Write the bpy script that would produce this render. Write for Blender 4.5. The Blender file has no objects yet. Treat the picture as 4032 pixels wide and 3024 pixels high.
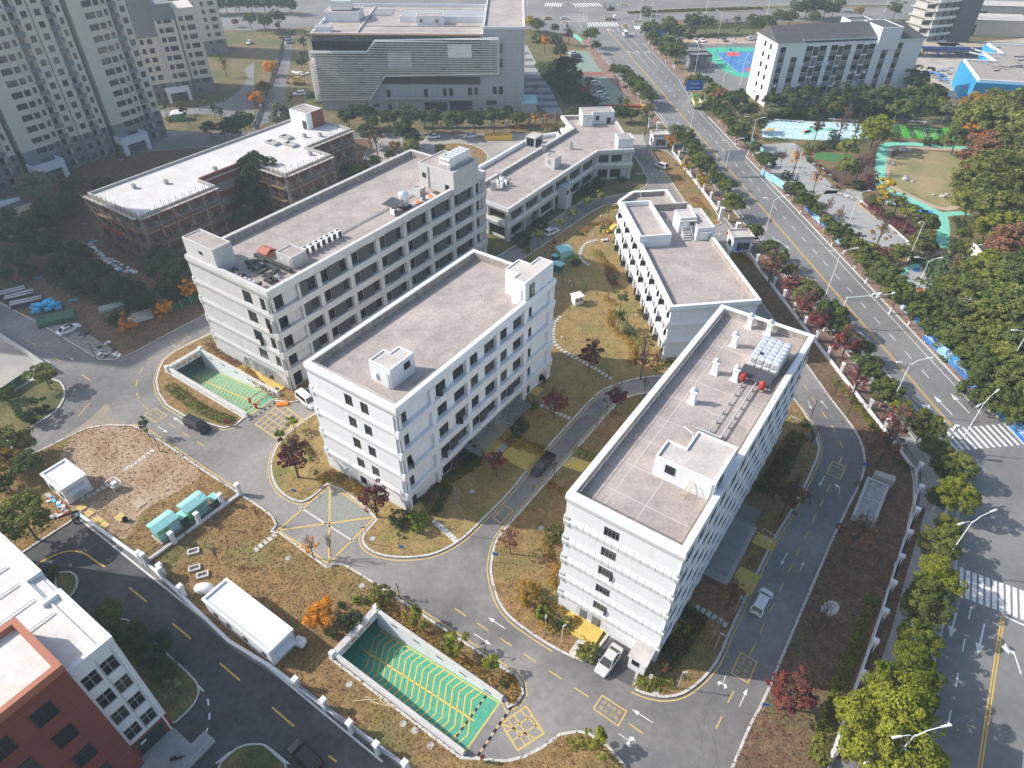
import bpy, math, random
import numpy as np
from mathutils import Vector, Matrix
from mathutils.geometry import tessellate_polygon
random.seed(7); RNG = np.random.default_rng(7)
R_ = math.radians
SC = bpy.context.scene; COL = SC.collection
# ---------------------------------------------------------------- camera (drone, 82 m up, 24 mm equivalent)
FPX, PITCH, ROLL, CAMZ = 2673.15, R_(40.0676), R_(0.33775), 82.0
_f = np.array([0, math.cos(PITCH), -math.sin(PITCH)]); _u0 = np.array([0, math.sin(PITCH), math.cos(PITCH)])
_r = math.cos(ROLL)*np.array([1, 0, 0]) + math.sin(ROLL)*_u0
_u = -math.sin(ROLL)*np.array([1, 0, 0]) + math.cos(ROLL)*_u0
cam = bpy.data.cameras.new('camera'); cam.sensor_width = 36; cam.lens = FPX/4032*36
cam.clip_start = 1; cam.clip_end = 3000
cob = bpy.data.objects.new('camera', cam); COL.objects.link(cob)
mw = Matrix.Identity(4)
for i in range(3):
    mw[i][0] = _r[i]; mw[i][1] = _u[i]; mw[i][2] = -_f[i]
mw[2][3] = CAMZ
cob.matrix_world = mw; SC.camera = cob
# ---------------------------------------------------------------- sky, sun, exposure
SUN_AZ, SUN_EL = 171.0, 35.3
wd = bpy.data.worlds.new('World'); SC.world = wd; wd.use_nodes = True
nt = wd.node_tree; bg = nt.nodes['Background']
sk = nt.nodes.new('ShaderNodeTexSky'); sk.sky_type = 'NISHITA'; sk.sun_disc = False
sk.sun_elevation = R_(SUN_EL); sk.sun_rotation = R_(90-SUN_AZ)
sk.air_density = 1.2; sk.dust_density = 2.2; sk.ozone_density = 1.0
nt.links.new(sk.outputs[0], bg.inputs[0]); bg.inputs[1].default_value = 0.15
sl = bpy.data.lights.new('sun', 'SUN'); sl.energy = 4.3; sl.angle = R_(0.55); sl.color = (1, .945, .86)
so = bpy.data.objects.new('sun', sl); COL.objects.link(so)
_sd = Vector((math.cos(R_(SUN_EL))*math.cos(R_(SUN_AZ)), math.cos(R_(SUN_EL))*math.sin(R_(SUN_AZ)), math.sin(R_(SUN_EL))))
so.rotation_euler = (-_sd).to_track_quat('-Z', 'Y').to_euler(); so.location = (-60, 40, 130)
SC.view_settings.view_transform = 'Standard'; SC.view_settings.look = 'None'
SC.view_settings.exposure = 0.44; SC.view_settings.gamma = 1.0
SC.render.engine = 'CYCLES'; SC.cycles.use_denoising = True; SC.cycles.max_bounces = 6
SC.cycles.diffuse_bounces = 3; SC.cycles.glossy_bounces = 3; SC.cycles.transmission_bounces = 3
SC.cycles.volume_bounces = 0; SC.cycles.transparent_max_bounces = 6; SC.cycles.use_adaptive_sampling = True
SC.cycles.adaptive_threshold = 0.02
# ---------------------------------------------------------------- survey: image point -> ground point
def Wp(px, py, z=0.0):
    d = _f*FPX + _r*(px-2016) - _u*(py-1512)
    k = (CAMZ-z)/-d[2]
    return Vector((d[0]*k, d[1]*k, z))
def G(rc, x, y, z=0.0):
    return Wp((rc % 10)*1000+x/2.212, (rc//10)*750+y/2.212, z)
def GL(pts, z=0.0):
    return [G(*p, z) for p in pts]
AN = R_(-34.4); EX = Vector((math.cos(AN), math.sin(AN), 0)); EY = Vector((-math.sin(AN), math.cos(AN), 0))
ORD = ('first second third fourth fifth sixth seventh eighth ninth tenth eleventh twelfth thirteenth fourteenth fifteenth sixteenth '
       'seventeenth eighteenth nineteenth twentieth').split()
_T = {2: 'twenty', 3: 'thirty', 4: 'forty', 5: 'fifty', 6: 'sixty'}
def od(i):   # 0 -> first
    return ORD[i] if i < 20 else _T[(i+1)//10]+'-'+ORD[(i+1) % 10-1] if (i+1) % 10 else _T[(i+1)//10][:-1]+'ieth'
# ---------------------------------------------------------------- mesh builder
class MB:
    def __init__(s): s.v = []; s.f = []; s.m = []
    def add(s, vs, fs, mi=0):
        o = len(s.v); s.v += [tuple(a) for a in vs]
        for f in fs: s.f.append(tuple(i+o for i in f)); s.m.append(mi)
        return s
    def box(s, x0, y0, z0, x1, y1, z1, mi=0):
        return s.add([(x0,y0,z0),(x1,y0,z0),(x1,y1,z0),(x0,y1,z0),(x0,y0,z1),(x1,y0,z1),(x1,y1,z1),(x0,y1,z1)],
                     [(0,3,2,1),(4,5,6,7),(0,1,5,4),(1,2,6,5),(2,3,7,6),(3,0,4,7)], mi)
    def obox(s, c, d, yaw, mi=0):
        ca, sa = math.cos(yaw), math.sin(yaw); vs = []
        for z in (-.5, .5):
            for x, y in ((-.5,-.5),(.5,-.5),(.5,.5),(-.5,.5)):
                X, Y = x*d[0], y*d[1]; vs.append((c[0]+ca*X-sa*Y, c[1]+sa*X+ca*Y, c[2]+z*d[2]))
        return s.add(vs, [(0,3,2,1),(4,5,6,7),(0,1,5,4),(1,2,6,5),(2,3,7,6),(3,0,4,7)], mi)
    def tube(s, p, q, r, n=6, r2=None, cap=True, mi=0):
        p, q = Vector(p), Vector(q); d = (q-p)
        if d.length < 1e-6: return s
        d.normalize(); a = d.orthogonal().normalized(); b = d.cross(a); r2 = r if r2 is None else r2
        vs = []
        for c, rr in ((p, r), (q, r2)):
            for i in range(n):
                t = 2*math.pi*i/n; vs.append(c+a*(rr*math.cos(t))+b*(rr*math.sin(t)))
        fs = [(i, (i+1) % n, n+(i+1) % n, n+i) for i in range(n)]
        if cap: fs += [tuple(range(n-1, -1, -1)), tuple(range(n, 2*n))]
        return s.add(vs, fs, mi)
    def poly_tube(s, pts, r, n=5, mi=0):
        for a, b in zip(pts, pts[1:]): s.tube(a, b, r, n, mi=mi)
        return s
    def lathe(s, cx, cy, prof, n=16, mi=0):
        vs = []
        for r, z in prof:
            for i in range(n):
                t = 2*math.pi*i/n; vs.append((cx+r*math.cos(t), cy+r*math.sin(t), z))
        fs = []
        for k in range(len(prof)-1):
            for i in range(n): fs.append((k*n+i, k*n+(i+1) % n, (k+1)*n+(i+1) % n, (k+1)*n+i))
        fs += [tuple(range(n-1, -1, -1)), tuple((len(prof)-1)*n+i for i in range(n))]
        return s.add(vs, fs, mi)
    def loops(s, L, cap0=True, cap1=True, mi=0):
        n = len(L[0]); vs = [p for l in L for p in l]; fs = []
        for k in range(len(L)-1):
            for i in range(n): fs.append((k*n+i, k*n+(i+1) % n, (k+1)*n+(i+1) % n, (k+1)*n+i))
        if cap0: fs.append(tuple(range(n-1, -1, -1)))
        if cap1: fs.append(tuple((len(L)-1)*n+i for i in range(n)))
        return s.add(vs, fs, mi)
    def prism(s, poly, z0, z1, mi=0, bottom=False):
        P = [(p[0], p[1]) for p in poly]; P = ccw(P); n = len(P)
        vs = [(x, y, z0) for x, y in P]+[(x, y, z1) for x, y in P]
        tri = tessellate_polygon([[Vector((x, y, 0)) for x, y in P]])
        fs = []
        for t in tri:
            a, b, c = t
            if (P[b][0]-P[a][0])*(P[c][1]-P[a][1])-(P[b][1]-P[a][1])*(P[c][0]-P[a][0]) < 0: b, c = c, b
            fs.append((n+a, n+b, n+c))
            if bottom: fs.append((a, c, b))
        if z1 > z0+1e-5: fs += [(i, (i+1) % n, n+(i+1) % n, n+i) for i in range(n)]
        return s.add(vs, fs, mi)
    def sheet(s, poly, z, mi=0): return s.prism(poly, z, z, mi)
    def ribbon(s, pts, w, z, mi=0, z0=None, closed=False):
        A, B = offset(pts, w/2, closed), offset(pts, -w/2, closed); n = len(pts); m = n if closed else n-1
        vs = [(p[0], p[1], z) for p in A]+[(p[0], p[1], z) for p in B]
        fs = [((i+1) % n, i, n+i, n+(i+1) % n) for i in range(m)]
        if z0 is not None:
            vs += [(p[0], p[1], z0) for p in A]+[(p[0], p[1], z0) for p in B]
            for i in range(m):
                j = (i+1) % n
                fs += [(i, j, 2*n+j, 2*n+i), (n+j, n+i, 3*n+i, 3*n+j)]
            if not closed: fs += [(0, 2*n, 3*n, n), (n-1, 2*n-1, 4*n-1, 3*n-1)]
        return s.add(vs, fs, mi)
    def mesh(s, name, mats=(), smooth=False):
        me = bpy.data.meshes.new(name); me.from_pydata(s.v, [], s.f)
        for m in mats: me.materials.append(m)
        if any(s.m): me.polygons.foreach_set('material_index', s.m)
        if smooth: me.polygons.foreach_set('use_smooth', [True]*len(me.polygons))
        me.update(); return me
def ccw(P):
    a = sum(P[i][0]*P[(i+1) % len(P)][1]-P[(i+1) % len(P)][0]*P[i][1] for i in range(len(P)))
    return P if a > 0 else P[::-1]
def offset(pts, d, closed=False):
    P = [Vector((p[0], p[1])) for p in pts]; n = len(P); out = []
    for i in range(n):
        a = P[i-1] if (i or closed) else None; b = P[(i+1) % n] if (i < n-1 or closed) else None
        e1 = (P[i]-a).normalized() if a is not None else None; e2 = (b-P[i]).normalized() if b is not None else None
        if e1 is None: e1 = e2
        if e2 is None: e2 = e1
        n1 = Vector((-e1.y, e1.x)); n2 = Vector((-e2.y, e2.x)); m = n1+n2
        if m.length < 1e-6: m = n1
        m.normalize(); k = max(.35, m.dot(n1)); out.append(P[i]+m*(d/k))
    return out
def smooth(pts, it=2, closed=False):
    P = [Vector((p[0], p[1])) for p in pts]
    for _ in range(it):
        Q = []; n = len(P)
        rng = range(n) if closed else range(n-1)
        if not closed: Q.append(P[0])
        for i in rng:
            a, b = P[i], P[(i+1) % n]; Q += [a*.75+b*.25, a*.25+b*.75]
        if not closed: Q.append(P[-1])
        P = Q
    return P
def along(pts, step, start=0):
    P = [Vector((p[0], p[1])) for p in pts]; out = []; d = start
    for a, b in zip(P, P[1:]):
        L = (b-a).length
        while d <= L: out.append((a.lerp(b, d/L), math.atan2(b.y-a.y, b.x-a.x))); d += step
        d -= L
    return out
# ---------------------------------------------------------------- objects
def tag(o, label=None, cat=None, group=None, kind=None):
    if label: o['label'] = label
    if cat: o['category'] = cat
    if group: o['group'] = group
    if kind: o['kind'] = kind
    return o
def root(name, label, cat, loc=(0, 0, 0), rot=0.0, group=None):
    o = bpy.data.objects.new(name, None); COL.objects.link(o); o.location = loc; o.rotation_euler = (0, 0, rot)
    o.empty_display_size = .5
    return tag(o, label, cat, group)
def P(name, mb, mat, parent=None, smooth=False, kind=None):
    ml = mat if isinstance(mat, (list, tuple)) else [mat]
    o = bpy.data.objects.new(name, mb.mesh(name, ml, smooth)); COL.objects.link(o); o.parent = parent
    if kind: o['kind'] = kind
    return o
def I(name, me, parent=None, loc=(0, 0, 0), rot=0.0, sc=None, mat=None):
    o = bpy.data.objects.new(name, me); COL.objects.link(o); o.parent = parent; o.location = loc
    o.rotation_euler = rot if isinstance(rot, tuple) else (0, 0, rot)
    if sc is not None: o.scale = sc if isinstance(sc, (tuple, list)) else (sc, sc, sc)
    if mat is not None:
        o.material_slots[0].link = 'OBJECT'; o.material_slots[0].material = mat
    return o
def thing(name, mb, mat, label, cat, group=None, smooth=False):
    return tag(P(name, mb, mat, None, smooth), label, cat, group)
_C = {}
def cached(key, fn):
    if key not in _C: _C[key] = fn()
    return _C[key]
# ---------------------------------------------------------------- materials
def nmat(name):
    m = bpy.data.materials.new(name); m.use_nodes = True; return m, m.node_tree, m.node_tree.nodes['Principled BSDF']
def MT(name, c1, c2=None, scale=1.0, rough=.85, metal=0.0, detail=5, c3=None, scale3=.15, bump=0.0, lo=.35, hi=.65, spec=.3, stretch=None, bscale=None, lo3=.42, hi3=.62, hf=0.0, hfs=9.0):
    m, t, b = nmat(name); b.inputs['Roughness'].default_value = rough; b.inputs['Metallic'].default_value = metal
    b.inputs['Specular IOR Level'].default_value = spec
    b.inputs['Base Color'].default_value = (*c1, 1); N, L = t.nodes, t.links
    if c2 is None and not bump: return m
    geo = N.new('ShaderNodeNewGeometry'); src = geo.outputs['Position']
    if stretch:
        mp = N.new('ShaderNodeMapping'); mp.inputs['Scale'].default_value = stretch; L.new(src, mp.inputs[0]); src = mp.outputs[0]
    col = None
    if c2 is not None:
        nz = N.new('ShaderNodeTexNoise'); nz.inputs['Scale'].default_value = scale; nz.inputs['Detail'].default_value = detail
        nz.inputs['Roughness'].default_value = .62; L.new(src, nz.inputs['Vector'])
        rp = N.new('ShaderNodeValToRGB'); rp.color_ramp.elements[0].position = lo; rp.color_ramp.elements[1].position = hi
        rp.color_ramp.elements[0].color = (*c1, 1); rp.color_ramp.elements[1].color = (*c2, 1)
        L.new(nz.outputs['Fac'], rp.inputs[0]); col = rp.outputs[0]
        if c3 is not None:
            n3 = N.new('ShaderNodeTexNoise'); n3.inputs['Scale'].default_value = scale3; n3.inputs['Detail'].default_value = 6
            L.new(src, n3.inputs['Vector'])
            r3 = N.new('ShaderNodeValToRGB'); r3.color_ramp.elements[0].position = lo3; r3.color_ramp.elements[1].position = hi3
            L.new(n3.outputs['Fac'], r3.inputs[0])
            mx = N.new('ShaderNodeMix'); mx.data_type = 'RGBA'; L.new(r3.outputs[0], mx.inputs[0]); L.new(col, mx.inputs[6])
            mx.inputs[7].default_value = (*c3, 1); col = mx.outputs[2]
        if hf:
            n4 = N.new('ShaderNodeTexNoise'); n4.inputs['Scale'].default_value = hfs; n4.inputs['Detail'].default_value = 3; L.new(src, n4.inputs['Vector'])
            mr = N.new('ShaderNodeMapRange'); mr.inputs[1].default_value = .3; mr.inputs[2].default_value = .7; mr.inputs[3].default_value = 1-hf; mr.inputs[4].default_value = 1+hf; L.new(n4.outputs['Fac'], mr.inputs[0])
            vm = N.new('ShaderNodeVectorMath'); vm.operation = 'SCALE'; L.new(col, vm.inputs[0]); L.new(mr.outputs[0], vm.inputs['Scale']); col = vm.outputs[0]
        L.new(col, b.inputs['Base Color'])
    if bump:
        nb = N.new('ShaderNodeTexNoise'); nb.inputs['Scale'].default_value = bscale or scale*4; nb.inputs['Detail'].default_value = 6
        L.new(src, nb.inputs['Vector'])
        bp = N.new('ShaderNodeBump'); bp.inputs['Strength'].default_value = bump; bp.inputs['Distance'].default_value = .2
        L.new(nb.outputs['Fac'], bp.inputs['Height']); L.new(bp.outputs[0], b.inputs['Normal'])
    return m
def leaf_mat(name, c1, c2, trans=.22):
    m = bpy.data.materials.new(name); m.use_nodes = True; t = m.node_tree; N, L = t.nodes, t.links; N.clear()
    out = N.new('ShaderNodeOutputMaterial'); at = N.new('ShaderNodeAttribute'); at.attribute_name = 'tint'
    oi = N.new('ShaderNodeObjectInfo'); ad = N.new('ShaderNodeMath'); ad.operation = 'MULTIPLY_ADD'
    L.new(oi.outputs['Random'], ad.inputs[0]); ad.inputs[1].default_value = .5; L.new(at.outputs['Fac'], ad.inputs[2])
    sb = N.new('ShaderNodeMath'); sb.operation = 'SUBTRACT'; sb.use_clamp = True; L.new(ad.outputs[0], sb.inputs[0]); sb.inputs[1].default_value = .25
    mx = N.new('ShaderNodeMix'); mx.data_type = 'RGBA'; L.new(sb.outputs[0], mx.inputs[0])
    mx.inputs[6].default_value = (*c1, 1); mx.inputs[7].default_value = (*c2, 1)
    d = N.new('ShaderNodeBsdfDiffuse'); L.new(mx.outputs[2], d.inputs[0])
    tr = N.new('ShaderNodeBsdfTranslucent'); L.new(mx.outputs[2], tr.inputs[0])
    ms = N.new('ShaderNodeMixShader'); ms.inputs[0].default_value = trans; L.new(d.outputs[0], ms.inputs[1]); L.new(tr.outputs[0], ms.inputs[2])
    L.new(ms.outputs[0], out.inputs[0]); return m
def glass_mat(name, c, rough=.08, c2=None):
    m, t, b = nmat(name); b.inputs['Base Color'].default_value = (*c, 1); b.inputs['Roughness'].default_value = rough
    b.inputs['Specular IOR Level'].default_value = .6
    if c2:
        oi = t.nodes.new('ShaderNodeObjectInfo'); rp = t.nodes.new('ShaderNodeValToRGB'); rp.color_ramp.interpolation = 'CONSTANT'
        e = rp.color_ramp.elements; e[0].color = (*c, 1); e[1].position = .72; e[1].color = (*c2, 1)
        t.links.new(oi.outputs['Random'], rp.inputs[0]); t.links.new(rp.outputs[0], b.inputs['Base Color'])
    return m
m_white = MT('white_render', (.72, .738, .765), (.67, .688, .715), .5, .7, hi=.8, c3=(.62, .62, .615), scale3=.9, lo3=.56, hi3=.85, stretch=(1, 1, .22))
m_white2 = MT('white_panel', (.745, .76, .78), (.71, .725, .745), 2.0, .55)
m_grey_w = MT('grey_render', (.56, .56, .55), (.5, .5, .49), .6, .75, c3=(.44, .43, .41), scale3=.8, lo3=.55, hi3=.8)
m_grey_p = MT('grey_panel', (.6, .6, .59), (.55, .55, .545), 1.5, .6)
m_joint = MT('joint', (.42, .43, .44))
m_roof = MT('roof_concrete', (.405, .352, .328), (.305, .265, .25), .4, .92, detail=10, c3=(.455, .392, .36), scale3=.13, bump=.1, hf=.13, hfs=2.2, lo3=.5, hi3=.72)
m_roof2 = MT('roof_pale', (.5, .46, .43), (.41, .375, .355), .5, .92, detail=8, c3=(.54, .5, .47), scale3=.2, hf=.1, hfs=2.5)
m_roofw = MT('roof_membrane', (.66, .635, .62), (.57, .545, .53), .25, .8, detail=8, c3=(.56, .5, .46), scale3=.2, lo3=.5, hi3=.75, hf=.08, hfs=1.5)
m_stain = MT('stained_concrete', (.4, .36, .32), (.25, .22, .2), 1.2, .95, detail=8, stretch=(1, 1, .35))
m_conc = MT('concrete', (.46, .45, .43), (.38, .37, .355), .8, .9)
m_kerb = MT('kerb_stone', (.58, .56, .53), (.46, .445, .42), .9, .9, detail=8)
m_asph = MT('asphalt', (.188, .181, .177), (.142, .137, .135), .2, .92, detail=10, c3=(.29, .27, .255), scale3=.045, bump=.05, hf=.12, hfs=1.1)
m_asph2 = MT('fresh_asphalt', (.062, .062, .065), (.085, .083, .083), .3, .9, detail=9, c3=(.15, .145, .14), scale3=.09, lo3=.5, hi3=.72, hf=.15, hfs=1.2)
m_asph3 = MT('avenue_asphalt', (.19, .187, .187), (.155, .154, .157), .15, .92, detail=9, c3=(.225, .22, .215), scale3=.05, hf=.1, hfs=.9)
m_pconc = MT('pale_concrete_paving', (.36, .335, .31), (.27, .26, .25), .15, .95, detail=9, c3=(.42, .38, .33), scale3=.08)
m_lawn = MT('dry_lawn', (.3, .19, .085), (.175, .105, .045), .7, 1.0, detail=12, c3=(.165, .155, .055), scale3=.11, bump=.35, bscale=5, lo3=.48, hi3=.68, hf=.38, hfs=4.5)
m_gard = MT('golden_lawn', (.33, .235, .095), (.225, .155, .065), .5, 1.0, detail=12, c3=(.175, .17, .055), scale3=.14, bump=.35, bscale=5, lo3=.5, hi3=.7, hf=.3, hfs=4.5)
m_verge = MT('leaf_litter_verge', (.19, .125, .075), (.11, .072, .045), .8, 1.0, detail=12, c3=(.14, .12, .055), scale3=.15, bump=.35, bscale=5, lo3=.5, hi3=.72, hf=.4, hfs=4)
m_lawn2 = MT('green_lawn', (.115, .12, .04), (.2, .15, .065), .35, 1.0, detail=10, c3=(.075, .09, .03), scale3=.2, bump=.35, bscale=5, hf=.35, hfs=4.5)
m_soil = MT('bare_soil', (.36, .25, .16), (.27, .175, .105), .6, 1.0, detail=10, c3=(.4, .3, .21), scale3=.15, bump=.55, bscale=1.6, hf=.13, hfs=2.2)
m_mulch = MT('dark_mulch', (.075, .045, .035), (.12, .075, .05), .8, 1.0, detail=8, bump=.3)
m_field = MT('park_lawn', (.235, .225, .1), (.17, .175, .075), .25, 1.0, detail=9, c3=(.32, .25, .135), scale3=.08, hf=.22, hfs=2)
m_brickp = MT('red_paving', (.26, .16, .125), (.33, .22, .18), .5, .95, detail=6, c3=(.2, .125, .1), scale3=.3)
m_greyp = MT('grey_paving', (.37, .37, .36), (.29, .29, .285), .6, .95, detail=8)
m_tan = MT('tan_path', (.46, .36, .27), (.4, .31, .23), .4, .95)
m_yel = MT('yellow_paint', (.62, .44, .13), (.5, .36, .14), 1.5, .8)
m_yelf = MT('fresh_yellow_paint', (.72, .44, .07), (.62, .38, .08), 2, .7)
m_wht = MT('white_paint', (.74, .74, .72), (.6, .6, .58), 1.6, .8)
m_turq = MT('turquoise_track', (.17, .52, .4), (.22, .56, .45), .4, .9)
m_green = MT('green_floor_coat', (.055, .29, .19), (.075, .33, .22), .5, .7, detail=8, c3=(.06, .24, .16), scale3=.5, lo3=.5, hi3=.8, hf=.12, hfs=2)
m_greend = MT('worn_green_coat', (.09, .3, .2), (.14, .34, .25), .4, .8)
m_blue = MT('court_blue', (.05, .19, .45), (.07, .22, .48), .4, .8)
m_cgreen = MT('court_green', (.05, .42, .27), (.07, .45, .3), .4, .8)
m_cred = MT('court_red', (.6, .1, .12))
m_steel = MT('galvanised_steel', (.62, .63, .64), (.54, .55, .56), 2, .45, .35)
m_span = MT('spandrel_grey', (.2, .207, .225), (.17, .175, .19), 1, .7)
m_base = MT('rough_ground', (.23, .165, .08), (.13, .105, .05), .4, 1.0, detail=12, c3=(.1, .105, .04), scale3=.05, hf=.35, hfs=2.5, bump=.3, bscale=3)
m_slat = MT('cream_slat', (.8, .78, .72), (.68, .65, .58), .4, .6)
m_shiny = MT('stainless_sheet', (.78, .79, .8), (.68, .68, .7), 3, .34, .55, bump=.35, bscale=1.4)
m_lamp = MT('white_lamp_paint', (.8, .81, .82), rough=.4)
m_dark = MT('dark_metal', (.035, .037, .042), rough=.45, spec=.5)
m_black = MT('black_rubber', (.02, .02, .02), rough=.8)
m_panel = MT('charcoal_panel', (.07, .075, .085), (.06, .065, .072), 1, .5)
m_glass = glass_mat('window_glass', (.012, .016, .02), .06, (.05, .05, .045))
m_glass2 = glass_mat('teal_glass', (.02, .035, .04), .06)
m_clear = glass_mat('canopy_glass', (.2, .22, .22), .3)
_t = m_clear.node_tree; _tr = _t.nodes.new('ShaderNodeBsdfTransparent'); _mx = _t.nodes.new('ShaderNodeMixShader'); _mx.inputs[0].default_value = .4
_t.links.new(_tr.outputs[0], _mx.inputs[1]); _t.links.new(_t.nodes['Principled BSDF'].outputs[0], _mx.inputs[2]); _t.links.new(_mx.outputs[0], _t.nodes['Material Output'].inputs[0])
m_beige = MT('beige_wall_tile', (.58, .54, .47), (.52, .49, .43), .4, .8)
m_bgrey = MT('dark_grey_wall', (.2, .205, .215), (.175, .18, .19), .5, .8)
m_gcl = MT('grey_cladding', (.42, .435, .455), (.39, .4, .42), .5, .5)
m_brick = MT('red_brick', (.19, .07, .05), (.13, .05, .04), .9, .95, detail=8)
m_redp = MT('red_panel', (.23, .062, .048), (.2, .055, .043), .4, .6)
m_redcap = MT('orange_coping', (.4, .155, .095), (.36, .14, .088), 1, .7)
m_rust = MT('rusty_tube', (.3, .19, .1), (.18, .1, .06), 2, .8)
m_bamb = MT('pale_board', (.5, .4, .25), (.42, .33, .2), 2, .9)
m_tile = MT('dark_roof_tile', (.1, .1, .108), (.08, .08, .088), .6, .8)
m_trunk = MT('bark', (.16, .125, .1), (.1, .08, .065), 2, .95)
m_pale = MT('pale_bark', (.33, .29, .26), (.25, .22, .2), 2, .95)
m_teal = MT('teal_sheet', (.25, .55, .55), (.3, .6, .6), 1, .5)
m_tealdk = MT('dark_teal', (.03, .12, .12), rough=.5)
m_mural = MT('painted_mural', (.05, .3, .06), (.12, .42, .09), .7, .6, c3=(.35, .6, .68), scale3=.5)
m_bsign = MT('sign_blue', (.02, .11, .45), rough=.5)
m_bnet = MT('blue_netting', (.02, .24, .5), (.03, .3, .56), .5, .7)
m_bfoam = MT('blue_foam', (.05, .42, .72), (.07, .48, .76), 1, .7)
m_red = MT('red_paint', (.36, .05, .04), rough=.5)
m_orange = MT('orange_plastic', (.75, .22, .02), rough=.5)
m_bill = MT('billboard_blue', (.03, .12, .42), (.08, .3, .62), .12, .5)
m_sky = MT('billboard_light', (.45, .65, .8), (.2, .42, .7), .2, .5)
m_dirtcar = MT('skin', (.5, .3, .22))
# ================================================================ GROUND, ROADS, LAWNS
def struct(name, mb, mat, parent=None):
    o = P(name, mb, mat, parent)
    if parent is None: o['kind'] = 'structure'
    return o
def sheet_h(outer, holes, z):
    polys = [[Vector((p[0], p[1], 0)) for p in q] for q in [outer]+holes]
    flat = [p for q in polys for p in q]; mb = MB(); fs = []
    for a, b, c in tessellate_polygon(polys):
        A, B, C_ = flat[a], flat[b], flat[c]
        fs.append((a, b, c) if (B.x-A.x)*(C_.y-A.y)-(B.y-A.y)*(C_.x-A.x) > 0 else (a, c, b))
    return mb.add([(p.x, p.y, z) for p in flat], fs)
def frame_pts(o, pts): return [Vector((o[0], o[1], 0))+EX*x+EY*y for x, y in pts]
O1, O2 = (-21.9, 43.4), (-65.2, 100.6)     # the two basement ramps
holes = [frame_pts(O1, [(-2.6, .12), (20.2, .12), (20.2, 7.28), (-2.6, 7.28)]), frame_pts(O2, [(-2.6, .12), (22.3, .12), (22.3, 6.78), (-2.6, 6.78)])]
struct('ground', sheet_h([(-455, -115), (455, -115), (455, 620), (-455, 620)], holes, -.03), m_base)
campus = struct('campus_road', sheet_h([(26, 8), (54.3, 56.7), (65.9, 75.6), (64.2, 89.7), (57.7, 136), (53.8, 183), (48.5, 228), (-45, 228), (-170, 228), (-170, 8)], holes, 0), m_asph)
def island(name, raw, mat, top=.13, kerb=.32, sm=1, yel=None, z0=-.02):
    pts = ccw(smooth(raw, sm, True)) if sm else ccw([Vector((p[0], p[1])) for p in raw])
    inn = offset(pts, kerb*.5, True)
    o = struct(name, MB().prism(pts, z0, top), mat)
    if kerb: P('kerb', MB().ribbon(inn, kerb, top+.03, z0=z0, closed=True), m_kerb, o)
    if yel:
        for a, b in yel:
            ln = smooth(raw[a:b], sm); c = sum((Vector((p[0], p[1])) for p in raw), Vector((0, 0)))/len(raw)
            L1, L2 = offset(ln, -.35), offset(ln, .35)
            P('edge_line', MB().ribbon(L1 if (L1[len(L1)//2]-c).length > (L2[len(L2)//2]-c).length else L2, .17, .012), m_yel, campus)
    return o
g = lambda rc, *xy: [G(rc, x, y) for x, y in xy]
V2 = lambda *ps: [Vector((a, b, 0)) for a, b in ps]
# island with the middle and three-storey white blocks and the garden between them
rb = g(21, (525,285),(300,440),(200,560),(160,650),(140,720),(150,850),(210,960),(300,1030),(400,1065),(470,1045),(560,980),(665,885),(1075,1190),(1010,1270),(950,1330),(935,1390),(960,1450),(1050,1510),(1200,1545),(1400,1545),(1560,1520),(1700,1460),(1850,1360),(1950,1260),(2090,1120),(2212,1000))
rb += g(22, (170,790),(300,640),(580,330),(700,200),(800,105),(900,52),(1030,8)) + g(12, (1200,1630)) + V2((31,100),(49,102.5),(50.8,106),(47.6,135),(44.2,160),(42.2,168)) + g(12, (950,108),(840,130),(740,175),(560,295),(350,445),(150,580),(0,680)) + V2((-10.5,117))
island('garden_lawn', rb, m_gard, yel=[(0, 10), (14, 33)])
re = g(12, (-160,620),(100,470),(277,344),(634,99),(732,78),(998,43)) + g(2, (1200,1640),(1232,1570),(1180,1480),(1110,1370)) + V2((37.3,214),(32,221),(14,220),(-12,185),(-15,163),(-11,152))
island('annex_lawn', re, m_lawn2, yel=[(1, 10)])
ra = g(10, (1830,1250),(1650,1335),(1500,1415),(1420,1480),(1380,1560),(1355,1659)) + g(20, (1375,110),(1450,220),(1600,310),(1850,390),(1950,415),(2050,395)) + frame_pts(O2, [(22.2, -.4), (-.5, -.4), (-.5, 7.3), (22.2, 7.3)]) + g(21, (180,180),(330,192),(430,170)) + frame_pts((-58.6, 107.1), [(23.6, 1), (23.6, 62), (-1.6, 62), (-1.6, 10)])
island('ramp_lawn', ra, m_lawn, sm=0, yel=[(0, 12)])
rs = g(20, (280,640),(580,490),(750,410),(950,380),(1150,385),(1270,430),(1500,580),(1800,790),(2050,950)) + g(21, (80,1110),(170,1180),(205,1260),(165,1310),(230,1320),(640,1620),(700,1590),(780,1590),(900,1659)) + g(31, (1200,190),(2212,860)) + g(32, (80,900),(130,980),(140,1070),(90,1150),(0,1195))
rs += frame_pts(O1, [(20.1, 7.8), (-.5, 7.8), (-.5, -.4), (20.1, -.4)]) + g(31, (1960,1620),(2140,1640)) + g(32, (0,1640),(150,1600),(300,1520),(450,1410),(600,1385),(700,1400),(760,1440),(880,1520),(1000,1659),(1120,1850))
rs += g(31, (1560,1900),(1250,1659),(150,840)) + g(30, (2000,620),(1400,50)) + g(20, (1280,1590),(690,1170),(640,1215),(190,1510),(-320,1850),(-320,880))
island('south_lawn', rs, m_lawn, sm=0, yel=[(4, 9), (18, 26), (32, 41)])
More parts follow.
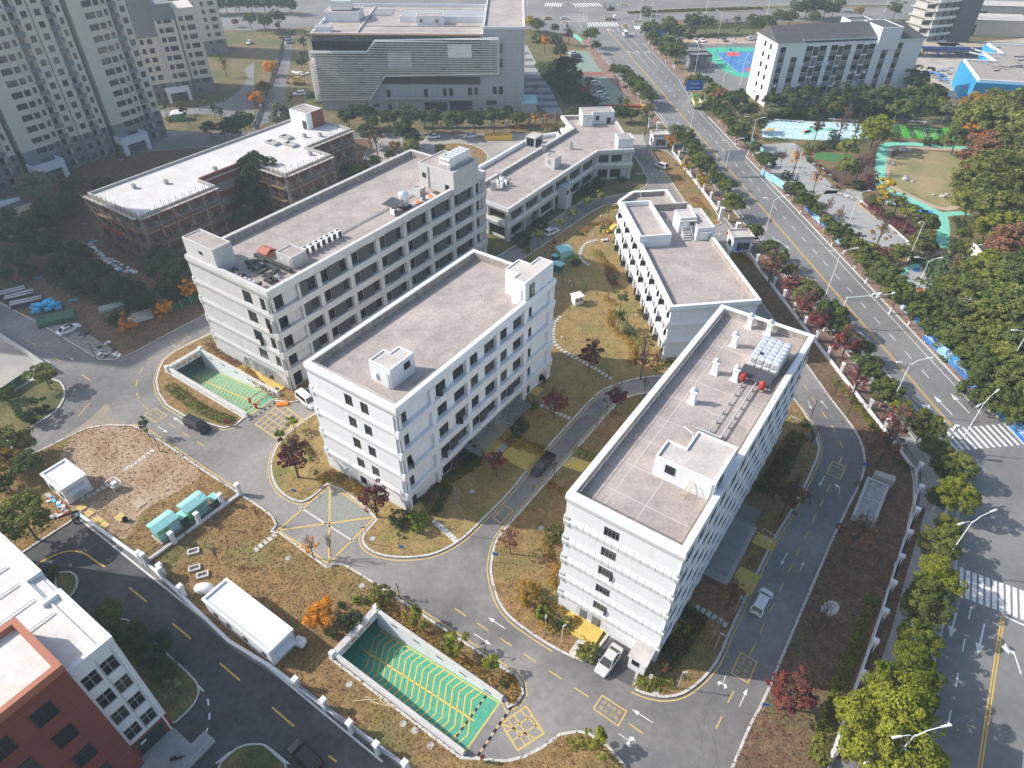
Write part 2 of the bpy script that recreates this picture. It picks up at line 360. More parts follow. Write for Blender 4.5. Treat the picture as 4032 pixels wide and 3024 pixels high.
soil = struct('bare_soil_plot', MB().sheet(smooth(g(20, (600,505),(760,425),(950,398),(1150,405),(1270,450),(1500,605),(1780,805),(1690,890),(1560,960),(1240,1130),(1180,1280),(1060,1420),(690,1190),(560,1060),(430,860)), 1, True), .137), m_soil)
rc_ = g(22, (1250,98),(1120,113),(1000,155),(900,235),(840,305),(560,622),(430,765),(50,1195)) + g(21, (2120,1350),(2080,1450),(2060,1560),(2050,1659)) + g(31, (2080,150),(2130,290),(2212,400)) + g(32, (150,520),(400,680),(640,795),(700,785),(760,720),(860,585),(1000,400),(1300,600),(1125,850),(1080,1030),(1200,1080),(1350,1110),(1500,1090),(1620,1020),(1750,900),(1850,760),(1950,510),(2130,130)) + g(23, (100,1400),(270,1130),(400,880),(480,700),(510,590),(495,545),(470,440),(400,320),(320,205)) + V2((51.6,95),(49,97.2),(40,96.3))
island('tower_lawn', rc_, m_lawn, yel=[(0, 17), (24, 42)], sm=1)
r2r = g(32, (1880,1850),(1960,1659),(2100,1320),(2212,1130)) + g(33, (200,650),(480,0)) + g(23, (600,1380),(760,1050),(850,880),(885,730),(880,620),(840,500),(750,360),(600,170),(480,0))
island('perimeter_verge', r2r + V2((54.4,126),(51.6,143)) + g(12, (1905,440),(2010,455)) + V2((58.2,138.3),(63,99),(64.2,89.7),(65.6,80),(65.7,75.6),(62.2,67.7),(48.4,48),(36.3,31.4),(27,17)), m_verge, sm=1, yel=[(0, 17)])
island('verge_lawn', V2((49.2,161.5),(47.3,175.3),(45.6,192),(43.4,212),(43.9,215),(45.5,214.5),(50,212),(53.6,183.6),(55.2,166),(54.4,162)), m_lawn, sm=1, yel=[(0, 5)])
# paved yard behind the annex
yard = struct('concrete_yard', MB().sheet(V2((-44,168),(-44,227),(43,227),(43,218),(40,214),(32,221.4),(14,220.4),(-12.6,185),(-16,163),(-24,158)), .006), m_pconc)
island('yard_lawn', g(1, (1540,1290),(1650,1250),(1800,1245),(1950,1275),(2040,1340),(2045,1400),(1970,1440),(1900,1480),(1600,1500)), m_lawn, sm=1)
# worn pale patch on the junction by the soil plot
struct('sandy_patch', MB().sheet(smooth(g(20, (560,478),(700,395),(820,300),(930,180),(975,250),(960,330),(1140,368),(950,372),(750,402),(590,478)), 1, True), .008), MT('sandy_dust', (.34, .28, .2), (.24, .21, .18), .3, .95, detail=8))
# neighbour's dark asphalt drive
nb = struct('neighbour_drive', MB().sheet(g(20, (684,1178)) + g(30, (1250,-20),(2000,660)) + g(31, (120,865),(1650,1990)) + g(30, (-500,2000),(-500,-200)) + g(20, (-320,1856),(190,1516)), .006), m_asph2)
for i, (q, s) in enumerate(((g(30, (480,20),(560,0),(640,5),(685,60),(680,130),(640,200),(580,250),(480,150)), 1), (g(30, (900,480),(1080,395),(1190,470),(1480,730),(1700,930),(1740,1010),(1740,1080),(1680,1190),(1480,1370),(1370,1220),(960,560)), 1), (g(30, (1880,1700),(2050,1540),(2150,1505),(2212,1500)) + g(31, (80,1500),(130,1530),(330,1720),(200,1900)) + g(30, (1900,1900)), 1))):
    island('drive_lawn', q, m_lawn2, kerb=.2, sm=s)
# left: garden between the long block and the brick building, left road stays asphalt
island('grove_lawn', g(10, (1775,1095),(1450,1265),(1150,1425),(1000,1480),(870,1480),(780,1430),(400,1200),(0,985),(-300,850),(-600,300),(-300,-60),(400,-250),(1000,-320)) + V2((-64,222),(-46,222),(-46,172),(-60,150)), m_verge, sm=0, kerb=.25)
struct('rubble_patch', MB().sheet(smooth(g(10, (0,990),(200,1080),(480,1180),(640,1160),(900,1340),(1010,1400),(1000,1470),(870,1475),(780,1425),(400,1195)), 1, True), .137), MT('crushed_concrete', (.3, .28, .26), (.2, .185, .17), 1.2, .95, detail=8))
# fenced paved court at the left edge
island('left_court', g(10, (-700,1000),(0,1240),(220,1390),(440,1500),(470,1560),(300,1640),(100,1760),(-700,1900)), m_pconc, sm=0, kerb=.2)
island('left_lawn', g(20, (-300,0),(60,130),(250,10),(330,-30),(520,-10),(570,60),(575,130),(540,210),(470,290),(330,370),(200,470),(-300,700)), m_lawn2, sm=1)
# ---- avenue
XC = lambda y: 77.1-.109*(y-87.8)
lk = V2((38,20),(48.6,36.2),(57.2,48.4),(64,58.5),(69,68),(69.6,76)) + V2(*[(XC(y)-8.4, y) for y in (88, 120, 150, 180, 205)]) + V2((XC(214)-10.5, 214),(XC(226)-10.5,226),(XC(234)-8.6,234),(XC(262)-8.8,262),(XC(290)-12.4,290),(XC(355)-12.4,355),(30,372),(-5,380))
rk = V2((140,60),(98,76),(88.5,84)) + V2(*[(XC(y)+8.9, y) for y in (92, 130, 180, 245)]) + V2((XC(262)+10.2,262),(XC(288)+12.8,288),(XC(350)+12.8,350),(64,366),(80,376))
ave = struct('avenue', MB().sheet(lk + V2((-5,395),(80,395)) + rk[::-1] + V2((140,0),(40,0)), -.01), m_asph3)
top = struct('main_road', MB().sheet(g(1, (-1300,250),(0,262),(470,235)) + g(2, (180,250),(560,300)) + V2((30,372),(80,376)) + g(2, (1185,215),(1500,172),(2212,198)) + g(3, (1000,170),(2400,140)) + V2((450,470),(450,610),(-450,610),(-450,420)), -.016), m_asph3)
def med(q): island('median_strip', q, m_lawn2, top=.12, kerb=.4, sm=1, z0=-.02)
med(g(2, (1000,108),(1180,92),(1400,78),(2212,45),(2212,95),(1350,118),(1080,128)))
med(g(3, (-60,50),(500,45),(1250,40),(1250,62),(300,75),(-60,88)))
med(g(2, (940,40),(1000,28),(1070,40),(1050,55),(960,52))); med(g(2, (980,215),(1040,205),(1075,240),(1040,262),(1000,245))); med(g(2, (1080,182),(1150,172),(1220,182),(1150,205),(1090,200)))
med(g(2, (440,195),(500,182),(545,205),(500,212))); med(g(2, (625,228),(670,222),(705,240),(650,250))); med(g(2, (355,75),(400,60),(450,68),(420,82))); med(g(2, (475,35),(520,18),(560,30),(520,45)))
med(g(1, (-900,115),(0,105),(480,100),(480,112),(0,120),(-900,130)))
# pavements of the avenue
pl_ = struct('near_pavement', MB().prism(V2(*[(XC(y)-8.4, y) for y in (84, 120, 150, 163)]) + V2((55.6,163),(58.4,138.3),(63.2,99),(64.4,89.7),(65.2,84)), -.02, .11), m_brickp)
struct('near_pavement', MB().prism(V2(*[(XC(y)-8.4, y) for y in (172, 190, 205)]) + V2((XC(212)-9.6,212),(50.6,211),(53.8,183.6),(55,172)), -.02, .11), m_brickp)
struct('near_pavement', MB().prism(V2((XC(236)-8.9,236),(XC(262)-8.9,262),(XC(290)-12.6,290),(XC(350)-12.6,350),(XC(350)-17,350),(XC(290)-17,290),(XC(262)-13,262),(47.5,236)), -.02, .11), m_brickp)
struct('corner_pavement', MB().prism(lk[1:6] + V2((XC(83.9)-8.4,83.9),(65.6,83.9),(66.2,75.6),(62.6,67.6),(48.9,47.8),(40,35.5)), -.02, .11), m_greyp)
struct('far_pavement', MB().prism(V2(*[(XC(y)+9.0, y) for y in (92, 130, 180, 244)]) + V2(*[(XC(y)+12, y) for y in (244, 180, 130, 92)]), -.02, .11), m_brickp)
struct('far_pavement', MB().prism(V2(*[(XC(y)+13.0, y) for y in (292, 352)]) + V2(*[(XC(y)+16, y) for y in (352, 292)]), -.02, .11), m_brickp)
for q in (lk[5:11], rk[2:7], lk[1:6], lk[13:17]): P('kerb', MB().ribbon(q, .28, .13, z0=-.03), m_kerb, ave)
struct('soil_strip', MB().ribbon(V2((63.4,68.5),(55.4,57),(49.5,48.2),(37.4,31.6)), 1.5, .117), m_verge)
# ---- markings
dash_me = MB().box(-.5, -.5, 0, .5, .5, .004).mesh('dash', [m_wht])
def dash(p, a, l, w, m, parent, z=.006, name='lane_dash'):
    return I(name, dash_me, parent, (p[0], p[1], z), a, (l, w, 1), m)
def dashes(pts, l, gap, w, m, parent, z=.006, start=0):
    for p, a in along(pts, l+gap, start+l/2): dash(p, a, l, w, m, parent, z)
av = lambda off, y0, y1: [Vector((XC(y0)+off, y0)), Vector((XC(y1)+off, y1))]
A84 = math.atan2(1, -.109)
for off in (-.16, .16): P('centre_line', MB().ribbon(av(off, 87, 372), .15, .002), m_yelf, ave)
P('edge_line', MB().ribbon(av(7.25, 90, 246)+[Vector((XC(262)+8.2, 262)), Vector((XC(288)+11.3, 288)), Vector((XC(345)+11.3, 345))], .16, .002), m_wht, ave)
P('edge_line', MB().ribbon(av(-7.25, 90, 208), .16, .002), m_wht, ave); P('edge_line', MB().ribbon([Vector((XC(238)-7.4, 238)), Vector((XC(262)-7.8, 262)), Vector((XC(290)-11, 290)), Vector((XC(350)-11, 350))], .16, .002), m_wht, ave)
dashes(av(3.65, 100, 300), 2.4, 3.6, .16, m_wht, ave, -.004); dashes(av(-3.65, 112, 330), 2.4, 3.6, .16, m_wht, ave, -.004)
dashes(av(7.5, 262, 300), 2.4, 3.6, .16, m_wht, ave, -.004); dashes(av(-7.4, 292, 340), 2.4, 3.6, .16, m_wht, ave, -.004)
for off in (3.7, 7.5): P('lane_line', MB().ribbon(av(off, 305, 362), .16, .002), m_wht, ave)
for off in (-3.65, -6.2): P('lane_line', MB().ribbon(av(off, 90, 109), .16, .002), m_wht, ave)
P('stop_line', MB().ribbon([Vector((XC(88)-.4, 88)), Vector((XC(88)-7.6, 87.2))], .3, .002), m_wht, ave)
def stripes(a, b, n, l, w, parent, z=-.005):   # crossing: stripes of length l square to the walking line a-b
    for i in range(n):
        p = a.lerp(b, (i+.5)/n); dash(p, math.atan2(b.y-a.y, b.x-a.x)+math.pi/2, l, w, m_wht, parent, z, 'crossing_stripe')
stripes(G(23, 1540, 520), G(23, 2330, 450), 15, 5.2, .5, ave)
stripes(G(33, 1650, 60), G(33, 2480, 370), 14, 5.2, .55, ave)
stripes(G(2, 690, 212), G(2, 960, 212), 12, 9, .7, ave); stripes(G(2, 570, 45), G(2, 810, 40), 11, 10, .7, top, -.012)
stripes(G(2, 1100, 240), G(2, 1180, 240), 5, 7, .7, top, -.012); stripes(G(2, 320, 38), G(2, 470, 42), 8, 9, .7, top, -.012)
for i in range(5): dash(G(2, 600, 130+14*i), 0, 12, .5, m_wht, top, -.012, 'crossing_stripe')
lr = R_(55.5); ld = Vector((math.cos(lr), math.sin(lr))); ln = Vector((ld.y, -ld.x)); lc = G(33, 2100, 385).xy
for off in (-.16, .16): P('centre_line', MB().ribbon([lc+ln*off, lc-ld*45+ln*off], .15, .002), m_yelf, ave)
P('stop_line', MB().ribbon([lc, lc+ln*7.4], .3, .002), m_wht, ave)
P('edge_line', MB().ribbon([lc-ln*7.3-ld*2, lc-ln*7.3-ld*45], .16, .002), m_wht, ave); dashes([lc-ln*3.7-ld*1, lc-ln*3.7-ld*40], 2.2, 3.4, .16, m_wht, ave, -.004); P('lane_line', MB().ribbon([lc+ln*4-ld*3, lc+ln*4-ld*45], .16, .002), m_wht, ave)
# arrows
def arrow_mb(kind):
    mb = MB()
    def q(pts): mb.prism(pts, 0, .004)
    if kind == 's': q([(-.1,-2.6),(.1,-2.6),(.1,1),(.48,1),(0,2.8),(-.48,1),(-.1,1)])
    if kind == 'l': q([(-.1,-2.6),(.1,-2.6),(.1,.9),(-.7,1.5),(-.7,2.1),(-1.5,1.2),(-.7,.2),(-.7,.75),(-.1,.4)])
    if kind == 'r': q([(.1,-2.6),(-.1,-2.6),(-.1,.9),(.7,1.5),(.7,2.1),(1.5,1.2),(.7,.2),(.7,.75),(.1,.4)])
    if kind == 'lr': q([(-.1,-2.6),(.1,-2.6),(.1,.7),(.75,1.3),(.75,2),(1.5,1),(.75,-.1),(.75,.55),(.1,.1),(-.1,.1),(-.75,.55),(-.75,-.1),(-1.5,1),(-.75,2),(-.75,1.3),(-.1,.7)])
    if kind == 'sl': q([(-.1,-2.6),(.1,-2.6),(.1,1),(.48,1),(0,2.8),(-.48,1),(-.1,1),(-.1,.1),(-.8,.5),(-.8,.9),(-1.5,.1),(-.8,-.7),(-.8,-.1),(-.1,-.6)])
    return mb.mesh('arrow', [m_wht])
def arrow(kind, p0, p1, parent, z=.006, sc=None):
    a = math.atan2(p1.y-p0.y, p1.x-p0.x); L = (p1-p0).length; c = (p0+p1)/2; k = sc or L/5.4
    I('lane_arrow', cached('arrow'+kind, lambda: arrow_mb(kind)), parent, (c.x, c.y, z), a-math.pi/2, (k*1.05, k, 1))
for k, rc, a, b in (('s', 32, (1265,1320), (1080,1200)), ('s', 32, (2015,1180), (2085,1020)), ('lr', 32, (960,1410), (1120,1520)), ('lr', 32, (1900,900), (1850,1030)), ('s', 31, (2190,500), (2040,400)), ('s', 31, (1915,540), (2065,640)), ('s', 20, (1600,380), (1510,315)), ('s', 20, (1375,395), (1460,450)), ('s', 23, (575,245), (510,165)), ('s', 23, (400,170), (430,245)), ('s', 23, (548,825), (500,910)), ('l', 23, (670,990), (680,890)), ('s', 23, (220,1495), (165,1605)), ('s', 23, (330,1659), (365,1575)), ('s', 10, (580,1435), (640,1475)), ('s', 2, (1240,1490), (1262,1530)), ('s', 2, (1355,1525), (1330,1485)), ('lr', 2, (1180,1300), (1180,1265)), ('l', 12, (1790,385), (1870,380))):
    arrow(k, G(rc, *a), G(rc, *b), campus)
for k, rc, a, b in (('s', 23, (1660,295), (1500,130)), ('s', 23, (1810,285), (1645,110)), ('sl', 23, (1310,140), (1490,300)), ('s', 13, (130,425), (240,510)), ('s', 13, (745,1150), (895,1270)), ('s', 33, (1705,310), (1640,570)), ('s', 33, (1940,450), (1880,720)), ('l', 33, (2260,900), (2160,600)), ('l', 2, (1120,470), (1045,440)), ('s', 2, (1150,470), (1120,440)), ('r', 2, (1190,470), (1215,440)), ('l', 2, (930,275), (880,245)), ('s', 2, (975,275), (950,250)), ('r', 2, (1050,300), (1090,280))):
    arrow(k, G(rc, *a), G(rc, *b), ave, -.005)
# campus centre dashes (yellow)
def seq(rc, *ps):
    for a, b in ps: A, B = G(rc, *a), G(rc, *b); dash((A+B)/2, math.atan2(B.y-A.y, B.x-A.x), (B-A).length, .16, m_yel, campus)
seq(32, ((140,718),(245,790)), ((355,862),(465,935)), ((580,1013),(705,1095)), ((1050,1325),(1175,1410)), ((0,620),(35,650)), ((1965,1045),(1915,1145)), ((1865,1262),(1812,1368)), ((2150,640),(2105,730)))
seq(31, ((1750,322),(1845,388)), ((1945,450),(2040,515)), ((2145,582),(2212,630)))
seq(23, ((365,30),(395,75)), ((432,140),(475,195)), ((522,265),(560,320)), ((605,385),(642,445)), ((680,520),(700,585)), ((695,655),(675,715)), ((592,905),(565,965)), ((535,1035),(502,1095)), ((470,1160),(438,1230)), ((405,1305),(370,1372)), ((335,1450),(300,1520)), ((265,1598),(235,1659)))
seq(33, ((188,100),(150,185)), ((108,270),(65,358)), ((22,452),(-15,540)))
seq(20, ((1190,100),(1210,155)), ((1240,205),(1288,248)), ((1470,370),(1530,408)), ((1590,450),(1655,490)), ((1718,530),(1782,572)), ((785,190),(680,310)), ((1195,-10),(1185,45)))
seq(10, ((235,1300),(315,1352)), ((468,1450),(530,1488)), ((1345,1440),(1285,1480)), ((1248,1535),(1215,1592)), ((715,1605),(790,1655)))
seq(2, ((1170,1325),(1185,1345)), ((1200,1370),(1215,1392)), ((1230,1415),(1245,1437)), ((1262,1460),(1280,1485)), ((1300,1510),(1312,1530)), ((1365,1605),(1385,1635)))
for a, b in (((1125,140),(1280,265)), ((1505,455),(1665,588)), ((1915,800),(2090,950))): A, B = G(30, *a), G(30, *b); dash((A+B)/2, math.atan2(B.y-A.y, B.x-A.x), (B-A).length, .2, m_yelf, nb, .014)
for a, b in (((160,1185),(350,1350)), ((650,1605),(720,1659))): A, B = G(31, *a), G(31, *b); dash((A+B)/2, math.atan2(B.y-A.y, B.x-A.x), (B-A).length, .2, m_yelf, nb, .014)
P('turning_line', MB().ribbon(smooth(g(20, (300,1610),(420,1540),(560,1485),(660,1478),(760,1510),(830,1570),(915,1620)), 2), .2, .02), m_yelf, nb)
P('drive_edge_line', MB().ribbon(g(20, (690,1200)) + g(30, (1260,0),(2212,760)) + g(31, (80,800),(1120,1659)), .22, .02), m_wht, nb)
for q in (g(30, (1080,395),(1190,470)), g(30, (1480,730),(1700,930),(1790,1030)), g(30, (1830,1100),(1840,1160)), g(30, (1846,1225),(1846,1285)), g(30, (1830,1365),(1770,1520),(1650,1659)), g(30, (1870,1659),(1990,1560),(2150,1500)), g(31, (20,1495),(60,1492)), g(31, (120,1500),(220,1575),(320,1659)), g(30, (480,22),(560,0),(650,5),(690,60),(685,135),(600,250))):
    P('drive_edge_line', MB().ribbon(offset(q, -.28), .2, .02), m_wht, nb)
# lettered fire-lane boxes
def text_mesh(s, size):
    def mk():
        c = bpy.data.curves.new('t', 'FONT'); c.body = s; c.size = size; c.align_x = 'CENTER'; c.align_y = 'CENTER'; c.extrude = .004; c.resolution_u = 2
        o = bpy.data.objects.new('t', c); COL.objects.link(o); bpy.context.view_layer.update()
        me = bpy.data.meshes.new_from_object(o.evaluated_get(bpy.context.evaluated_depsgraph_get())); bpy.data.objects.remove(o); bpy.data.curves.remove(c)
        me.materials.clear(); me.materials.append(m_yel); return me
    return cached('txt'+s+str(size), mk)
def fire_box(c4):
    q = [p.xy for p in c4]; P('fire_lane_box', MB().ribbon(q, .17, .012, closed=True), m_yel, campus)
    c = sum(q, Vector((0, 0)))/4; e = (q[1]-q[0]); f = (q[2]-q[1]); L, Wd = e.length, f.length
    a = math.atan2(e.y, e.x); u = e.normalized(); w = f.normalized()
    for row, s in ((-.2, '禁止占用'), (.2, '消防车道')):
        for i, ch in enumerate(s):
            p = c+u*(L*(.2*(i-1.5)))+w*(Wd*row); I('road_lettering', text_mesh(ch, 1.0), campus, (p.x, p.y, .008), a, min(L*.16, Wd*.34))
fire_box(g(32, (745,1195),(960,1345),(1032,1220),(820,1080))); fire_box(g(32, (2090,970),(2168,790),(2030,705),(1945,885))[::-1])
fire_box(g(20, (1255,295),(1355,360),(1455,300),(1355,235))); fire_box(g(23, (565,805),(682,855),(730,745),(615,700)))
fire_box(g(10, (1480,1325),(1530,1365),(1660,1285),(1605,1255))); fire_box(g(2, (1285,1535),(1320,1580),(1378,1575),(1342,1535))); fire_box(g(21, (2080,1195),(2150,1240),(2260,1130),(2190,1085)))
# hatched box at the ramp mouths, X box on the pad
pad = struct('grass_grid_pad', MB().sheet(g(21, (475,1085),(665,900),(1060,1190),(880,1385)), .016), MT('grass_grid', (.21, .22, .2), (.29, .3, .27), 2.5, .95, detail=8))
for a, b in (((210,1300),(665,905)), ((665,905),(1065,1180)), ((1065,1180),(650,1590)), ((650,1590),(210,1300)), ((660,910),(655,1585)), ((215,1300),(1060,1185)), ((400,1100),(870,1400))):
    P('pad_line', MB().ribbon([G(21, *a), G(21, *b)], .28, .024), m_yel if (a, b) != ((400,1100),(870,1400)) else m_kerb, campus)
def hatch(corners, n, m, par):
    q = [p.xy for p in corners]; P('box_line', MB().ribbon(q, .22, .012, closed=True), m_yel, par)
    for i in range(1, n): P('box_line', MB().ribbon([q[0].lerp(q[1], i/n), q[3].lerp(q[2], i/n)], .16, .011), m_yel, par)
    for i in range(1, m): P('box_line', MB().ribbon([q[0].lerp(q[3], i/m), q[1].lerp(q[2], i/m)], .16, .0105), m_yel, par)
hq = g(31, (2155,1325)) + g(32, (160,1175),(315,1410),(85,1560))
hatch(hq, 1, 1, campus)
_q = [p.xy for p in hq]
for a, b in ((_q[0].lerp(_q[1], .5), _q[3].lerp(_q[2], .5)), (_q[0].lerp(_q[1], .75), _q[2]), (_q[0].lerp(_q[3], .33), _q[1].lerp(_q[2], .33)), (_q[0].lerp(_q[3], .66), _q[1].lerp(_q[2], .66)), (_q[0].lerp(_q[1], .25), _q[3].lerp(_q[2], .3)), (_q[0], _q[3].lerp(_q[2], .7))):
    P('box_line', MB().ribbon([a, b], .18, .0105), m_yel, campus)
hatch(g(21, (10,375),(190,500),(420,330),(230,195)), 5, 5, campus)
hatch(g(2, (1470,632),(1545,740),(1625,690),(1610,625)), 6, 6, ave)
# manhole covers
for rc, x, y, lb in ((32,1285,1060,'manhole cover on the kerb corner below the white tower block'),(21,1900,968,'manhole cover on the shaded lawn beside the middle block'),(21,1035,1378,'manhole cover near the corner of the crossed pad'),(22,290,1285,'manhole cover on the lawn near the tower block clipped tree'),(31,830,985,'manhole cover beside the bottom ramp, nearest the long hut'),(31,1300,1328,'manhole cover beside the bottom ramp, second from the long hut'),(31,1403,1388,'manhole cover beside the bottom ramp, third from the long hut'),(31,1540,1522,'manhole cover beside the bottom ramp, farthest from the long hut'),(21,300,1548,'manhole cover on the brown lawn below the crossed pad'),(13,945,920,'manhole cover at the far edge line of the avenue'),(31,940,130,'manhole cover at the ramp road kerb near the two-toned shrub'),(23,2140,1120,'manhole cover on the sunlit crossing road')):
    p = G(rc, x, y); o = thing('manhole_cover', MB().lathe(0, 0, [(.42,0),(.42,.03),(.34,.035),(.33,.02)], 18), m_conc, lb, 'manhole'); o.location = (p.x, p.y, .135 if rc not in (13, 23) else -.006)

# repaired patches and tar seams on the campus roads
m_patch = [MT('asphalt_patch%d' % i, c, tuple(x*.8 for x in c), .6, .92, hf=.12, hfs=1.5) for i, c in enumerate(((.235,.225,.215), (.115,.115,.12), (.2,.195,.19)))]
for i in range(26):
    rr = random.Random(i*5+1); rc, x, y = rr.choice(((32,900,1250),(31,1700,250),(21,300,700),(20,1300,120),(20,1750,560),(32,1700,1300),(23,500,1200),(31,2050,620),(21,1300,1620),(13,900,1000),(13,400,500),(13,1300,1500)))
    p = G(rc, x+rr.uniform(-150,150), y+rr.uniform(-100,100)).xy; a = rr.uniform(0,6.3); q = [p]
    for k in range(6): a += rr.uniform(-.6,.6); q.append(q[-1]+Vector((math.cos(a), math.sin(a)))*rr.uniform(.6,1.4))
    P('tar_seam', MB().ribbon(q, .045, .0065 if rc != 13 else -.004), m_patch[1], campus if rc != 13 else ave)
# ================================================================ BUILDINGS
def fT(x0, y0, ang):
    ca, sa = math.cos(ang), math.sin(ang)
    return lambda s, d, z: (x0+s*ca+d*sa, y0+s*sa-d*ca, z)     # s along, d outward
def wallface(parent, name, x0, y0, ang, w, z0, z1, holes, mat, depth=.22):
    T = fT(x0, y0, ang); mb = MB()
    xs = sorted({0, w, *[round(h[0], 3) for h in holes], *[round(h[1], 3) for h in holes]})
    zs = sorted({z0, z1, *[round(h[2], 3) for h in holes], *[round(h[3], 3) for h in holes]})
    for i in range(len(xs)-1):
        for j in range(len(zs)-1):
            cx, cz = (xs[i]+xs[i+1])/2, (zs[j]+zs[j+1])/2
            if any(h[0] < cx < h[1] and h[2] < cz < h[3] for h in holes): continue
            mb.add([T(xs[i],0,zs[j]), T(xs[i+1],0,zs[j]), T(xs[i+1],0,zs[j+1]), T(xs[i],0,zs[j+1])], [(0,1,2,3)])
    for a, b, c, d in [h[:4] for h in holes]:
        for p, q in (((a,c),(b,c)), ((b,c),(b,d)), ((b,d),(a,d)), ((a,d),(a,c))):
            mb.add([T(p[0],0,p[1]), T(q[0],0,q[1]), T(q[0],-depth,q[1]), T(p[0],-depth,p[1])], [(0,1,2,3)])
    return P(name, mb, mat, parent)
def win_mesh(w, h, nx, ny, tr=None):
    def mk():
        mb = MB(); t = .07
        for x0, x1, z0, z1 in ((0,w,0,t),(0,w,h-t,h),(0,t,t,h-t),(w-t,w,t,h-t)): mb.box(x0,-.05,z0,x1,.05,z1)
        for i in range(1, nx): x = w*i/nx; mb.box(x-.03,-.04,t,x+.03,.04,h-t)
        for j in range(1, ny): z = h*(tr if tr and ny == 2 else j/ny); mb.box(t,-.035,z-.03,w-t,.035,z+.03)
        pm = MB().box(t, -.01, t, w-t, .01, h-t)
        return mb.mesh('window', [m_dark]), pm.mesh('pane', [m_glass])
    return cached(('win', round(w,2), round(h,2), nx, ny, tr), mk)
def window(parent, x0, y0, ang, s0, s1, z0, z1, nx=2, ny=2, depth=.14, tr=.72, pane=None, sash=0, frame=None):
    T = fT(x0, y0, ang); a, b = win_mesh(s1-s0, z1-z0, nx, ny, tr)
    o = I('window', a, parent, T(s0, -depth, z0), ang, mat=frame); I('pane', b, o, mat=pane)
    if sash:      # an opened casement leaf
        sm, sp = win_mesh((s1-s0)/nx, (z1-z0)*.7, 1, 1)
        k = I('sash', sm, o, (0 if sash < 0 else (s1-s0), 0, .05), R_(-58) if sash < 0 else R_(-122)); I('pane', sp, k)
    return o
def winrow(parent, x0, y0, ang, w, z0, z1, holes, mat, name='wall', depth=.22, **kw):
    f = wallface(parent, name, x0, y0, ang, w, z0, z1, holes, mat, depth)
    for h in holes:
        k = dict(kw); k.update(h[4] if len(h) > 4 else {}); window(parent, x0, y0, ang, h[0], h[1], h[2], h[3], depth=depth*.7, **k)
    return f
def rect(x0, y0, x1, y1, ins, z): return [(x0+ins,y0+ins,z),(x1-ins,y0+ins,z),(x1-ins,y1-ins,z),(x0+ins,y1-ins,z)]
def shell(L, mb=None, t=.0):
    return (mb or MB()).loops(L, False, False)
def roof_house(parent, poly, z0, z1, mat, name='stair_house', par=.22, roof=None, ph=.16, door=None):
    P_ = ccw([(p[0], p[1]) for p in poly]); inn = offset(P_, par, True)
    o = P(name, MB().loops([[(x,y,z0) for x,y in P_], [(x,y,z1) for x,y in P_], [(p[0],p[1],z1) for p in inn], [(p[0],p[1],z1-ph) for p in inn]], False, False), mat, parent)
    P('roof', MB().sheet(inn, z1-ph+.003), roof or m_roof, o); return o
def railing(parent, pts, z, h=1.0, step=1.6, mat=None, bars=0, name='railing'):
    mb = MB(); q = [Vector((p[0], p[1])) for p in pts]
    for a, b in zip(q, q[1:]):
        n = max(1, round((b-a).length/step))
        for i in range(n+1): p = a.lerp(b, i/n); mb.tube((p.x,p.y,z), (p.x,p.y,z+h), .03, 4)
        for zz in ([h] if not bars else [h, h*.15]): mb.tube((a.x,a.y,z+zz), (b.x,b.y,z+zz), .03, 4)
        if bars:
            m = int((b-a).length/bars)
            for i in range(m): p = a.lerp(b, (i+.5)/m); mb.tube((p.x,p.y,z+h*.15), (p.x,p.y,z+h), .012, 3, cap=False)
    return P(name, mb, mat or m_steel, parent)
def panel_mesh(prof, w, mat):
    mb = MB(); L = [[(x, d-.02, z) for d, z in prof] for x in (.035, w-.035)]
    n = len(prof)
    vs = [(x, -(1)*0+d, z) for x in (.035, w-.035) for d, z in [(p[0]-.025, p[1]) for p in prof]]
    fs = [(i, n+i, n+i+1, i+1) for i in range(n-1)]
    vs2 = [(x, d+.02, z) for x, d, z in vs]; k = len(vs)
    fs2 = [(i, i+1, k+i+1, k+i) for i in range(n-1)] + [(n+i, k+n+i, k+n+i+1, n+i+1) for i in range(n-1)] + [(0, k, k+n, n), (n-1, 2*n-1, k+2*n-1, k+n-1)]
    return mb.add(vs+vs2, fs+fs2).mesh('panel', [mat])
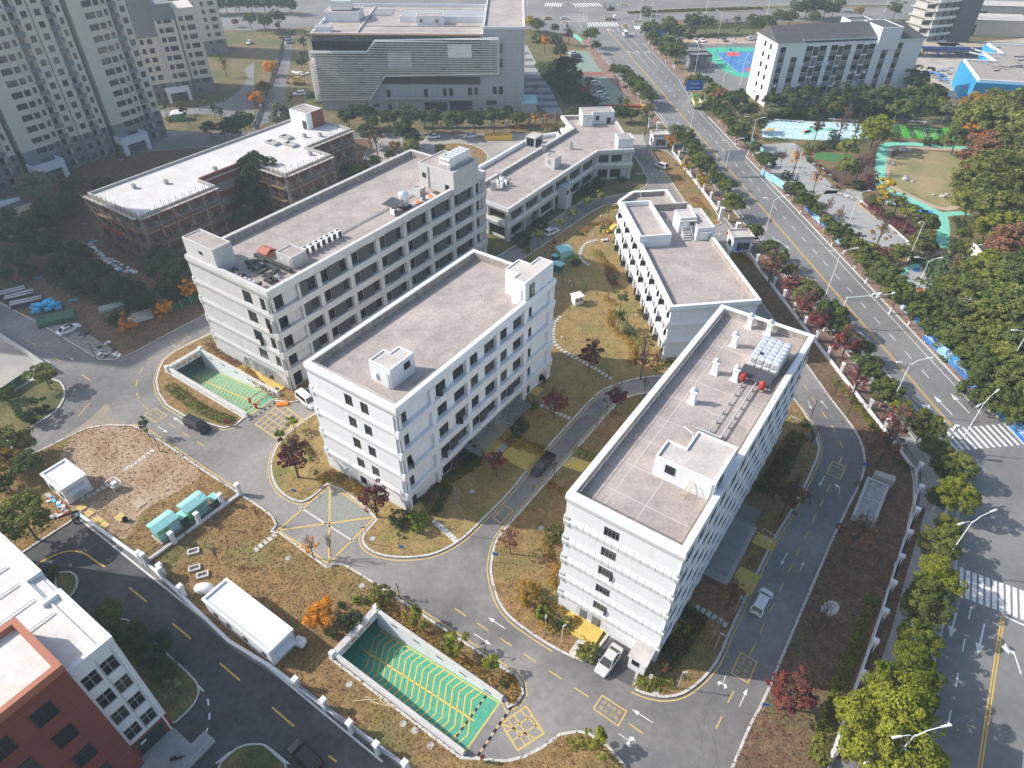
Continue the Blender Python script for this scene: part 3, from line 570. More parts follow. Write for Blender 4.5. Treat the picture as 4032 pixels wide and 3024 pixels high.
def office(name, label, O, Wd, Ln, ztop, zroof, tips, mat, pmat, cols, side, front, pan_front=None, pan_side=None, rec=1.05, bd_=.2):
    b = root(name, label, 'building', (O[0], O[1], 0), AN)
    x1 = Wd-rec-.3
    P('core', MB().box(bd_+.01, bd_+.3, -.1, x1, Ln-bd_-.01, zroof-.3), mat, b)
    P('rear_wall', MB().box(bd_, bd_+.15, -.1, .9, Ln-bd_, zroof-.35).box(.9, Ln-.9, -.1, Wd-bd_-.02, Ln-bd_, zroof-.35), mat, b)
    P('roof', MB().box(.97, .97, zroof-.29, Wd-.97, Ln-.97, zroof), m_roof, b)
    P('parapet', MB().loops([rect(0,0,Wd,Ln,1.3,ztop-1.55), rect(0,0,Wd,Ln,bd_,ztop-1.55), rect(0,0,Wd,Ln,.0,ztop-.75), rect(0,0,Wd,Ln,.1,ztop), rect(0,0,Wd,Ln,.85,ztop-.04)], False, False), mat, b)
    P('parapet_lining', MB().loops([rect(0,0,Wd,Ln,.85,ztop-.04), rect(0,0,Wd,Ln,.97,ztop-.06), rect(0,0,Wd,Ln,.98,zroof-.05)], False, False), m_stain, b)
    prof = [(bd_, .72), (0, 0), (0, -.05), (bd_, -.95)]
    sprof = prof if rec < .5 else [(.16, .66), (0, .58), (0, .5), (bd_, -.75)]
    inn = .8
    for zt in tips:
        mb = MB(); A_ = prof+[(inn, -.95), (inn, .72)]
        def ext(P3, n): mb.loops([P3(0), P3(1)])
        mb.loops([[(x, d, zt+z) for d, z in A_] for x in (0, Wd-.03)]); mb.loops([[(d, y, zt+z) for d, z in A_] for y in (Ln, .02)][::1]); mb.loops([[(x, Ln-d, zt+z) for d, z in A_] for x in (Wd-.03, .02)])
        S_ = sprof+[(rec+.25, -.95), (rec+.25, sprof[0][1])]; mb.loops([[(Wd-d, y, zt+z) for d, z in S_] for y in (.03, Ln-.03)])
        bd = P('band', mb, m_joint if pan_front else mat, b)
        for pw, x0, y0, ang, ln, pr in ((pan_front, 0, 0, 0, Wd, prof), (pan_side, Wd, 0, math.pi/2, Ln, sprof)):
            if not pw: continue
            n = int((ln-.1)/pw); w = (ln-.06)/n; me = cached((name, label, pw, ang), lambda: panel_mesh(pr, w, pmat))
            for i in range(n): I('panel', me, bd, fT(x0, y0, ang)(.03+i*w, 0, zt), ang)
    # right side: recessed wall, columns, windows, charcoal panels
    for s, w in cols: P('column', MB().box(Wd-rec-.02, s-w/2, -.1, Wd-bd_-.02, s+w/2, zroof-.4), mat, b)
    hol = [(s0, s1, z0, z1, kw) for s0, s1, z0, z1, kw in side if kw.get('k') != 'p']
    for h in hol: h[4].pop('k', None)
    winrow(b, Wd-rec, 0, math.pi/2, Ln-bd_-.01, -.1, zroof-.4, hol, mat, depth=.22 if rec > .5 else .07)
    for s0, s1, z0, z1, kw in side:
        if kw.get('k') == 'p': P('charcoal_panel', MB().box(Wd-rec, s0, z0, Wd-rec+.3, s1, z1), m_panel, b)
    winrow(b, bd_, bd_, 0, Wd-2*bd_-.02, -.1, zroof-.4, front, mat)
    return b
# ---- long grey-white block (five storeys)
OA, OB, OC = (-58.6, 107.1), (-30.1, 76.4), (6.1, 51.0)
cA = [(.8,.6),(6.5,.5),(11.1,1.0),(18.65,1.0),(26.2,1.0),(33.9,1.0),(41.5,1.0),(49.1,1.0),(56.7,1.0),(60.1,.8)]
sA = []
for k, zb in enumerate((16.6, 12.5, 8.4, 4.3, .2)):
    zt = zb+2.95; r = random.Random(k)
    sA.append((1.3, 3.3, zb, zt, dict(nx=2, sash=(1 if k in (1, 2) else 0))))
    sA.append((6.85, 8.6, zb-.05, zt+.2, dict(k='p'))); sA.append((8.6, 10.6, zb, zt, dict(nx=2)))
    for c in (11.6, 19.15, 26.7, 34.4, 42.0, 49.6):
        sA += [(c, c+2.0, zb, zt, dict(nx=2)), (c+2.05, c+4.8, zb-.05, zt+.2, dict(k='p')), (c+4.85, c+6.5, zb, zt, dict(nx=2))]
    sA.append((57.4, 58.9, zb, zt, dict(nx=1)))
fA = []
for k, zb in enumerate((16.75, 12.65, 8.5, 4.4)):
    fA += [(14.55, 16.9, zb, zb+2.9, dict(nx=3, sash=(1 if k == 2 else 0))), (19.1, 20.4, zb, zb+2.9, dict(nx=2, sash=1 if k == 1 else 0))]
fA += [(14.2, 16.8, .1, 2.4, dict(nx=3)), (11.4, 12.6, .1, 2.4, dict(nx=2, ny=1)), (8.6, 9.8, .1, 2.4, dict(nx=2, ny=1))]
bA = office('office_block', 'long grey-white five-storey block with a steel tank and stair houses on its roof', OA, 22.1, 61, 21.6, 20.3, (16.45, 12.4, 8.3, 4.3), m_grey_w, m_grey_p, cA, sA, fA, None, 1.9, .75)
roof_house(bA, [(.4,.5),(8.8,.5),(8.8,4.3),(.4,4.3)], 20.2, 25, m_grey_w)
window(bA, .4, .5, 0, 4.2, 5.0, 23, 23.6, 1, 1, -.06)
sh = roof_house(bA, [(13,49),(22.5,49),(22.5,57.6),(13,57.6)], 20.2, 25.3, m_grey_w, par=.25)
window(bA, 13, 49, 0, 1.0, 1.9, 22.4, 23.4, 1, 1, -.06); window(bA, 13, 49, 0, 7.2, 8.1, 21, 22.2, 1, 1, -.06); P('downpipe', MB().tube((15.6,48.9,20.3),(15.6,48.9,25),.12,8), m_grey_p, bA)
roof_house(bA, [(14.1,9),(18.1,9),(18.1,12.5),(14.1,12.5)], 20.2, 22.6, m_grey_w, 'lift_house')
P('notice', MB().box(15.2,8.96,21.4,15.8,8.985,21.9), m_lamp, bA)
P('downpipe', MB().tube((17.6,8.9,20.3),(17.6,8.9,22.2),.05,6), m_steel, bA)
roof_house(bA, [(15.2,44.2),(17.2,44.2),(17.2,46.0),(15.2,46.0)], 20.2, 22, m_grey_w, 'vent_shaft')
railing(bA, [(21.0,1.2),(21.0,8.6)], 20.3, .9); railing(bA, [(21.0,13),(21.0,48)], 20.3, .9, 2.4)
P('lightning_band', MB().poly_tube([(.5,8.5,21.75),(.5,60.5,21.75)], .02, 4).tube((.5,8.5,21.6),(.5,8.5,21.75),.02,4), m_steel, bA)
for x, y in ((6, 12.6), (17, 26.5), (10.4, 49.5), (18.6, 31.5), (3, 58.5)): P('lightning_rod', MB().tube((x,y,20.3),(x,y,22),.04,6), m_lamp, bA)
P('roof_pipe', MB().tube((15.2,15,20.55),(15.2,44,20.55),.07,6).tube((15.5,15,20.55),(15.5,44,20.55),.07,6), m_steel, bA)
for x, y, l, t in ((2.2,14.5,.5,.4),): pass
# front porch of the long block
P('porch_slab', MB().box(8,-2.2,-.05,20,.3,.35), MT('yellow_tile', (.66,.47,.13), (.56,.4,.12), 1.2, .8), bA)
P('porch_canopy', MB().box(10.5,-1.6,2.9,18.2,.44,2.98), m_clear, bA)
for i in range(5): P('canopy_bracket', MB().box(10.8+i*1.75,-1.6,2.72,10.9+i*1.75,.44,2.9), m_steel, bA)
# ---- middle white block (five storeys)
cB = [(.8,.6),(7.6,.8),(15.85,.7),(23.7,.8),(31.5,.9),(39.3,.7)]
sB = []
for k, zb in enumerate((17.15, 12.9, 8.6, 4.3, .25)):
    zt = zb+2.05
    sB += [(1.3, 2.6, zb, zt, dict(nx=1, sash=(1 if k == 2 else 0))), (33.2, 34.15, zb, zt, dict(nx=1))]
    for j, (a, b_, c, d) in enumerate(((8.95,11.15,12.9,15.45), (17.05,18.95,20.7,23.3), (25,26.85,28.6,31))):
        low = k >= 3-(j > 1)+(j == 0)*0
        sB += [(a, b_, zb, zt, dict(nx=2, sash=(-1 if (j, k) in ((0,0),(0,3)) else 0))), (c, d, zb, zt, dict(nx=2, sash=(-1 if (j, k) == (0, 2) else 0)))]
        if k >= 3: sB.append((b_+.05, c-.05, zb-.1, zt+.25, dict(k='p')))
    if k == 4: sB.append((37.2, 38.6, zb, zt-.3, dict(nx=1, sash=1)))
fB = []
for zb in (17.25, 12.95, 8.65, 4.35): fB += [(7.4, 8.95, zb, zb+2.2, dict(nx=2, ny=2, tr=.55)), (10.5, 12.0, zb, zb+2.2, dict(nx=2, ny=2, tr=.55))]
fB += [(7.3, 8.7, .4, 2.3, dict(nx=2))]
bB = office('office_block', 'white five-storey block with a bare concrete roof between the two other long blocks', OB, 17.8, 40.6, 21.6, 20.3, (16.6, 12.35, 8.0, 3.75), m_white, m_white2, cB, sB, fB, None, 1.5, .75)
roof_house(bB, [(9.6,3.9),(13.6,3.9),(13.6,8.8),(10.9,8.8),(10.9,7),(9.6,7)], 20.2, 23.8, m_white, roof=m_roof2)
window(bB, 13.6, 3.9, math.pi/2, 2.7, 3.9, 22, 23.1, 1, 1, -.06); P('meter_box', MB().box(10.4,3.65,21.2,11,3.9,22.1), m_lamp, bB); P('downpipe', MB().tube((12.9,3.8,20.3),(12.9,3.8,23),.06,6).tube((13.2,3.8,20.3),(13.2,3.8,23),.06,6), m_lamp, bB)
roof_house(bB, [(12.2,33.3),(14.7,33.3),(14.7,31.5),(17.4,31.5),(17.4,39.9),(14.6,39.9),(14.6,37.2),(12.2,37.2)], 20.2, 25, m_white, roof=m_roof2)
window(bB, 17.4, 31.5, math.pi/2, 1.2, 2.6, 21.7, 24.0, 1, 2, -.06); P('downpipe', MB().tube((16.6,31.4,20.3),(16.6,31.4,23.5),.06,6), m_lamp, bB)
railing(bB, [(1.2,1.1),(16.8,1.1)], 20.3, 1.25, 1.6, m_lamp); railing(bB, [(16.75,1.1),(16.75,31)], 20.3, 1.3, 1.6)
P('lightning_band', MB().tube((.5,.6,21.8),(.5,40.2,21.8),.025,4), m_steel, bB)
P('cable_tray', MB().box(1.6,3,20.3,1.75,38,20.36).box(1.1,3,20.3,1.2,38,20.34), m_stain, bB)
for x, y in ((1.0,.9),(1.0,37),(10.5,29.5),(16.3,29.5)): P('lightning_rod', MB().tube((x,y,20.3),(x,y,22.4),.04,6), m_lamp, bB)
cp = P('entrance_canopy', MB().box(16.9,13.4,3.35,21.2,28.6,3.43), m_clear, bB)
for i in range(6): P('canopy_beam', MB().box(16.9,13.8+i*2.85,3.15,21.2,13.95+i*2.85,3.35), m_steel, cp)
m_ytile = MT('yellow_step_tile', (.6,.45,.11), (.5,.37,.1), 1.5, .8)
P('entrance_step', MB().box(17.2,16.5,0,20.6,26,.45), m_ytile, bB); P('entrance_step', MB().box(20.6,16.5,0,21.2,26,.28).box(21.2,16.5,0,21.8,26,.15), m_conc, bB)
P('side_door', MB().box(17.0,1.3,.1,17.06,2.4,2.3), m_dark, bB); P('side_step', MB().box(17.2,.9,0,18.6,2.9,.3), m_ytile, bB); P('side_step', MB().box(17.2,34,0,18.8,36.4,.3), m_ytile, bB)
P('garden_step', MB().box(16.9,37.2,0,17.3,38.4,.2), m_conc, bB)
# ---- right white tower block (six storeys)
cC = [(.8,.6)]+[(7.6+6.65*i,.7) for i in range(6)]+[(46.6,.7)]
sC = []
for k, zb in enumerate((19.1, 15.3, 11.6, 7.9, 4.1, .3)):
    for j in range(7):
        a = 1.3+6.65*j if j else 1.4
        sC += [(a+.3, a+2.3, zb, zb+2.2, dict(nx=2)), (a+3.6, a+5.4, zb, zb+2.2, dict(nx=2))]
fC = [(5.0, 6.95, z, z+1.75, dict(nx=4, ny=2, frame=m_span, sash=(1 if i in (2, 4) else 0))) for i, z in enumerate((18.9, 15.2, 11.5, 7.75, 4.0))]
fC += [(3.3, 4.4, .05, 2.3, dict(nx=2, ny=1)), (5.1, 6.4, .05, 2.3, dict(nx=2, ny=1))]
bC = office('office_block', 'white six-storey block with red pressure tanks and vents on its roof', OC, 14.75, 47.4, 23, 21.8, (18.35, 14.6, 10.9, 7.2, 3.5), m_white, m_white2, [], sC, fC, .88, 1.75, .21)
roof_house(bC, [(6.5,9.3),(13.9,9.3),(13.9,16.1),(8.9,16.1),(8.9,12.6),(6.5,12.6)], 21.7, 25, m_white, roof=m_roof2, ph=.25)
window(bC, 6.5, 9.3, 0, 1.4, 2.6, 23.2, 24.4, 3, 1, -.05); window(bC, 13.9, 9.3, math.pi/2, 1.2, 2.4, 22.6, 24.4, 1, 1, -.05); P('downpipe', MB().tube((13.5,9.2,21.8),(13.5,9.2,24.6),.06,6), m_lamp, bC)
for i, (x, y) in enumerate(((5.2,24.2),(5.3,31.8),(5.2,39.5),(5.4,45.4),(8.4,45.4),(8.2,32))):
    v = P('vent_shaft', MB().loops([rect(x-.6,y-.55,x+.6,y+.55,0,21.8), rect(x-.6,y-.55,x+.6,y+.55,.18,22.15), rect(x-.6,y-.55,x+.6,y+.55,.22,23.6), rect(x-.6,y-.55,x+.6,y+.55,.1,23.65), rect(x-.6,y-.55,x+.6,y+.55,.1,23.8)]), m_white, bC)
    P('turbine_cowl', MB().lathe(x, y, [(.15,23.8),(.18,24.0),(.3,24.1),(.32,24.25),(.2,24.42),(.05,24.45)], 14), m_steel, v, True)
railing(bC, [(1.3,1.15),(13.6,1.15)], 21.8, 1.15, 1.6, m_dark, .16); railing(bC, [(1.3,1.15),(1.3,46.3)], 21.8, 1.15, 1.6, m_steel); railing(bC, [(1.3,46.4),(13.5,46.4)], 21.8, 1.2, 2, m_lamp, .2)
P('roof_gutter', MB().box(13.5,1.2,21.8,13.62,46.3,22.35), m_stain, bC)
for off, y1 in ((9.4, 31.5), (11.0, 33.0)):
    q = P('roof_pipe', MB().tube((off,19.4,22.3),(off,y1,22.3),.07 if off < 10 else .11,8), m_steel, bC)
    for i in range(6): P('pipe_stand', MB().box(off-.12,19.8+i*2.2,21.8,off+.12,20.05+i*2.2,22.2), m_conc, q)
P('roof_pipe', MB().poly_tube([(11,19.4,22.3),(7.5,19.4,22.3),(7.5,19.4,22.8)], .11, 8), m_steel, bC)
P('cctv_arm', MB().poly_tube([(8.3,16.6,21.8),(8.3,16.6,23.6),(6.9,17.2,23.7)], .05, 6), m_lamp, bC)
for i in range(9): P('roof_joint', MB().box(1.6,4.5+i*4.8,21.8,13.3,4.58+i*4.8,21.806), MT('pale_seal', (.58,.53,.5)), bC) if i == 0 else P('roof_joint', MB().box(1.6,4.5+i*4.8,21.8,13.3,4.58+i*4.8,21.806), bpy.data.materials['pale_seal'], bC)
P('roof_joint', MB().box(4.0,1.6,21.806,4.08,46,21.811), bpy.data.materials['pale_seal'], bC); P('roof_joint', MB().box(8.0,1.6,21.806,8.08,9,21.811), bpy.data.materials['pale_seal'], bC)
P('front_door', MB().box(8.1,.30,.0,11.8,.44,2.3), m_lamp, bC)
for x in (3.2, 5.0): P('door_canopy', MB().add([(x-.1,-.7,2.3),(x+1.5,-.7,2.3),(x+1.5,.44,2.6),(x-.1,.44,2.6)], [(0,1,2,3)]), m_clear, bC)
P('porch_slab', MB().box(1.9,-2.0,0,7.2,.3,.4).box(1.9,-2.4,0,7.2,-2.0,.2), [m_ytile], bC)
kb = P('porch_kiosk', MB().box(11.9,-2.2,0,14.1,.4,2.7), m_white, bC); P('kiosk_roof', MB().add([(11.7,-2.4,2.72),(14.3,-2.4,2.72),(14.3,.42,3.2),(11.7,.42,3.2)], [(0,1,2,3)]), m_roof2, kb); P('kiosk_window', MB().box(12.3,-2.24,1.3,13.3,-2.2,2.3), m_glass, kb)
cp = P('entrance_canopy', MB().box(14.3,15,3.2,17.6,29,3.28), m_clear, bC)
for i in range(6): P('canopy_beam', MB().box(14.3,15.4+i*2.6,3.0,17.6,15.55+i*2.6,3.2), m_steel, cp)
P('entrance_step', MB().box(14.5,16,0,18.0,28,.4), m_conc, bC); P('side_step', MB().box(14.5,5,0,16.4,7.6,.3), m_ytile, bC)
# ---- three-storey white block
OD = (29.0, 104.9); AD = math.atan2(2.6, 17.8)
def lD(x, y): c, s = math.cos(-AD), math.sin(-AD); x -= OD[0]; y -= OD[1]; return (c*x-s*y, s*x+c*y)
bD = root('classroom_block', 'white three-storey angular block with a raised roof terrace beside the avenue gate', 'building', (OD[0], OD[1], 0), AD)
outD = [lD(*p) for p in ((29.0,104.9),(46.8,107.5),(43.0,135.5),(41.2,149.5),(38.3,149.3),(37.4,156.6),(28.6,155.4),(24.6,150.2))]
def ringpoly(parent, name, poly, spec, mat, cap=False):
    Q = ccw(list(poly)); return P(name, MB().loops([[(p[0],p[1],z) for p in offset(Q, d, True)] for d, z in spec], cap, cap), mat, parent)
ringpoly(bD, 'core', outD, [(1.3, -.1), (1.3, 11.1)], m_white, True)
P('roof', MB().sheet(offset(ccw(list(outD)), .9, True), 11.25), m_roof, bD)
ringpoly(bD, 'parapet', outD, [(1.4,10.9),(.45,10.9),(0,11.7),(.1,12.4),(.85,12.36)], m_white); ringpoly(bD, 'parapet_lining', outD, [(.85,12.36),(.95,12.34),(.97,11.2)], m_stain)
for zt in (8.3, 4.25):
    ringpoly(bD, 'band', outD, [(.3, zt-1.0), (0, zt-.06), (0, zt), (.3, zt+.75)], m_white, True)
LD = math.hypot(*[a-b_ for a, b_ in zip(outD[7], outD[0])]); aD = math.atan2(outD[0][1]-outD[7][1], outD[0][0]-outD[7][0])
T7 = fT(outD[7][0], outD[7][1], aD); p0 = T7(0, -1.05, 0)
hD = []
nb_ = 6; bw = (LD-1.2)/nb_
for k, zb in enumerate((8.75, 4.75, .3)):
    for j in range(nb_):
        s = .9+j*bw; hD += [(s+.5, s+2.0, zb, zb+2.0, dict(nx=1, sash=1)), (s+4.4, s+6.6, zb-.2, zb+2.2, dict(nx=2, sash=1))]
winrow(bD, p0[0], p0[1], aD, LD-.5, -.1, 11, hD, m_white)
for j in range(nb_+1):
    s = .7+j*bw; q = [T7(s-.35,-1.1,0), T7(s+.35,-1.1,0), T7(s+.35,-.47,0), T7(s-.35,-.47,0)]; P('column', MB().prism(q, -.1, 11), m_white, bD)
for k, zb in enumerate((8.6, 4.6, .1)):
    for j in range(nb_):
        s = .9+j*bw+2.3; q = [T7(s,-1.06,0), T7(s+1.5,-1.06,0), T7(s+1.5,-.75,0), T7(s,-.75,0)]; P('charcoal_panel', MB().prism(q, zb, zb+2.5), m_gcl, bD)
wallface(bD, 'wall', .5, .45, 0, 17.0, -.1, 11, [], m_white)
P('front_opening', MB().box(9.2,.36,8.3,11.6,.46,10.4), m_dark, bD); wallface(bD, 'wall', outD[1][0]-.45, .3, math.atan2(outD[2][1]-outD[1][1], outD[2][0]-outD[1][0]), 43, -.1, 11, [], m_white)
rp = [lD(*p) for p in ((26.8,129.4),(33.7,130.5),(31.6,147),(24.9,146.1))]
roof_house(bD, rp, 11.2, 13.9, m_white, 'raised_terrace', par=.45, ph=1.0)
for x0, y0, x1, y1 in ((34.4,146.6,38.1,149),):
    pass
P('divider_wall', MB().ribbon([lD(31.6,147.2), lD(41,148.4)], .4, 12.7, z0=11.2), m_stain, bD)
b1 = roof_house(bD, [lD(*p) for p in ((36.2,135.4),(39.9,136),(39.4,140),(35.7,139.5))], 11.2, 15.2, m_white, roof=m_roof2)
roof_house(bD, [lD(*p) for p in ((39.6,132.8),(43.4,133.3),(42.3,142.6),(39.5,142))], 11.2, 14.2, m_white, roof=m_roof2, par=.2, ph=.15)
q = [lD(*p) for p in ((36.7,132.3),(38.8,132.6),(38.5,135.5),(36.5,135.3))]
for i in range(5): P('stair_step', MB().prism([lD(36.9+.0*i,132.5+i*.6), lD(38.7,132.75+i*.6), lD(38.6,133.35+i*.6), lD(36.8,133.1+i*.6)], 11.25, 11.5+i*.28), m_conc, bD)
for x in (36.75, 38.8): P('stair_railing', MB().poly_tube([(*lD(x,132.4),12.2), (*lD(x-.2,135.4),13.6)], .05, 5), m_lamp, bD)
P('stair_door', MB().prism([lD(36.9,135.35), lD(38.1,135.5), lD(38.1,135.6), lD(36.9,135.5)], 12.7, 14.5), m_lamp, bD); P('door_hood', MB().prism([lD(36.2,134.7), lD(39.9,135.2), lD(39.8,136), lD(36.1,135.5)], 14.55, 14.68), m_roof2, bD)
P('stair_window', MB().prism([lD(38.5,135.62), lD(39.4,135.74), lD(39.4,135.8), lD(38.5,135.7)], 13.4, 14.4), m_glass, bD)
P('plant_door', MB().prism([lD(40.4,132.8), lD(42.4,133.05), lD(42.4,133.1), lD(40.4,132.85)], 11.3, 13.1), m_lamp, bD); P('door_hood', MB().prism([lD(40.6,132.2), lD(42.6,132.5), lD(42.5,133.2), lD(40.5,132.9)], 13.2, 13.3), m_roof2, bD)
railing(bD, [lD(30.2,106.3), lD(45.4,108.5)], 11.25, 1.0, 1.8)
for x, y in ((40.2,113),(38.6,107.9),(43.2,108.5),(30.5,153.5),(34.5,139.8)): P('lightning_rod', MB().tube((*lD(x,y),11.25),(*lD(x,y),13.3),.05,6), m_lamp, bD)
# ---- two-storey cranked annex
OE = (-1.1, 151.6); AE = R_(55.8)
bE = root('annex_building', 'low two-storey cranked annex with air conditioners and shafts on its flat roof', 'building', (OE[0], OE[1], 0), 0)
le = lambda x, y: (x-OE[0], y-OE[1])
outE = [le(*p) for p in ((-1.1,151.6),(24.0,189.2),(34.6,190.6),(31.6,220),(14.8,218.6),(17.6,207.3),(-12.5,161.2))]
ringpoly(bE, 'core', outE, [(1.3, -.1), (1.3, 7.8)], m_grey_w, True); P('roof', MB().sheet(offset(ccw(list(outE)), .9, True), 8.0), m_roof, bE)
ringpoly(bE, 'parapet', outE, [(1.4,7.5),(.45,7.5),(0,8.3),(.1,9.1),(.85,9.06)], m_grey_w); ringpoly(bE, 'parapet_lining', outE, [(.85,9.06),(.95,9.04),(.97,7.95)], m_stain)
ringpoly(bE, 'band', outE, [(.3, 3.6), (0, 4.5), (0, 4.56), (.3, 5.3)], m_grey_w, True)
LE = math.hypot(25.1, 37.6); p0 = fT(0, 0, math.atan2(37.6, 25.1))(0, -1.05, 0); aE = math.atan2(37.6, 25.1)
hE = []
for k, zb in enumerate((5.35, .8)):
    for j in range(6):
        s = 1.3+j*7.3
        hE += ([(s, s+1.9, zb, zb+2.1, dict(nx=2)), (s+4.6, s+6.2, zb, zb+2.1, dict(nx=2))] if k == 0 else [(s, s+6.2, zb, zb+2.3, dict(nx=5))] if j not in (1,) else [(s+3.6, s+6.2, zb, zb+2.3, dict(nx=2))])
winrow(bE, p0[0], p0[1], aE, LE-.8, -.1, 7.6, hE, m_grey_w)
TE = fT(0, 0, aE)
for j in range(7): s = .75+j*7.3; P('column', MB().prism([TE(s-.4,-1.1,0), TE(s+.4,-1.1,0), TE(s+.4,-.47,0), TE(s-.4,-.47,0)], -.1, 7.6), m_grey_w, bE)
for j in range(6): s = 1.3+j*7.3; P('charcoal_panel', MB().prism([TE(s+1.95,-1.06,0), TE(s+4.55,-1.06,0), TE(s+4.55,-.7,0), TE(s+1.95,-.7,0)], 5.3, 7.6), m_panel, bE)
a2 = math.atan2(1.4, 10.6); q0 = outE[1]; p0 = fT(q0[0], q0[1], a2)(0, -1.05, 0)
winrow(bE, p0[0], p0[1], a2, 10.2, -.1, 7.6, [(.4,3.4,5.2,7.3,dict(nx=4)),(4.1,7.4,5.2,7.3,dict(nx=4)),(.4,3.4,.7,3.1,dict(nx=4)),(4.1,7.4,.7,3.1,dict(nx=4))], m_grey_w)
T2 = fT(q0[0], q0[1], a2)
for s in (.1, 3.75, 9.9): P('column', MB().prism([T2(s-.35,-1.1,0), T2(s+.35,-1.1,0), T2(s+.35,-.47,0), T2(s-.35,-.47,0)], -.1, 7.6), m_grey_w, bE)
wE = math.hypot(11.4, 9.6); a3 = math.atan2(-9.6, 11.4); q0 = outE[6]; p0 = fT(q0[0], q0[1], a3)(0, -1.05, 0)
winrow(bE, p0[0], p0[1], a3, wE, -.1, 7.6, [(8,13.6,5.2,7.2,dict(nx=7)),(8,13.6,.8,3.2,dict(nx=7))], m_grey_w)
T3 = fT(q0[0], q0[1], a3)
for s in (7.4, wE-.7): P('column', MB().prism([T3(s-.5,-1.1,0), T3(s+.5,-1.1,0), T3(s+.5,-.47,0), T3(s-.5,-.47,0)], -.1, 7.6), m_grey_w, bE)
low = [le(*p) for p in ((-12.9,163),(14.2,204.5),(13.6,209.3),(4.8,204.5),(-9.4,182.6),(-17.6,168))]
ringpoly(bE, 'rear_wing', low, [(0,-.1),(0,7.3),(.7,7.3),(.75,6.3)], m_white); P('rear_roof', MB().sheet(offset(ccw(low), .7, True), 6.35), m_roof, bE)
roof_house(bE, [le(*p) for p in ((8.6,180.4),(11.1,178.4),(13.1,181.4),(10.5,183.2))], 7.9, 10.9, m_grey_w, 'lift_house'); P('notice', MB().obox((*le(9.5,179.6),9.9),(.03,.8,.9),AN), m_lamp, bE)
roof_house(bE, [le(*p) for p in ((29.8,191.8),(34.2,192.4),(33.6,196.6),(29.4,196))], 7.9, 11.6, m_white)
sh = roof_house(bE, [le(*p) for p in ((21.2,211.6),(24.4,211.9),(24.3,214),(31.2,214.8),(30.6,219.4),(20.6,218.4))], 7.9, 11.6, m_white)
P('house_window', MB().obox((*le(26,214.15),9.8),(1.1,.06,1.4),.08), m_glass, sh); P('house_door', MB().obox((*le(29.6,214.6),9),(1.3,.06,2),.08), m_dark, sh); P('door_hood', MB().obox((*le(29.6,214.2),10.2),(1.9,.9,.1),.08), m_roof2, sh); P('door_hood', MB().obox((*le(23,211.5),10.4),(1.3,.6,.1),.08), m_roof2, sh)
for x, y, w, h in ((16.6,193.4,.9,2.1),(8.6,191.5,1.3,2.0),(-3.6,172.2,1.2,1.8),(-5.0,165.6,1.5,2.2)): roof_house(bE, [le(x-w/2,y-w/2), le(x+w/2,y-w/2), le(x+w/2,y+w/2), le(x-w/2,y+w/2)], 7.95, 8+h, m_grey_w, 'vent_shaft', par=.12, ph=.1)
hut = P('glazed_hut', MB().obox((*le(6.2,201.2),7.6),(4.2,3.0,2.6),aE), m_glass, bE); P('hut_roof', MB().obox((*le(6.2,201.2),9.0),(4.7,3.5,.22),aE), m_roof2, hut)
for i in range(4): P('hut_post', MB().obox((le(6.2,201.2)[0]+(2.1*math.cos(aE))*(1 if i%2 else -1)+1.5*math.sin(aE)*(1 if i>1 else -1), le(6.2,201.2)[1]+(2.1*math.sin(aE))*(1 if i%2 else -1)-1.5*math.cos(aE)*(1 if i>1 else -1), 7.6),(.25,.25,2.6),aE), m_white, hut)
cab = TE(25.6, 1.0, 0); P('lift_cabin', MB().obox((cab[0],cab[1],3.0),(3.0,2.6,6.0),aE), m_grey_w, bE); P('cabin_roof', MB().obox((cab[0],cab[1],6.1),(3.3,2.9,.2),aE), m_conc, bE)
for s in (24.6, 26.6): c = TE(s, 2.32, 0); P('cabin_window', MB().obox((c[0],c[1],4.9),(1.1,.06,1.2),aE), m_glass, bE)
for s in (8.6, 10.4): c = TE(s, .9, 0); P('door_canopy', MB().obox((c[0],c[1],3.3),(2.4,2.2,.1),aE), m_clear, bE)
c = TE(11.6, 2.2, 0); P('porch_step', MB().obox((c[0],c[1],.15),(3.4,2.4,.3),aE), m_ytile, bE)
railing(bE, [TE(2,-1.1,0), TE(43,-1.1,0)], 8.0, .9, 2.4)
for x, y in ((2.0,156.8),(14,180),(27,192.6),(5,170)): P('lightning_rod', MB().tube((*le(x,y),8),(*le(x,y),10),.05,6), m_lamp, bE)

for b_, xs, ys, z in ((bA, (5.5, 11), (12, 20, 28, 36, 44), 20.3), (bB, (6, 11.5), (10, 17, 24, 31), 20.3)):
    L_ = 60 if b_ is bA else 40; W_ = 21 if b_ is bA else 16.7
    for x in xs: P('roof_joint', MB().box(x, 9 if b_ is bA else 1.5, z, x+.06, L_-1, z+.006), m_stain, b_)
    for y in ys: P('roof_joint', MB().box(1.1, y, z, W_, y+.06, z+.004), m_stain, b_)
m_fconc = MT('raw_concrete', (.3,.28,.26), (.2,.18,.165), .8, .95)
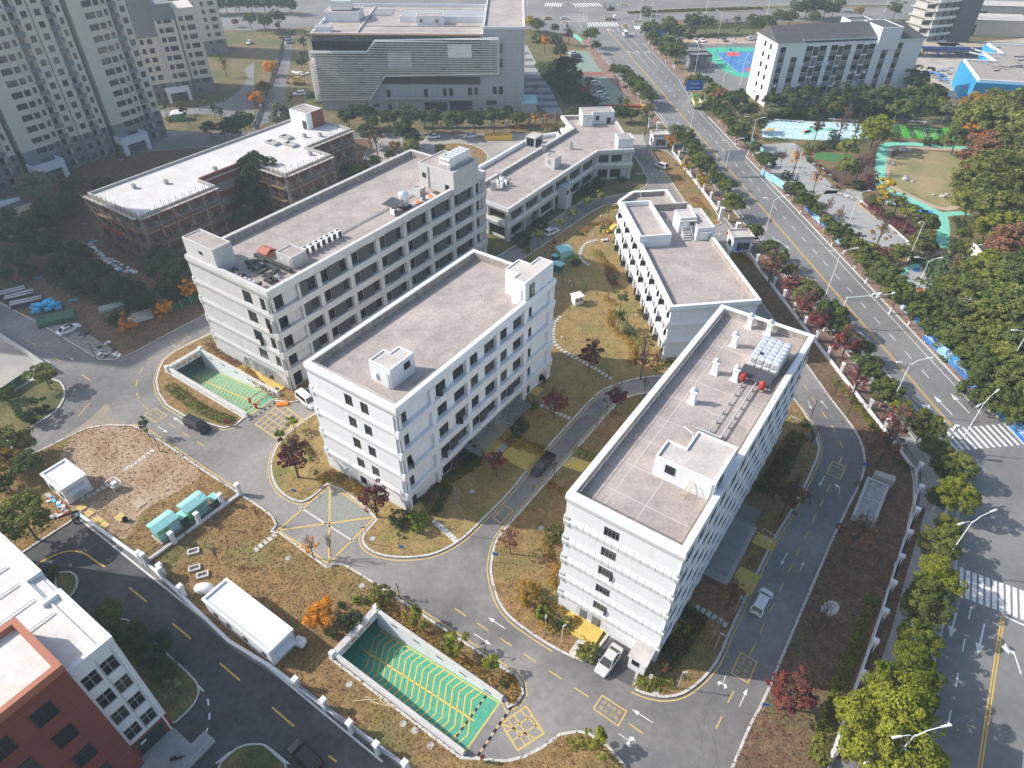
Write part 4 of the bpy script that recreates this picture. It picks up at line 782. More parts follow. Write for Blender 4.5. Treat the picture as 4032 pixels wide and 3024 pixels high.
# ---- brick building in scaffolding
OF = (-101.1, 152.3); HF = 12.5
bF = root('brick_building', 'unfinished red brick building with a white roof wrapped in scaffolding', 'building', (OF[0], OF[1], 0), AN)
FP = [(0,0),(21,0),(21,20),(15,20),(15,34.5),(29.5,34.5),(29.5,50),(20,50),(20,67),(0,67)]
P('brick_wall', MB().prism(FP, -.1, HF-1.1), m_brick, bF)
P('roof', MB().sheet(offset(FP, .5, True), HF-.55), m_roofw, bF)
P('parapet', MB().loops([[(x,y,HF-1.1) for x,y in offset(FP,-.12,True)],[(x,y,HF) for x,y in offset(FP,-.12,True)],[(x,y,HF) for x,y in offset(FP,.35,True)],[(x,y,HF-.6) for x,y in offset(FP,.35,True)]],False,False), m_conc, bF)
for z in (3.7, 7.6): P('floor_beam', MB().loops([[(x,y,z+dz) for x,y in offset(FP,d,True)] for d, dz in ((.2,0),(-.15,0),(-.15,.55),(.2,.55))], False, False), m_fconc, bF)
for z in (.2, 4.3, 8.2): P('block_wall', MB().loops([[(x,y,z+dz) for x,y in offset(FP,d,True)] for d, dz in ((.2,0),(-.05,0),(-.05,1.6),(.2,1.6))], False, False), m_bgrey, bF)
edges = [((0,0),(21,0)),((21,0),(21,20)),((15,34.5),(29.5,34.5)),((29.5,34.5),(29.5,50)),((20,50),(20,67))]
for a, b in edges:
    A, B = Vector(a), Vector(b); n = max(2, round((B-A).length/4.1)); ang = math.atan2(B.y-A.y, B.x-A.x); nn = Vector((math.sin(ang), -math.cos(ang)))
    for i in range(n+1): p = A.lerp(B, i/n)+nn*.12; P('column', MB().obox((p.x,p.y,HF/2-.6),(.55,.4,HF-1.3),ang), m_fconc, bF)
    for i in range(n):
        for z in (1.5, 5.6, 9.5):
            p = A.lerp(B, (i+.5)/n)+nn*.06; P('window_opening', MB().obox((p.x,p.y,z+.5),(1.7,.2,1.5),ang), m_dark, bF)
roof_house(bF, [(3,60),(10,60),(10,66),(3,66)], HF-.6, HF+4, m_lamp, 'stair_house', par=.3)
P('brick_front', MB().box(10,62,HF-.5,10.4,66,HF+4.02), m_redp, bF); P('stair_door', MB().box(8,59.9,HF-.5,9.6,60,HF+1.8), m_dark, bF)
for x, y, w in ((8,46,4),(13,48,4),(8,51,3.5)): roof_house(bF, [(x,y),(x+w,y),(x+w,y+2.2),(x,y+2.2)], HF-.55, HF+.1, m_conc, 'skylight_curb', par=.3, ph=.4, roof=m_conc)
for x, y in ((9,14),(5,8),(12,26),(24,47),(16,58),(13,55),(18,36)): roof_house(bF, [(x,y),(x+.9,y),(x+.9,y+.9),(x,y+.9)], HF-.55, HF+.5, m_conc, 'vent_stub', par=.15, ph=.1)
P('inner_wall', MB().box(14.6,20.1,HF-.6,15.2,34,HF+.3), m_brick, bF); P('inner_wall', MB().box(6,30,HF-.6,15,30.3,HF+.6), m_lamp, bF)
sc = root('scaffolding', 'rusty tube scaffolding around the unfinished brick building', 'scaffolding', (OF[0], OF[1], 0), AN)
pole = MB().tube((0,0,0),(0,0,1),.05,5).mesh('pole', [m_rust])
for a, b in edges:
    A, B = Vector(a), Vector(b); ang = math.atan2(B.y-A.y, B.x-A.x); nn = Vector((math.sin(ang), -math.cos(ang))); L = (B-A).length; n = round(L/1.9)
    for d in (.7, 1.7):
        for i in range(n+1): p = A.lerp(B, i/n)+nn*d; I('pole', pole, sc, (p.x,p.y,0), 0, (1,1,HF+1.1+random.random()))
        for k in range(8): p = A+nn*d; I('ledger', pole, sc, (p.x,p.y,.6+k*1.65), (math.pi/2, 0, ang+math.pi/2), (1,1,L))
    for k in range(1, 8, 2): c = (A+B)/2+nn*1.2; P('deck_board', MB().obox((c.x,c.y,.55+k*1.65),(L,.75,.05),ang), m_conc if k == 7 else m_rust, sc)
    for i in range(0, n-2, 3): p, q = A.lerp(B, i/n)+nn*1.75, A.lerp(B, (i+3)/n)+nn*1.75; P('brace', MB().tube((p.x,p.y,.5),(q.x,q.y,7),.045,5).tube((q.x,q.y,7),(p.x,p.y,13),.045,5), m_bamb, sc)
bn = fT(0,0,0); thing('red_banner', MB().obox((OF[0],OF[1],0),(.01,.01,.01),0), m_red, 'x', 'banner') if False else None
c = Vector((OF[0],OF[1],0))+EX*9.5-EY*2.0; o = thing('red_banner', MB().obox((0,0,0),(9,.04,.7),AN), m_red, 'long red cloth banner hung on the scaffolding of the brick building', 'banner'); o.location = (c.x, c.y, 6.6)
# ---- big louvred hall
YG = 249.6
def onY(rc, x, y, Y):
    p = G(rc, x, y); d = Vector((p.x, p.y, -CAMZ)); k = Y/d.y; return (d.x*k, CAMZ+d.z*k)
bG = root('louvred_hall', 'large grey hall with a slatted metal screen across its facade and a skylight roof', 'building', (-68.4, YG, 0), 0)
lx = 68.4; WG = 72.0
P('wall', MB().box(0, .3, -.1, 58, 46, 24.3).box(58, .3, -.1, WG, 46, 26.8), m_gcl, bG)
P('roof', MB().sheet([(.4,.7),(57.6,.7),(57.6,45.6),(.4,45.6)], 24.32), m_roof, bG); P('roof', MB().sheet([(58.4,.7),(WG-.4,.7),(WG-.4,45.6),(58.4,45.6)], 26.82), m_roof, bG)
P('parapet', MB().loops([rect(0,.3,58,46,d,z) for d, z in ((0,24.3),(0,25.3),(.4,25.3),(.4,24.3))], False, False), m_white, bG); P('parapet', MB().loops([rect(58,.3,WG,46,d,z) for d, z in ((0,26.8),(0,27.5),(.4,27.5),(.4,26.8))], False, False), m_white, bG)
P('cornice', MB().box(-.4,-1.6,24.9,57.5,.3,25.2), m_rust, bG)
for i in range(38): P('cornice_bar', MB().box(i*1.52,-1.5,23.0,i*1.52+.15,-1.4,24.9), m_dark, bG)
P('clerestory', MB().box(.5,.1,22.6,57,.28,24.8), m_clear, bG); P('upper_glazing', MB().box(0,-.05,17.8,25,.28,22.8), m_glass, bG)
for i in range(12): P('mullion', MB().box(i*2.1,-.12,17.8,i*2.1+.08,-.06,22.8), m_dark, bG)
for i in range(26): P('cladding_joint', MB().box(0, .27, 1+i, WG-.01, .295, 1.04+i), m_bgrey, bG)
for i in range(37): P('cladding_joint', MB().box(i*1.98, .26, 0, i*1.98+.05, .293, 24 if i < 30 else 26.6), m_bgrey, bG)
YL = YG-1.6; pol = [onY(1, x, y, YL) for x, y in ((480,448),(985,448),(1052,350),(2130,332),(2130,640),(1140,662),(1012,864),(545,866))]
pol = [(x+lx, z) for x, z in pol]
def hspan(pol, z):
    xs = []
    for i in range(len(pol)):
        (x0, z0), (x1, z1) = pol[i], pol[(i+1) % len(pol)]
        if (z0-z)*(z1-z) < 0: xs.append(x0+(x1-x0)*(z-z0)/(z1-z0))
    return sorted(xs)
zlo, zhi = min(z for _, z in pol), max(z for _, z in pol); n = 27
for i in range(n):
    z = zlo+(zhi-zlo)*(i+.5)/n; xs = hspan(pol, z)
    for a, b in zip(xs[::2], xs[1::2]): P('louvre_slat', MB().box(a,-2.35,z-.1,b,-1.3,z+.08), m_slat, bG)
for i in range(30):
    x = 1+i*2.25; zs = [p for p in hspan([(q[1], q[0]) for q in pol], x)]
    for a, b in zip(zs[::2], zs[1::2]): P('louvre_post', MB().box(x-.05,-1.45,a,x+.05,-1.35,b), m_rust, bG)
fr = MB()
for i in range(len(pol)): (x0, z0), (x1, z1) = pol[i], pol[(i+1) % len(pol)]; fr.tube((x0,-1.7,z0),(x1,-1.7,z1),.28,4)
P('screen_frame', fr, m_lamp, bG)
for i in range(24): z = zlo+1+i*.62; P('louvre_return', MB().box(-1.6,-1.8,z-.1,-.9,14,z+.1), m_slat, bG) if z < 17 else None
def gr(x0, y0, x1, y1, m, nm, d=.1, Y=YG):
    a, b = onY(1, x0, y0, Y), onY(1, x1, y1, Y); return P(nm, MB().box(a[0]+lx, .2-d, min(a[1],b[1]), b[0]+lx, .25, max(a[1],b[1])), m, bG)
gr(1095,665,1972,735,m_glass,'glass_band',.3)
for x0, y0, x1, y1 in ((1155,785,1192,850),(1480,778,1515,840),(1645,770,1678,835),(1700,770,1735,835),(1862,763,1897,828),(1918,763,1952,826),(2080,757,2113,820),(2133,755,2168,820),(2135,385,2168,460),(2135,512,2168,585)): gr(x0,y0,x1,y1,m_glass,'window',.12)
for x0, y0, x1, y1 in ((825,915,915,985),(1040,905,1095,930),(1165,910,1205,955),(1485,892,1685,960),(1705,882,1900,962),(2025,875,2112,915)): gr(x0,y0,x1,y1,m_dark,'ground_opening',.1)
P('ground_canopy', MB().box(20,-1.6,4.4,56,.2,4.8), m_gcl, bG)
def slab(x0,y0,x1,y1,m): a, b = onY(1,x0,y0,YL), onY(1,x1,y1,YL); P('screen_panel', MB().box(a[0]+lx,-2.05,b[1],b[0]+lx,-1.96,a[1]), m, bG)
slab(1158,452,1380,598,m_gcl); slab(1685,388,1897,500,m_shiny)
for x, y in ((918,490),(932,606),(948,722),(958,820),(1643,458),(1948,450),(1648,590),(1943,580)): slab(x-22,y-12,x+22,y+12,m_dark)
roof_house(bG, [(.8,20),(13,20),(13,30),(.8,30)], 24.3, 27.6, m_white, 'plant_room'); roof_house(bG, [(.8,3.5),(6,3.5),(6,8),(.8,8)], 24.3, 26.4, m_white, 'plant_room'); roof_house(bG, [(34,16),(43.5,16),(43.5,20),(34,20)], 24.3, 27.4, m_white, 'plant_room')
sl_ = P('skylight', MB().box(27.5,20.5,24.3,58,31,26.2), m_white, bG); P('skylight_glazing', MB().loops([[(27.7,20.7,26.2),(57.8,20.7,26.2),(57.8,30.8,26.2),(27.7,30.8,26.2)],[(27.9,24,27.2),(57.6,24,27.2),(57.6,27.5,27.2),(27.9,27.5,27.2)]], False), m_clear, sl_)
for i in range(5): P('duct_run', MB().box(16+i*.0,30+i*2.2,24.4,23,30.6+i*2.2,24.9), m_steel, bG)
P('roof_pipe', MB().box(14.5,2,24.35,15.2,44,24.8).box(15,14,24.35,57,14.5,24.6).box(56.8,2,24.35,57.2,14,24.6), m_conc, bG)
for x in (35.6, 41.2): P('fan_outlet', MB().tube((x,15.95,25.8),(x,15.5,25.8),.55,12), m_rust, bG)
P('service_hut', MB().box(WG-1,-1.5,0,WG+4.5,4,3.2), m_gcl, bG); P('hut_glass_roof', MB().box(WG-.8,-1.8,3.2,WG+4.8,8,3.35), m_teal, bG)
wt = root('roof_water_tank', 'white panel water tank on the corner of the louvred hall roof', 'water tank', (-68.4+6.5, YG+25, 27.4)); P('tank_body', MB().box(-3.6,-2.6,.3,3.6,2.6,3.2), m_shiny, wt); P('tank_legs', MB().box(-3.4,-2.4,0,-3,2.4,.3).box(3,-2.4,0,3.4,2.4,.3), m_dark, wt)
# ---- apartment towers
def wmesh(w, h, nx, bal=0):
    def mk():
        mb = MB(); mb.box(-.05,-.06,-.05,w+.05,.02,h+.05,0)
        for i in range(nx): mb.box(w*i/nx+.06,-.075,.07,w*(i+1)/nx-.06,-.065,h-.07,1)
        me = mb.mesh('window', [m_bgrey, m_glass]); return me
    return cached(('tw', w, h, nx, bal), mk)
def tower(name, label, O, ang, Lt, zt, cols, steps, depth, s0=0, base=8.4, dark=None):
    b = root(name, label, 'building', (O[0], O[1], 0), ang)
    for a, c, d in steps: P('wall', MB().box(a, -d, base, c, depth, zt), dark or m_beige, b); P('base_wall', MB().box(a-.02, -d-.06, -.1, c+.02, depth, base), m_bgrey, b); P('string_course', MB().box(a-.08, -d-.14, base+3.0, c+.08, depth, base+3.35), m_beige, b)
    for s, w, kind, d in cols:
        k = 0
        while 3.0*k+1.2 < zt-2:
            z = .95+3.0*k; k += 1
            if kind == 'b':
                I('balcony', cached(('bal', w), lambda: MB().box(0,-.05,-.9,w,.02,2.0,0).box(.2,-.065,.1,w*.62,-.055,1.7,1).box(w*.62,-.062,.1,w-.1,-.052,1.7,2).box(0,-.5,-1.0,w,.0,-.05,0).mesh('balcony', [m_bgrey, m_glass, MT('tan_render', (.4,.34,.29))])), b, (s,-d,z))
            elif k > 1 or w < 2: I('window', wmesh(w, 1.55, 2 if w < 2 else 4), b, (s,-d-.005,z))
    return b
OT = Vector((-113.6, 222.9, 0))-EY*60; aT = R_(55.6)
cols = []
for o, fl in ((60, 0), (33.2, 1), (5.9, 0)):
    cols += [(o-6.9,.85,'w',0), (o-5.4,2.3,'b',0), (o-2.2,1.4,'w',0), (o-12.9,2.7,'w',.7), (o-9.6,1.5,'w',.7), (o-19.9,.85,'w',.35), (o-23,2.3,'b',.35), (o-25.6,1.45,'w',.35)]
steps = []
for o in (60, 33.2, 5.9): steps += [(o-7.9,o,0), (o-16.8,o-7.92,.7), (o-26.6,o-18.3,.35)]
bT = tower('apartment_tower', 'tall beige and grey apartment slab with stacked balconies nearest the brick building', OT, aT, 60, 51, [c for c in cols if c[0] > -6], steps, 14)
P('core', MB().box(-21, 2.2, -.1, 59.9, 13, 50.5), m_bgrey, bT); P('tall_wing', MB().box(-66, .4, -.1, -27, 14, 80), m_beige, bT)
for s in (46.5, 20): 
    c = P('entrance_canopy', MB().box(s-4,-5,3.2,s+4.5,-.6,4.3).box(s-4,-5,-.1,s-2.8,-3.8,3.2).box(s+3.3,-5,-.1,s+4.5,-3.8,3.2), m_white, bT); P('canopy_frame', MB().box(s-4,-4.98,4.3,s-3.6,-.6,5.4).box(s+4.1,-4.98,4.3,s+4.5,-.6,5.4).box(s-3.6,-4.98,4.3,s+4.1,-4.6,4.9), m_white, c); P('entrance_doors', MB().box(s-2,-.75,0,s+2.5,-.68,2.8), m_dark, c)
O2T = (-139.7, 255); a2T = R_(30)
cols2 = [(1.0,2.6,'w',0),(4.4,1.3,'w',0),(9.2,1.2,'w',.8),(11.6,1.6,'w',.8),(16.6,1.3,'w',1.2),(18.6,2.6,'w',1.2),(24.0,1.2,'w',.4),(26.2,2.6,'w',.4)]
b2T = tower('apartment_tower', 'stepped beige apartment building with roof terraces behind the tall slab', O2T, a2T, 32, 29, cols2, [(0,6.6,0),(8.6,15.6,.8),(15.62,22.4,1.2),(22.9,30,.4)], 13, base=5.6)
P('core', MB().box(.3,1.5,-.1,29.7,12.6,28.6), m_bgrey, b2T); P('dark_crown', MB().box(8.5,-.95,21,15.65,13,33).box(15.66,-1.3,26,22.5,13,31), m_bgrey, b2T); P('roof_terrace', MB().loops([rect(-.2,-.3,6.8,6,d,z) for d, z in ((0,29),(0,30.1),(.2,30.1),(.2,29.1))], False, False), m_beige, b2T); P('pergola', MB().box(1,1,32,6,4.6,32.2).box(1,1,29,1.3,1.3,32).box(5.7,1,29,6,1.3,32), m_beige, b2T)
P('entrance_canopy', MB().box(12.5,-6,3.2,20.5,-1.3,4.2).box(12.5,-6,-.1,13.6,-5,3.2).box(19.4,-6,-.1,20.5,-5,3.2), m_white, b2T)
O3 = G(0, 1930, 560); b3 = tower('apartment_tower', 'beige apartment block with corner windows at the lane bend', (O3.x-14, O3.y+12), a2T, 16, 34, [(1.0,2.4,'w',0),(6,1.2,'w',0),(9,2.4,'w',0)], [(0,13,0)], 12, base=5.6)
# ---- dormitory
OO = (91.7, 256.4); aO = R_(9.4); HO = 21.0
bO = root('dormitory', 'white six-storey dormitory with dark tiled roof sections and grey window strips', 'building', (OO[0], OO[1], 0), aO)
P('core', MB().box(.4,.5,-.1,55.3,15.5,HO-.2), m_white, bO)
def gable(x0, x1, y0, y1, ze, zr, hip0=0, hip1=0):
    ym = (y0+y1)/2; o = P('tiled_roof', MB().add([(x0-.4,y0-.5,ze),(x1+.4,y0-.5,ze),(x1+.4,y1+.5,ze),(x0-.4,y1+.5,ze),(x0-.4+hip0,ym,zr),(x1+.4-hip1,ym,zr)], [(0,1,5,4),(2,3,4,5),(1,2,5),(3,0,4)]), m_tile, bO); P('eave', MB().box(x0-.42,y0-.52,ze-.35,x1+.42,y1+.52,ze-.02), m_white, bO)
    P('gable_wall', MB().add([(x0+.01,y0,ze-.1),(x0+.01,y1,ze-.1),(x0+.01,ym,zr-.15)], [(0,1,2)]), m_white, bO)
gable(0, 9.6, 0, 16, HO+.3, HO+4.2); gable(9.9, 38.5, 1.0, 16, HO+1.0, HO+4.4); gable(45.5, 55.7, 0, 16, HO+.3, HO+4.0, 0, 5)
roof_house(bO, [(37.6,-.6),(45.6,-.6),(45.6,11),(37.6,11)], HO-3, HO+4.2, m_white, 'stair_tower', par=.3, roof=m_tile)
roof_house(bO, [(34,14),(43,14),(43,20),(34,20)], HO-3, HO+3.6, m_white, 'roof_box', par=.3, roof=m_tile)
hO = []
def strip(s0, s1, n0, n1, nx): return [(s0, s1, 1.1+3.42*k, 2.9+3.42*k, dict(nx=nx)) for k in range(n0, n1)]
strips = [(1.2,3.4,0,6,2,.0),(6.0,8.4,0,5,2,0),(11,13.6,0,6,2,1),(16,18.7,0,6,2,1),(20.4,23,0,6,2,1),(25.3,28,0,6,2,1),(30,32.6,0,6,2,1),(34.8,37.3,0,6,2,1),(40.4,42.6,0,6,2,0),(45.8,48,0,6,2,0)]
for a, b, n0, n1, nx, rc in strips: hO += strip(a, b, n0, n1, nx)
winrow(bO, 0, 0, 0, 55.7, -.1, HO, hO, m_white, depth=.3)
for a, b, n0, n1, nx, rc in strips:
    for k in range(n0, n1): P('spandrel', MB().box(a,-.05,-.55+3.42*k,b,.0,1.02+3.42*k), m_span, bO)
for a, b in ((13.8,15.8),(23.2,25.1),(32.8,34.6)):
    for k in range(6): P('service_panel', MB().box(a,-.06,-.3+3.42*k,b,-.0,2.6+3.42*k), m_panel if k % 2 else m_span, bO); P('service_ledge', MB().box(a-.1,-.3,2.65+3.42*k,b+.1,.0,2.85+3.42*k), m_white, bO)
winrow(bO, 0, 16, -math.pi/2, 16, -.1, HO, strip(6,7.6,0,6,1)+strip(10.5,12.0,1,6,1), m_white, depth=.3)
ac_me = MB().box(-.45,-.18,-.32,.45,.18,.32,0).lathe(0,0,[(0,0)],3).mesh('ac', [m_lamp])
for s, k in ((3.5,3),(2.2,2),(2.4,1),(10.6,4),(18.6,4),(11.4,2),(19,2),(20.3,4),(28.2,4),(25,2),(27.4,1),(30.2,3),(32.4,3),(35.8,3),(29.8,1),(31,1),(33.2,2),(36.6,1),(37.5,4),(16.2,1),(14,1)): I('air_conditioner', ac_me, bO, (s,-.35,.4+3.42*k))
P('door_hood', MB().box(-2.6,5,2.6,-.0,8,2.8), m_white, bO); P('side_door', MB().box(-.06,5.6,0,.0,7.4,2.3), m_dark, bO)
# ---- concrete frame tower under construction, with crane mast
pJ = G(3, 1400, 452); bJ = root('concrete_frame_tower', 'unfinished concrete frame tower with open balconies and grey netting', 'building', (pJ.x, pJ.y, 0), R_(20))
for k in range(9):
    z = k*3.3; P('floor_slab', MB().prism([(0,0),(11,0),(12,1),(12,14),(-1,14),(-1,1)], z+2.9, z+3.3), m_conc, bJ); P('balcony_edge', MB().prism([(-1,-.6),(11.6,-.6),(12.4,.6),(12.2,.7),(11.4,-.3),(-1,-.3)], z+3.3, z+4.3), m_white, bJ)
    for x, y in ((.5,1),(4,1),(8,1),(11,1),(.5,7),(11,7)): P('column', MB().box(x-.25,y-.25,z-.1,x+.25,y+.25,z+2.9), m_conc, bJ)
    [P('infill_wall', MB().box(*q), m_conc, bJ) for q in ((1,2.2,z,4.6,2.5,z+2.9),(7.6,2.2,z,10.6,2.5,z+2.9),(0,6,z,.3,13,z+2.9))]
P('safety_net', MB().box(12.1,-1.2,-.1,24,14.5,30), MT('grey_netting', (.13,.135,.145), (.16,.165,.17), 1.2, .9), bJ)
pK = G(3, 1690, 290); cr = root('tower_crane_mast', 'yellow lattice crane mast beside the netted concrete tower', 'crane', (pK.x, pK.y, 0))
for x, y in ((-.8,-.8),(.8,-.8),(.8,.8),(-.8,.8)): P('mast_leg', MB().tube((x,y,0),(x,y,40),.12,5), m_yelf, cr)
for k in range(20):
    z = k*2.0; c = [(-.8,-.8),(.8,-.8),(.8,.8),(-.8,.8)]; mb = MB()
    for i in range(4): a, b = c[i], c[(i+1) % 4]; mb.tube((*a,z),(*b,z),.06,4).tube((*a,z),(*b,z+2),.06,4)
    P('mast_brace', mb, m_yelf, cr)
# ---- blue netted building and site sheds
pk = G(3, 1860, 620, 6); bK = root('netted_building', 'low building shell wrapped in bright blue construction netting', 'building', (pk.x, pk.y, 0), R_(-9))
KP = [(-10,-27),(40,-29),(40,30),(12,30),(12,14),(5,14),(5,2),(-6,2)]
P('netting', MB().prism(KP, -.1, 9), m_bnet, bK); P('roof', MB().sheet(offset(ccw(KP), .6, True), 8.4) if False else MB().prism(offset(ccw(KP), 1.6, True), 8.9, 9.2), m_stain, bK)
P('roof_edge', MB().loops([[(x,y,z) for x, y in offset(ccw(KP), d, True)] for d, z in ((.8,9.0),(.8,9.9),(1.4,9.9),(1.4,9.0))], False, False), m_lamp, bK)
for i in range(30): P('rebar_stack', MB().obox((random.uniform(0,36),random.uniform(-14,26),9.4),(random.uniform(2,6),.3,.5),random.uniform(0,3)), m_bgrey if i % 3 else m_steel, bK) if i % 1 == 0 and True else None
for i, (rc, x, y, w, d, h, m, lb) in enumerate(((3,1985,320,34,14,7,m_white,'cream flat-roofed shed nearest the crane mast'),(3,2120,210,40,12,8,m_white,'long cream shed behind the flat-roofed shed at the site edge'))):
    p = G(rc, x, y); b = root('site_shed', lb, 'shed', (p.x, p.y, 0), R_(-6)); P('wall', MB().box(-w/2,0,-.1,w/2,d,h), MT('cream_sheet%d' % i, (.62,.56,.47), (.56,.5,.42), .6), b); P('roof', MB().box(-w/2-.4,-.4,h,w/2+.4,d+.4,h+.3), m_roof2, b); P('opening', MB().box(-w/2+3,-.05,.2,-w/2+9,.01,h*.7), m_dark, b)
for x, y, l, lb in ((1480,500,24,'nearer blue steel canopy with signboards on the building site'),(1790,505,26,'farther blue steel canopy with signboards on the building site')):
    p = G(3, x, y); b = root('site_canopy', lb, 'canopy', (p.x, p.y, 0), R_(-4)); P('roof', MB().box(-l/2,0,4.2,l/2,7,4.5), m_tan, b); P('sign_fascia', MB().box(-l/2,-.1,3.5,l/2,0,4.4), m_bsign, b)
    for i in range(6): P('post', MB().box(-l/2+i*l/5.2,.1,0,-l/2+i*l/5.2+.3,.4,4.2), m_bsign, b)
# ---- neighbour's building (white with red block), bottom left
OM = (-39.2, 34.9); bM = root('neighbour_building', 'white and brick-red building with a bright roof at the dark asphalt drive', 'building', (OM[0], OM[1], 0), AN)
P('core', MB().box(-42,-22,-.1,-.25,-.05,19.3), m_white, bM); P('end_wall_joint', MB().box(-.26,-4.4,-.1,-.2,-.05,19.2), m_white, bM)
hM = []
for k, zb in enumerate((15.4, 11.6, 7.8, 4.0)): hM += [(.25,1.85,zb,zb+2.3,dict(nx=2,ny=2,tr=.62,frame=m_gcl)), (2.1,3.7,zb,zb+2.3,dict(nx=2,ny=2,tr=.62,frame=m_gcl))]
winrow(bM, 0, -4.4, math.pi/2, 4.4, 3.4, 19.8, hM, m_white, depth=.2)
P('red_base', MB().box(-.2,-4.4,-.1,.03,-.0,3.4), m_redp, bM); P('entrance_glazing', MB().box(.03,-3.9,.1,.08,-.9,2.9), m_glass2, bM); P('notice', MB().box(.085,-3.6,2.2,.1,-2.9,2.5), m_lamp, bM)
P('parapet', MB().loops([[(x,y,z) for x, y in offset([(-42,-22),(0.02,-22),(0.02,0),(-9.4,0),(-9.4,-1.6),(-13.2,-1.6),(-13.2,0),(-42,0)], d, True)] for d, z in ((0,19.0),(-.06,20.0),(.42,20.0),(.5,19.4))], False, False), m_white, bM); P('roof', MB().sheet([(-41.6,-21.6),(-.4,-21.6),(-.4,-.4),(-41.6,-.4)], 19.45), m_roofw, bM)
P('downpipe', MB().tube((.12,-.45,.2),(.12,-.45,18.8),.09,8), m_lamp, bM); P('downpipe', MB().tube((.1,-2.2,3.4),(.1,-2.2,18.8),.04,6), m_steel, bM)
P('red_block', MB().box(-7.4,-30,-.1,1.0,-4.42,21.6), m_redp, bM); P('red_roof', MB().sheet([(-6.9,-29.5),(.5,-29.5),(.5,-4.9),(-6.9,-4.9)], 21.75), m_roofw, bM); P('red_coping', MB().loops([rect(-7.4,-30,1.0,-4.42,d,z) for d, z in ((-.05,21.5),(-.05,22.5),(.55,22.5),(.6,21.6))], False, False), m_redcap, bM)
for j, s in enumerate((-8.6, -12.4, -16.2)):
    for k, zb in enumerate((17.4, 12.8, 8.2, 3.6)): window(bM, 1.0, -30, math.pi/2, s+30-1.6 if False else s+30, s+31.9, zb, zb+2.3, 2, 2, -.06)
for i in range(9): P('cladding_joint', MB().box(1.0,-29,2+i*2.3,1.012,-4.5,2.03+i*2.3), m_bgrey, bM)
for i in range(8): P('solar_rail', MB().box(-30+i*3.2,-20,19.6,-29.9+i*3.2,-1.8,19.72), m_steel, bM)
P('drain_pipe', MB().box(-12.9,-1.5,19.5,-.8,-1.3,19.65), m_lamp, bM)
P('entrance_ramp', MB().box(.1,-5.6,0,3.4,-.2,.35), m_greyp, bM); P('entrance_ramp', MB().box(3.4,-11,0,5.4,1.6,.3), m_greyp, bM); railing(bM, [(5.4,-11),(5.4,1.6)], .3, 1.0, 1.2, m_steel, .15)
# ---- white substation houses
def house(label, O, w, l, h, wins, hood):
    b = root('substation_house', label, 'hut', (O[0], O[1], 0), AN)
    P('wall', MB().box(.15,.15,-.1,w-.15,l-.15,h-.25), m_white, b); P('roof', MB().sheet([(.3,.3),(w-.3,.3),(w-.3,l-.3),(.3,l-.3)], h-.28), m_roofw, b)
    P('parapet', MB().loops([rect(0,0,w,l,d,z) for d, z in ((.1,h-.5),(0,h-.4),(0,h),(.35,h),(.35,h-.3))], False, False), m_white, b)
    for s0, s1, z0, z1 in wins: window(b, 0.15, .15, 0, s0, s1, z0, z1, 1, 1, -.05); None
    P('door', MB().box(w-.16,hood,.0,w-.1,hood+2.0,2.4), m_steel, b); P('door_hood', MB().add([(w+1.0,hood-.3,2.4),(w+1.0,hood+2.3,2.4),(w-.14,hood+2.3,2.75),(w-.14,hood-.3,2.75)], [(0,1,2,3)]), m_steel, b); return b
house('small square white hut with a steel door beside the bare soil', (-72.9, 71.0), 6.0, 4.1, 3.6, [(1.2,2.2,1.0,2.0),(4.0,5.0,1.0,2.0)], 1.0)
house('long narrow white hut along the white boundary wall', (-40.3, 49.4), 13.1, 4.0, 3.6, [(1.6,2.2,1.2,2.0),(4.2,4.8,1.2,2.0),(7.4,8.1,1.2,2.0),(11,11.7,1.2,2.0)], 1.0)
# ---- low roofs at the left edge
for pts, h, lb, m in ((((-320,300),(0,190),(262,100),(345,130),(345,210),(0,292),(-320,400)),4.2,'low building with a tan gravel roof at the left edge',m_tan),(((-320,190),(0,88),(180,50),(190,98),(0,165),(-320,270)),4.4,'low building with a pale roof behind the tan gravel roof',m_roofw)):
    q = [G(10,x,y,h) for x, y in pts]; b = root('low_building', lb, 'building', (0,0,0)); Q = ccw([(p.x,p.y) for p in q])
    P('wall', MB().prism(Q, -.1, h-.1), m_conc, b); P('parapet', MB().loops([[(x,y,z) for x, y in offset(Q,d,True)] for d, z in ((-.05,h-.3),(-.05,h+.4),(.3,h+.4),(.3,h))], False, False), m_bgrey, b); P('roof', MB().sheet(offset(Q,.2,True), h), m, b)
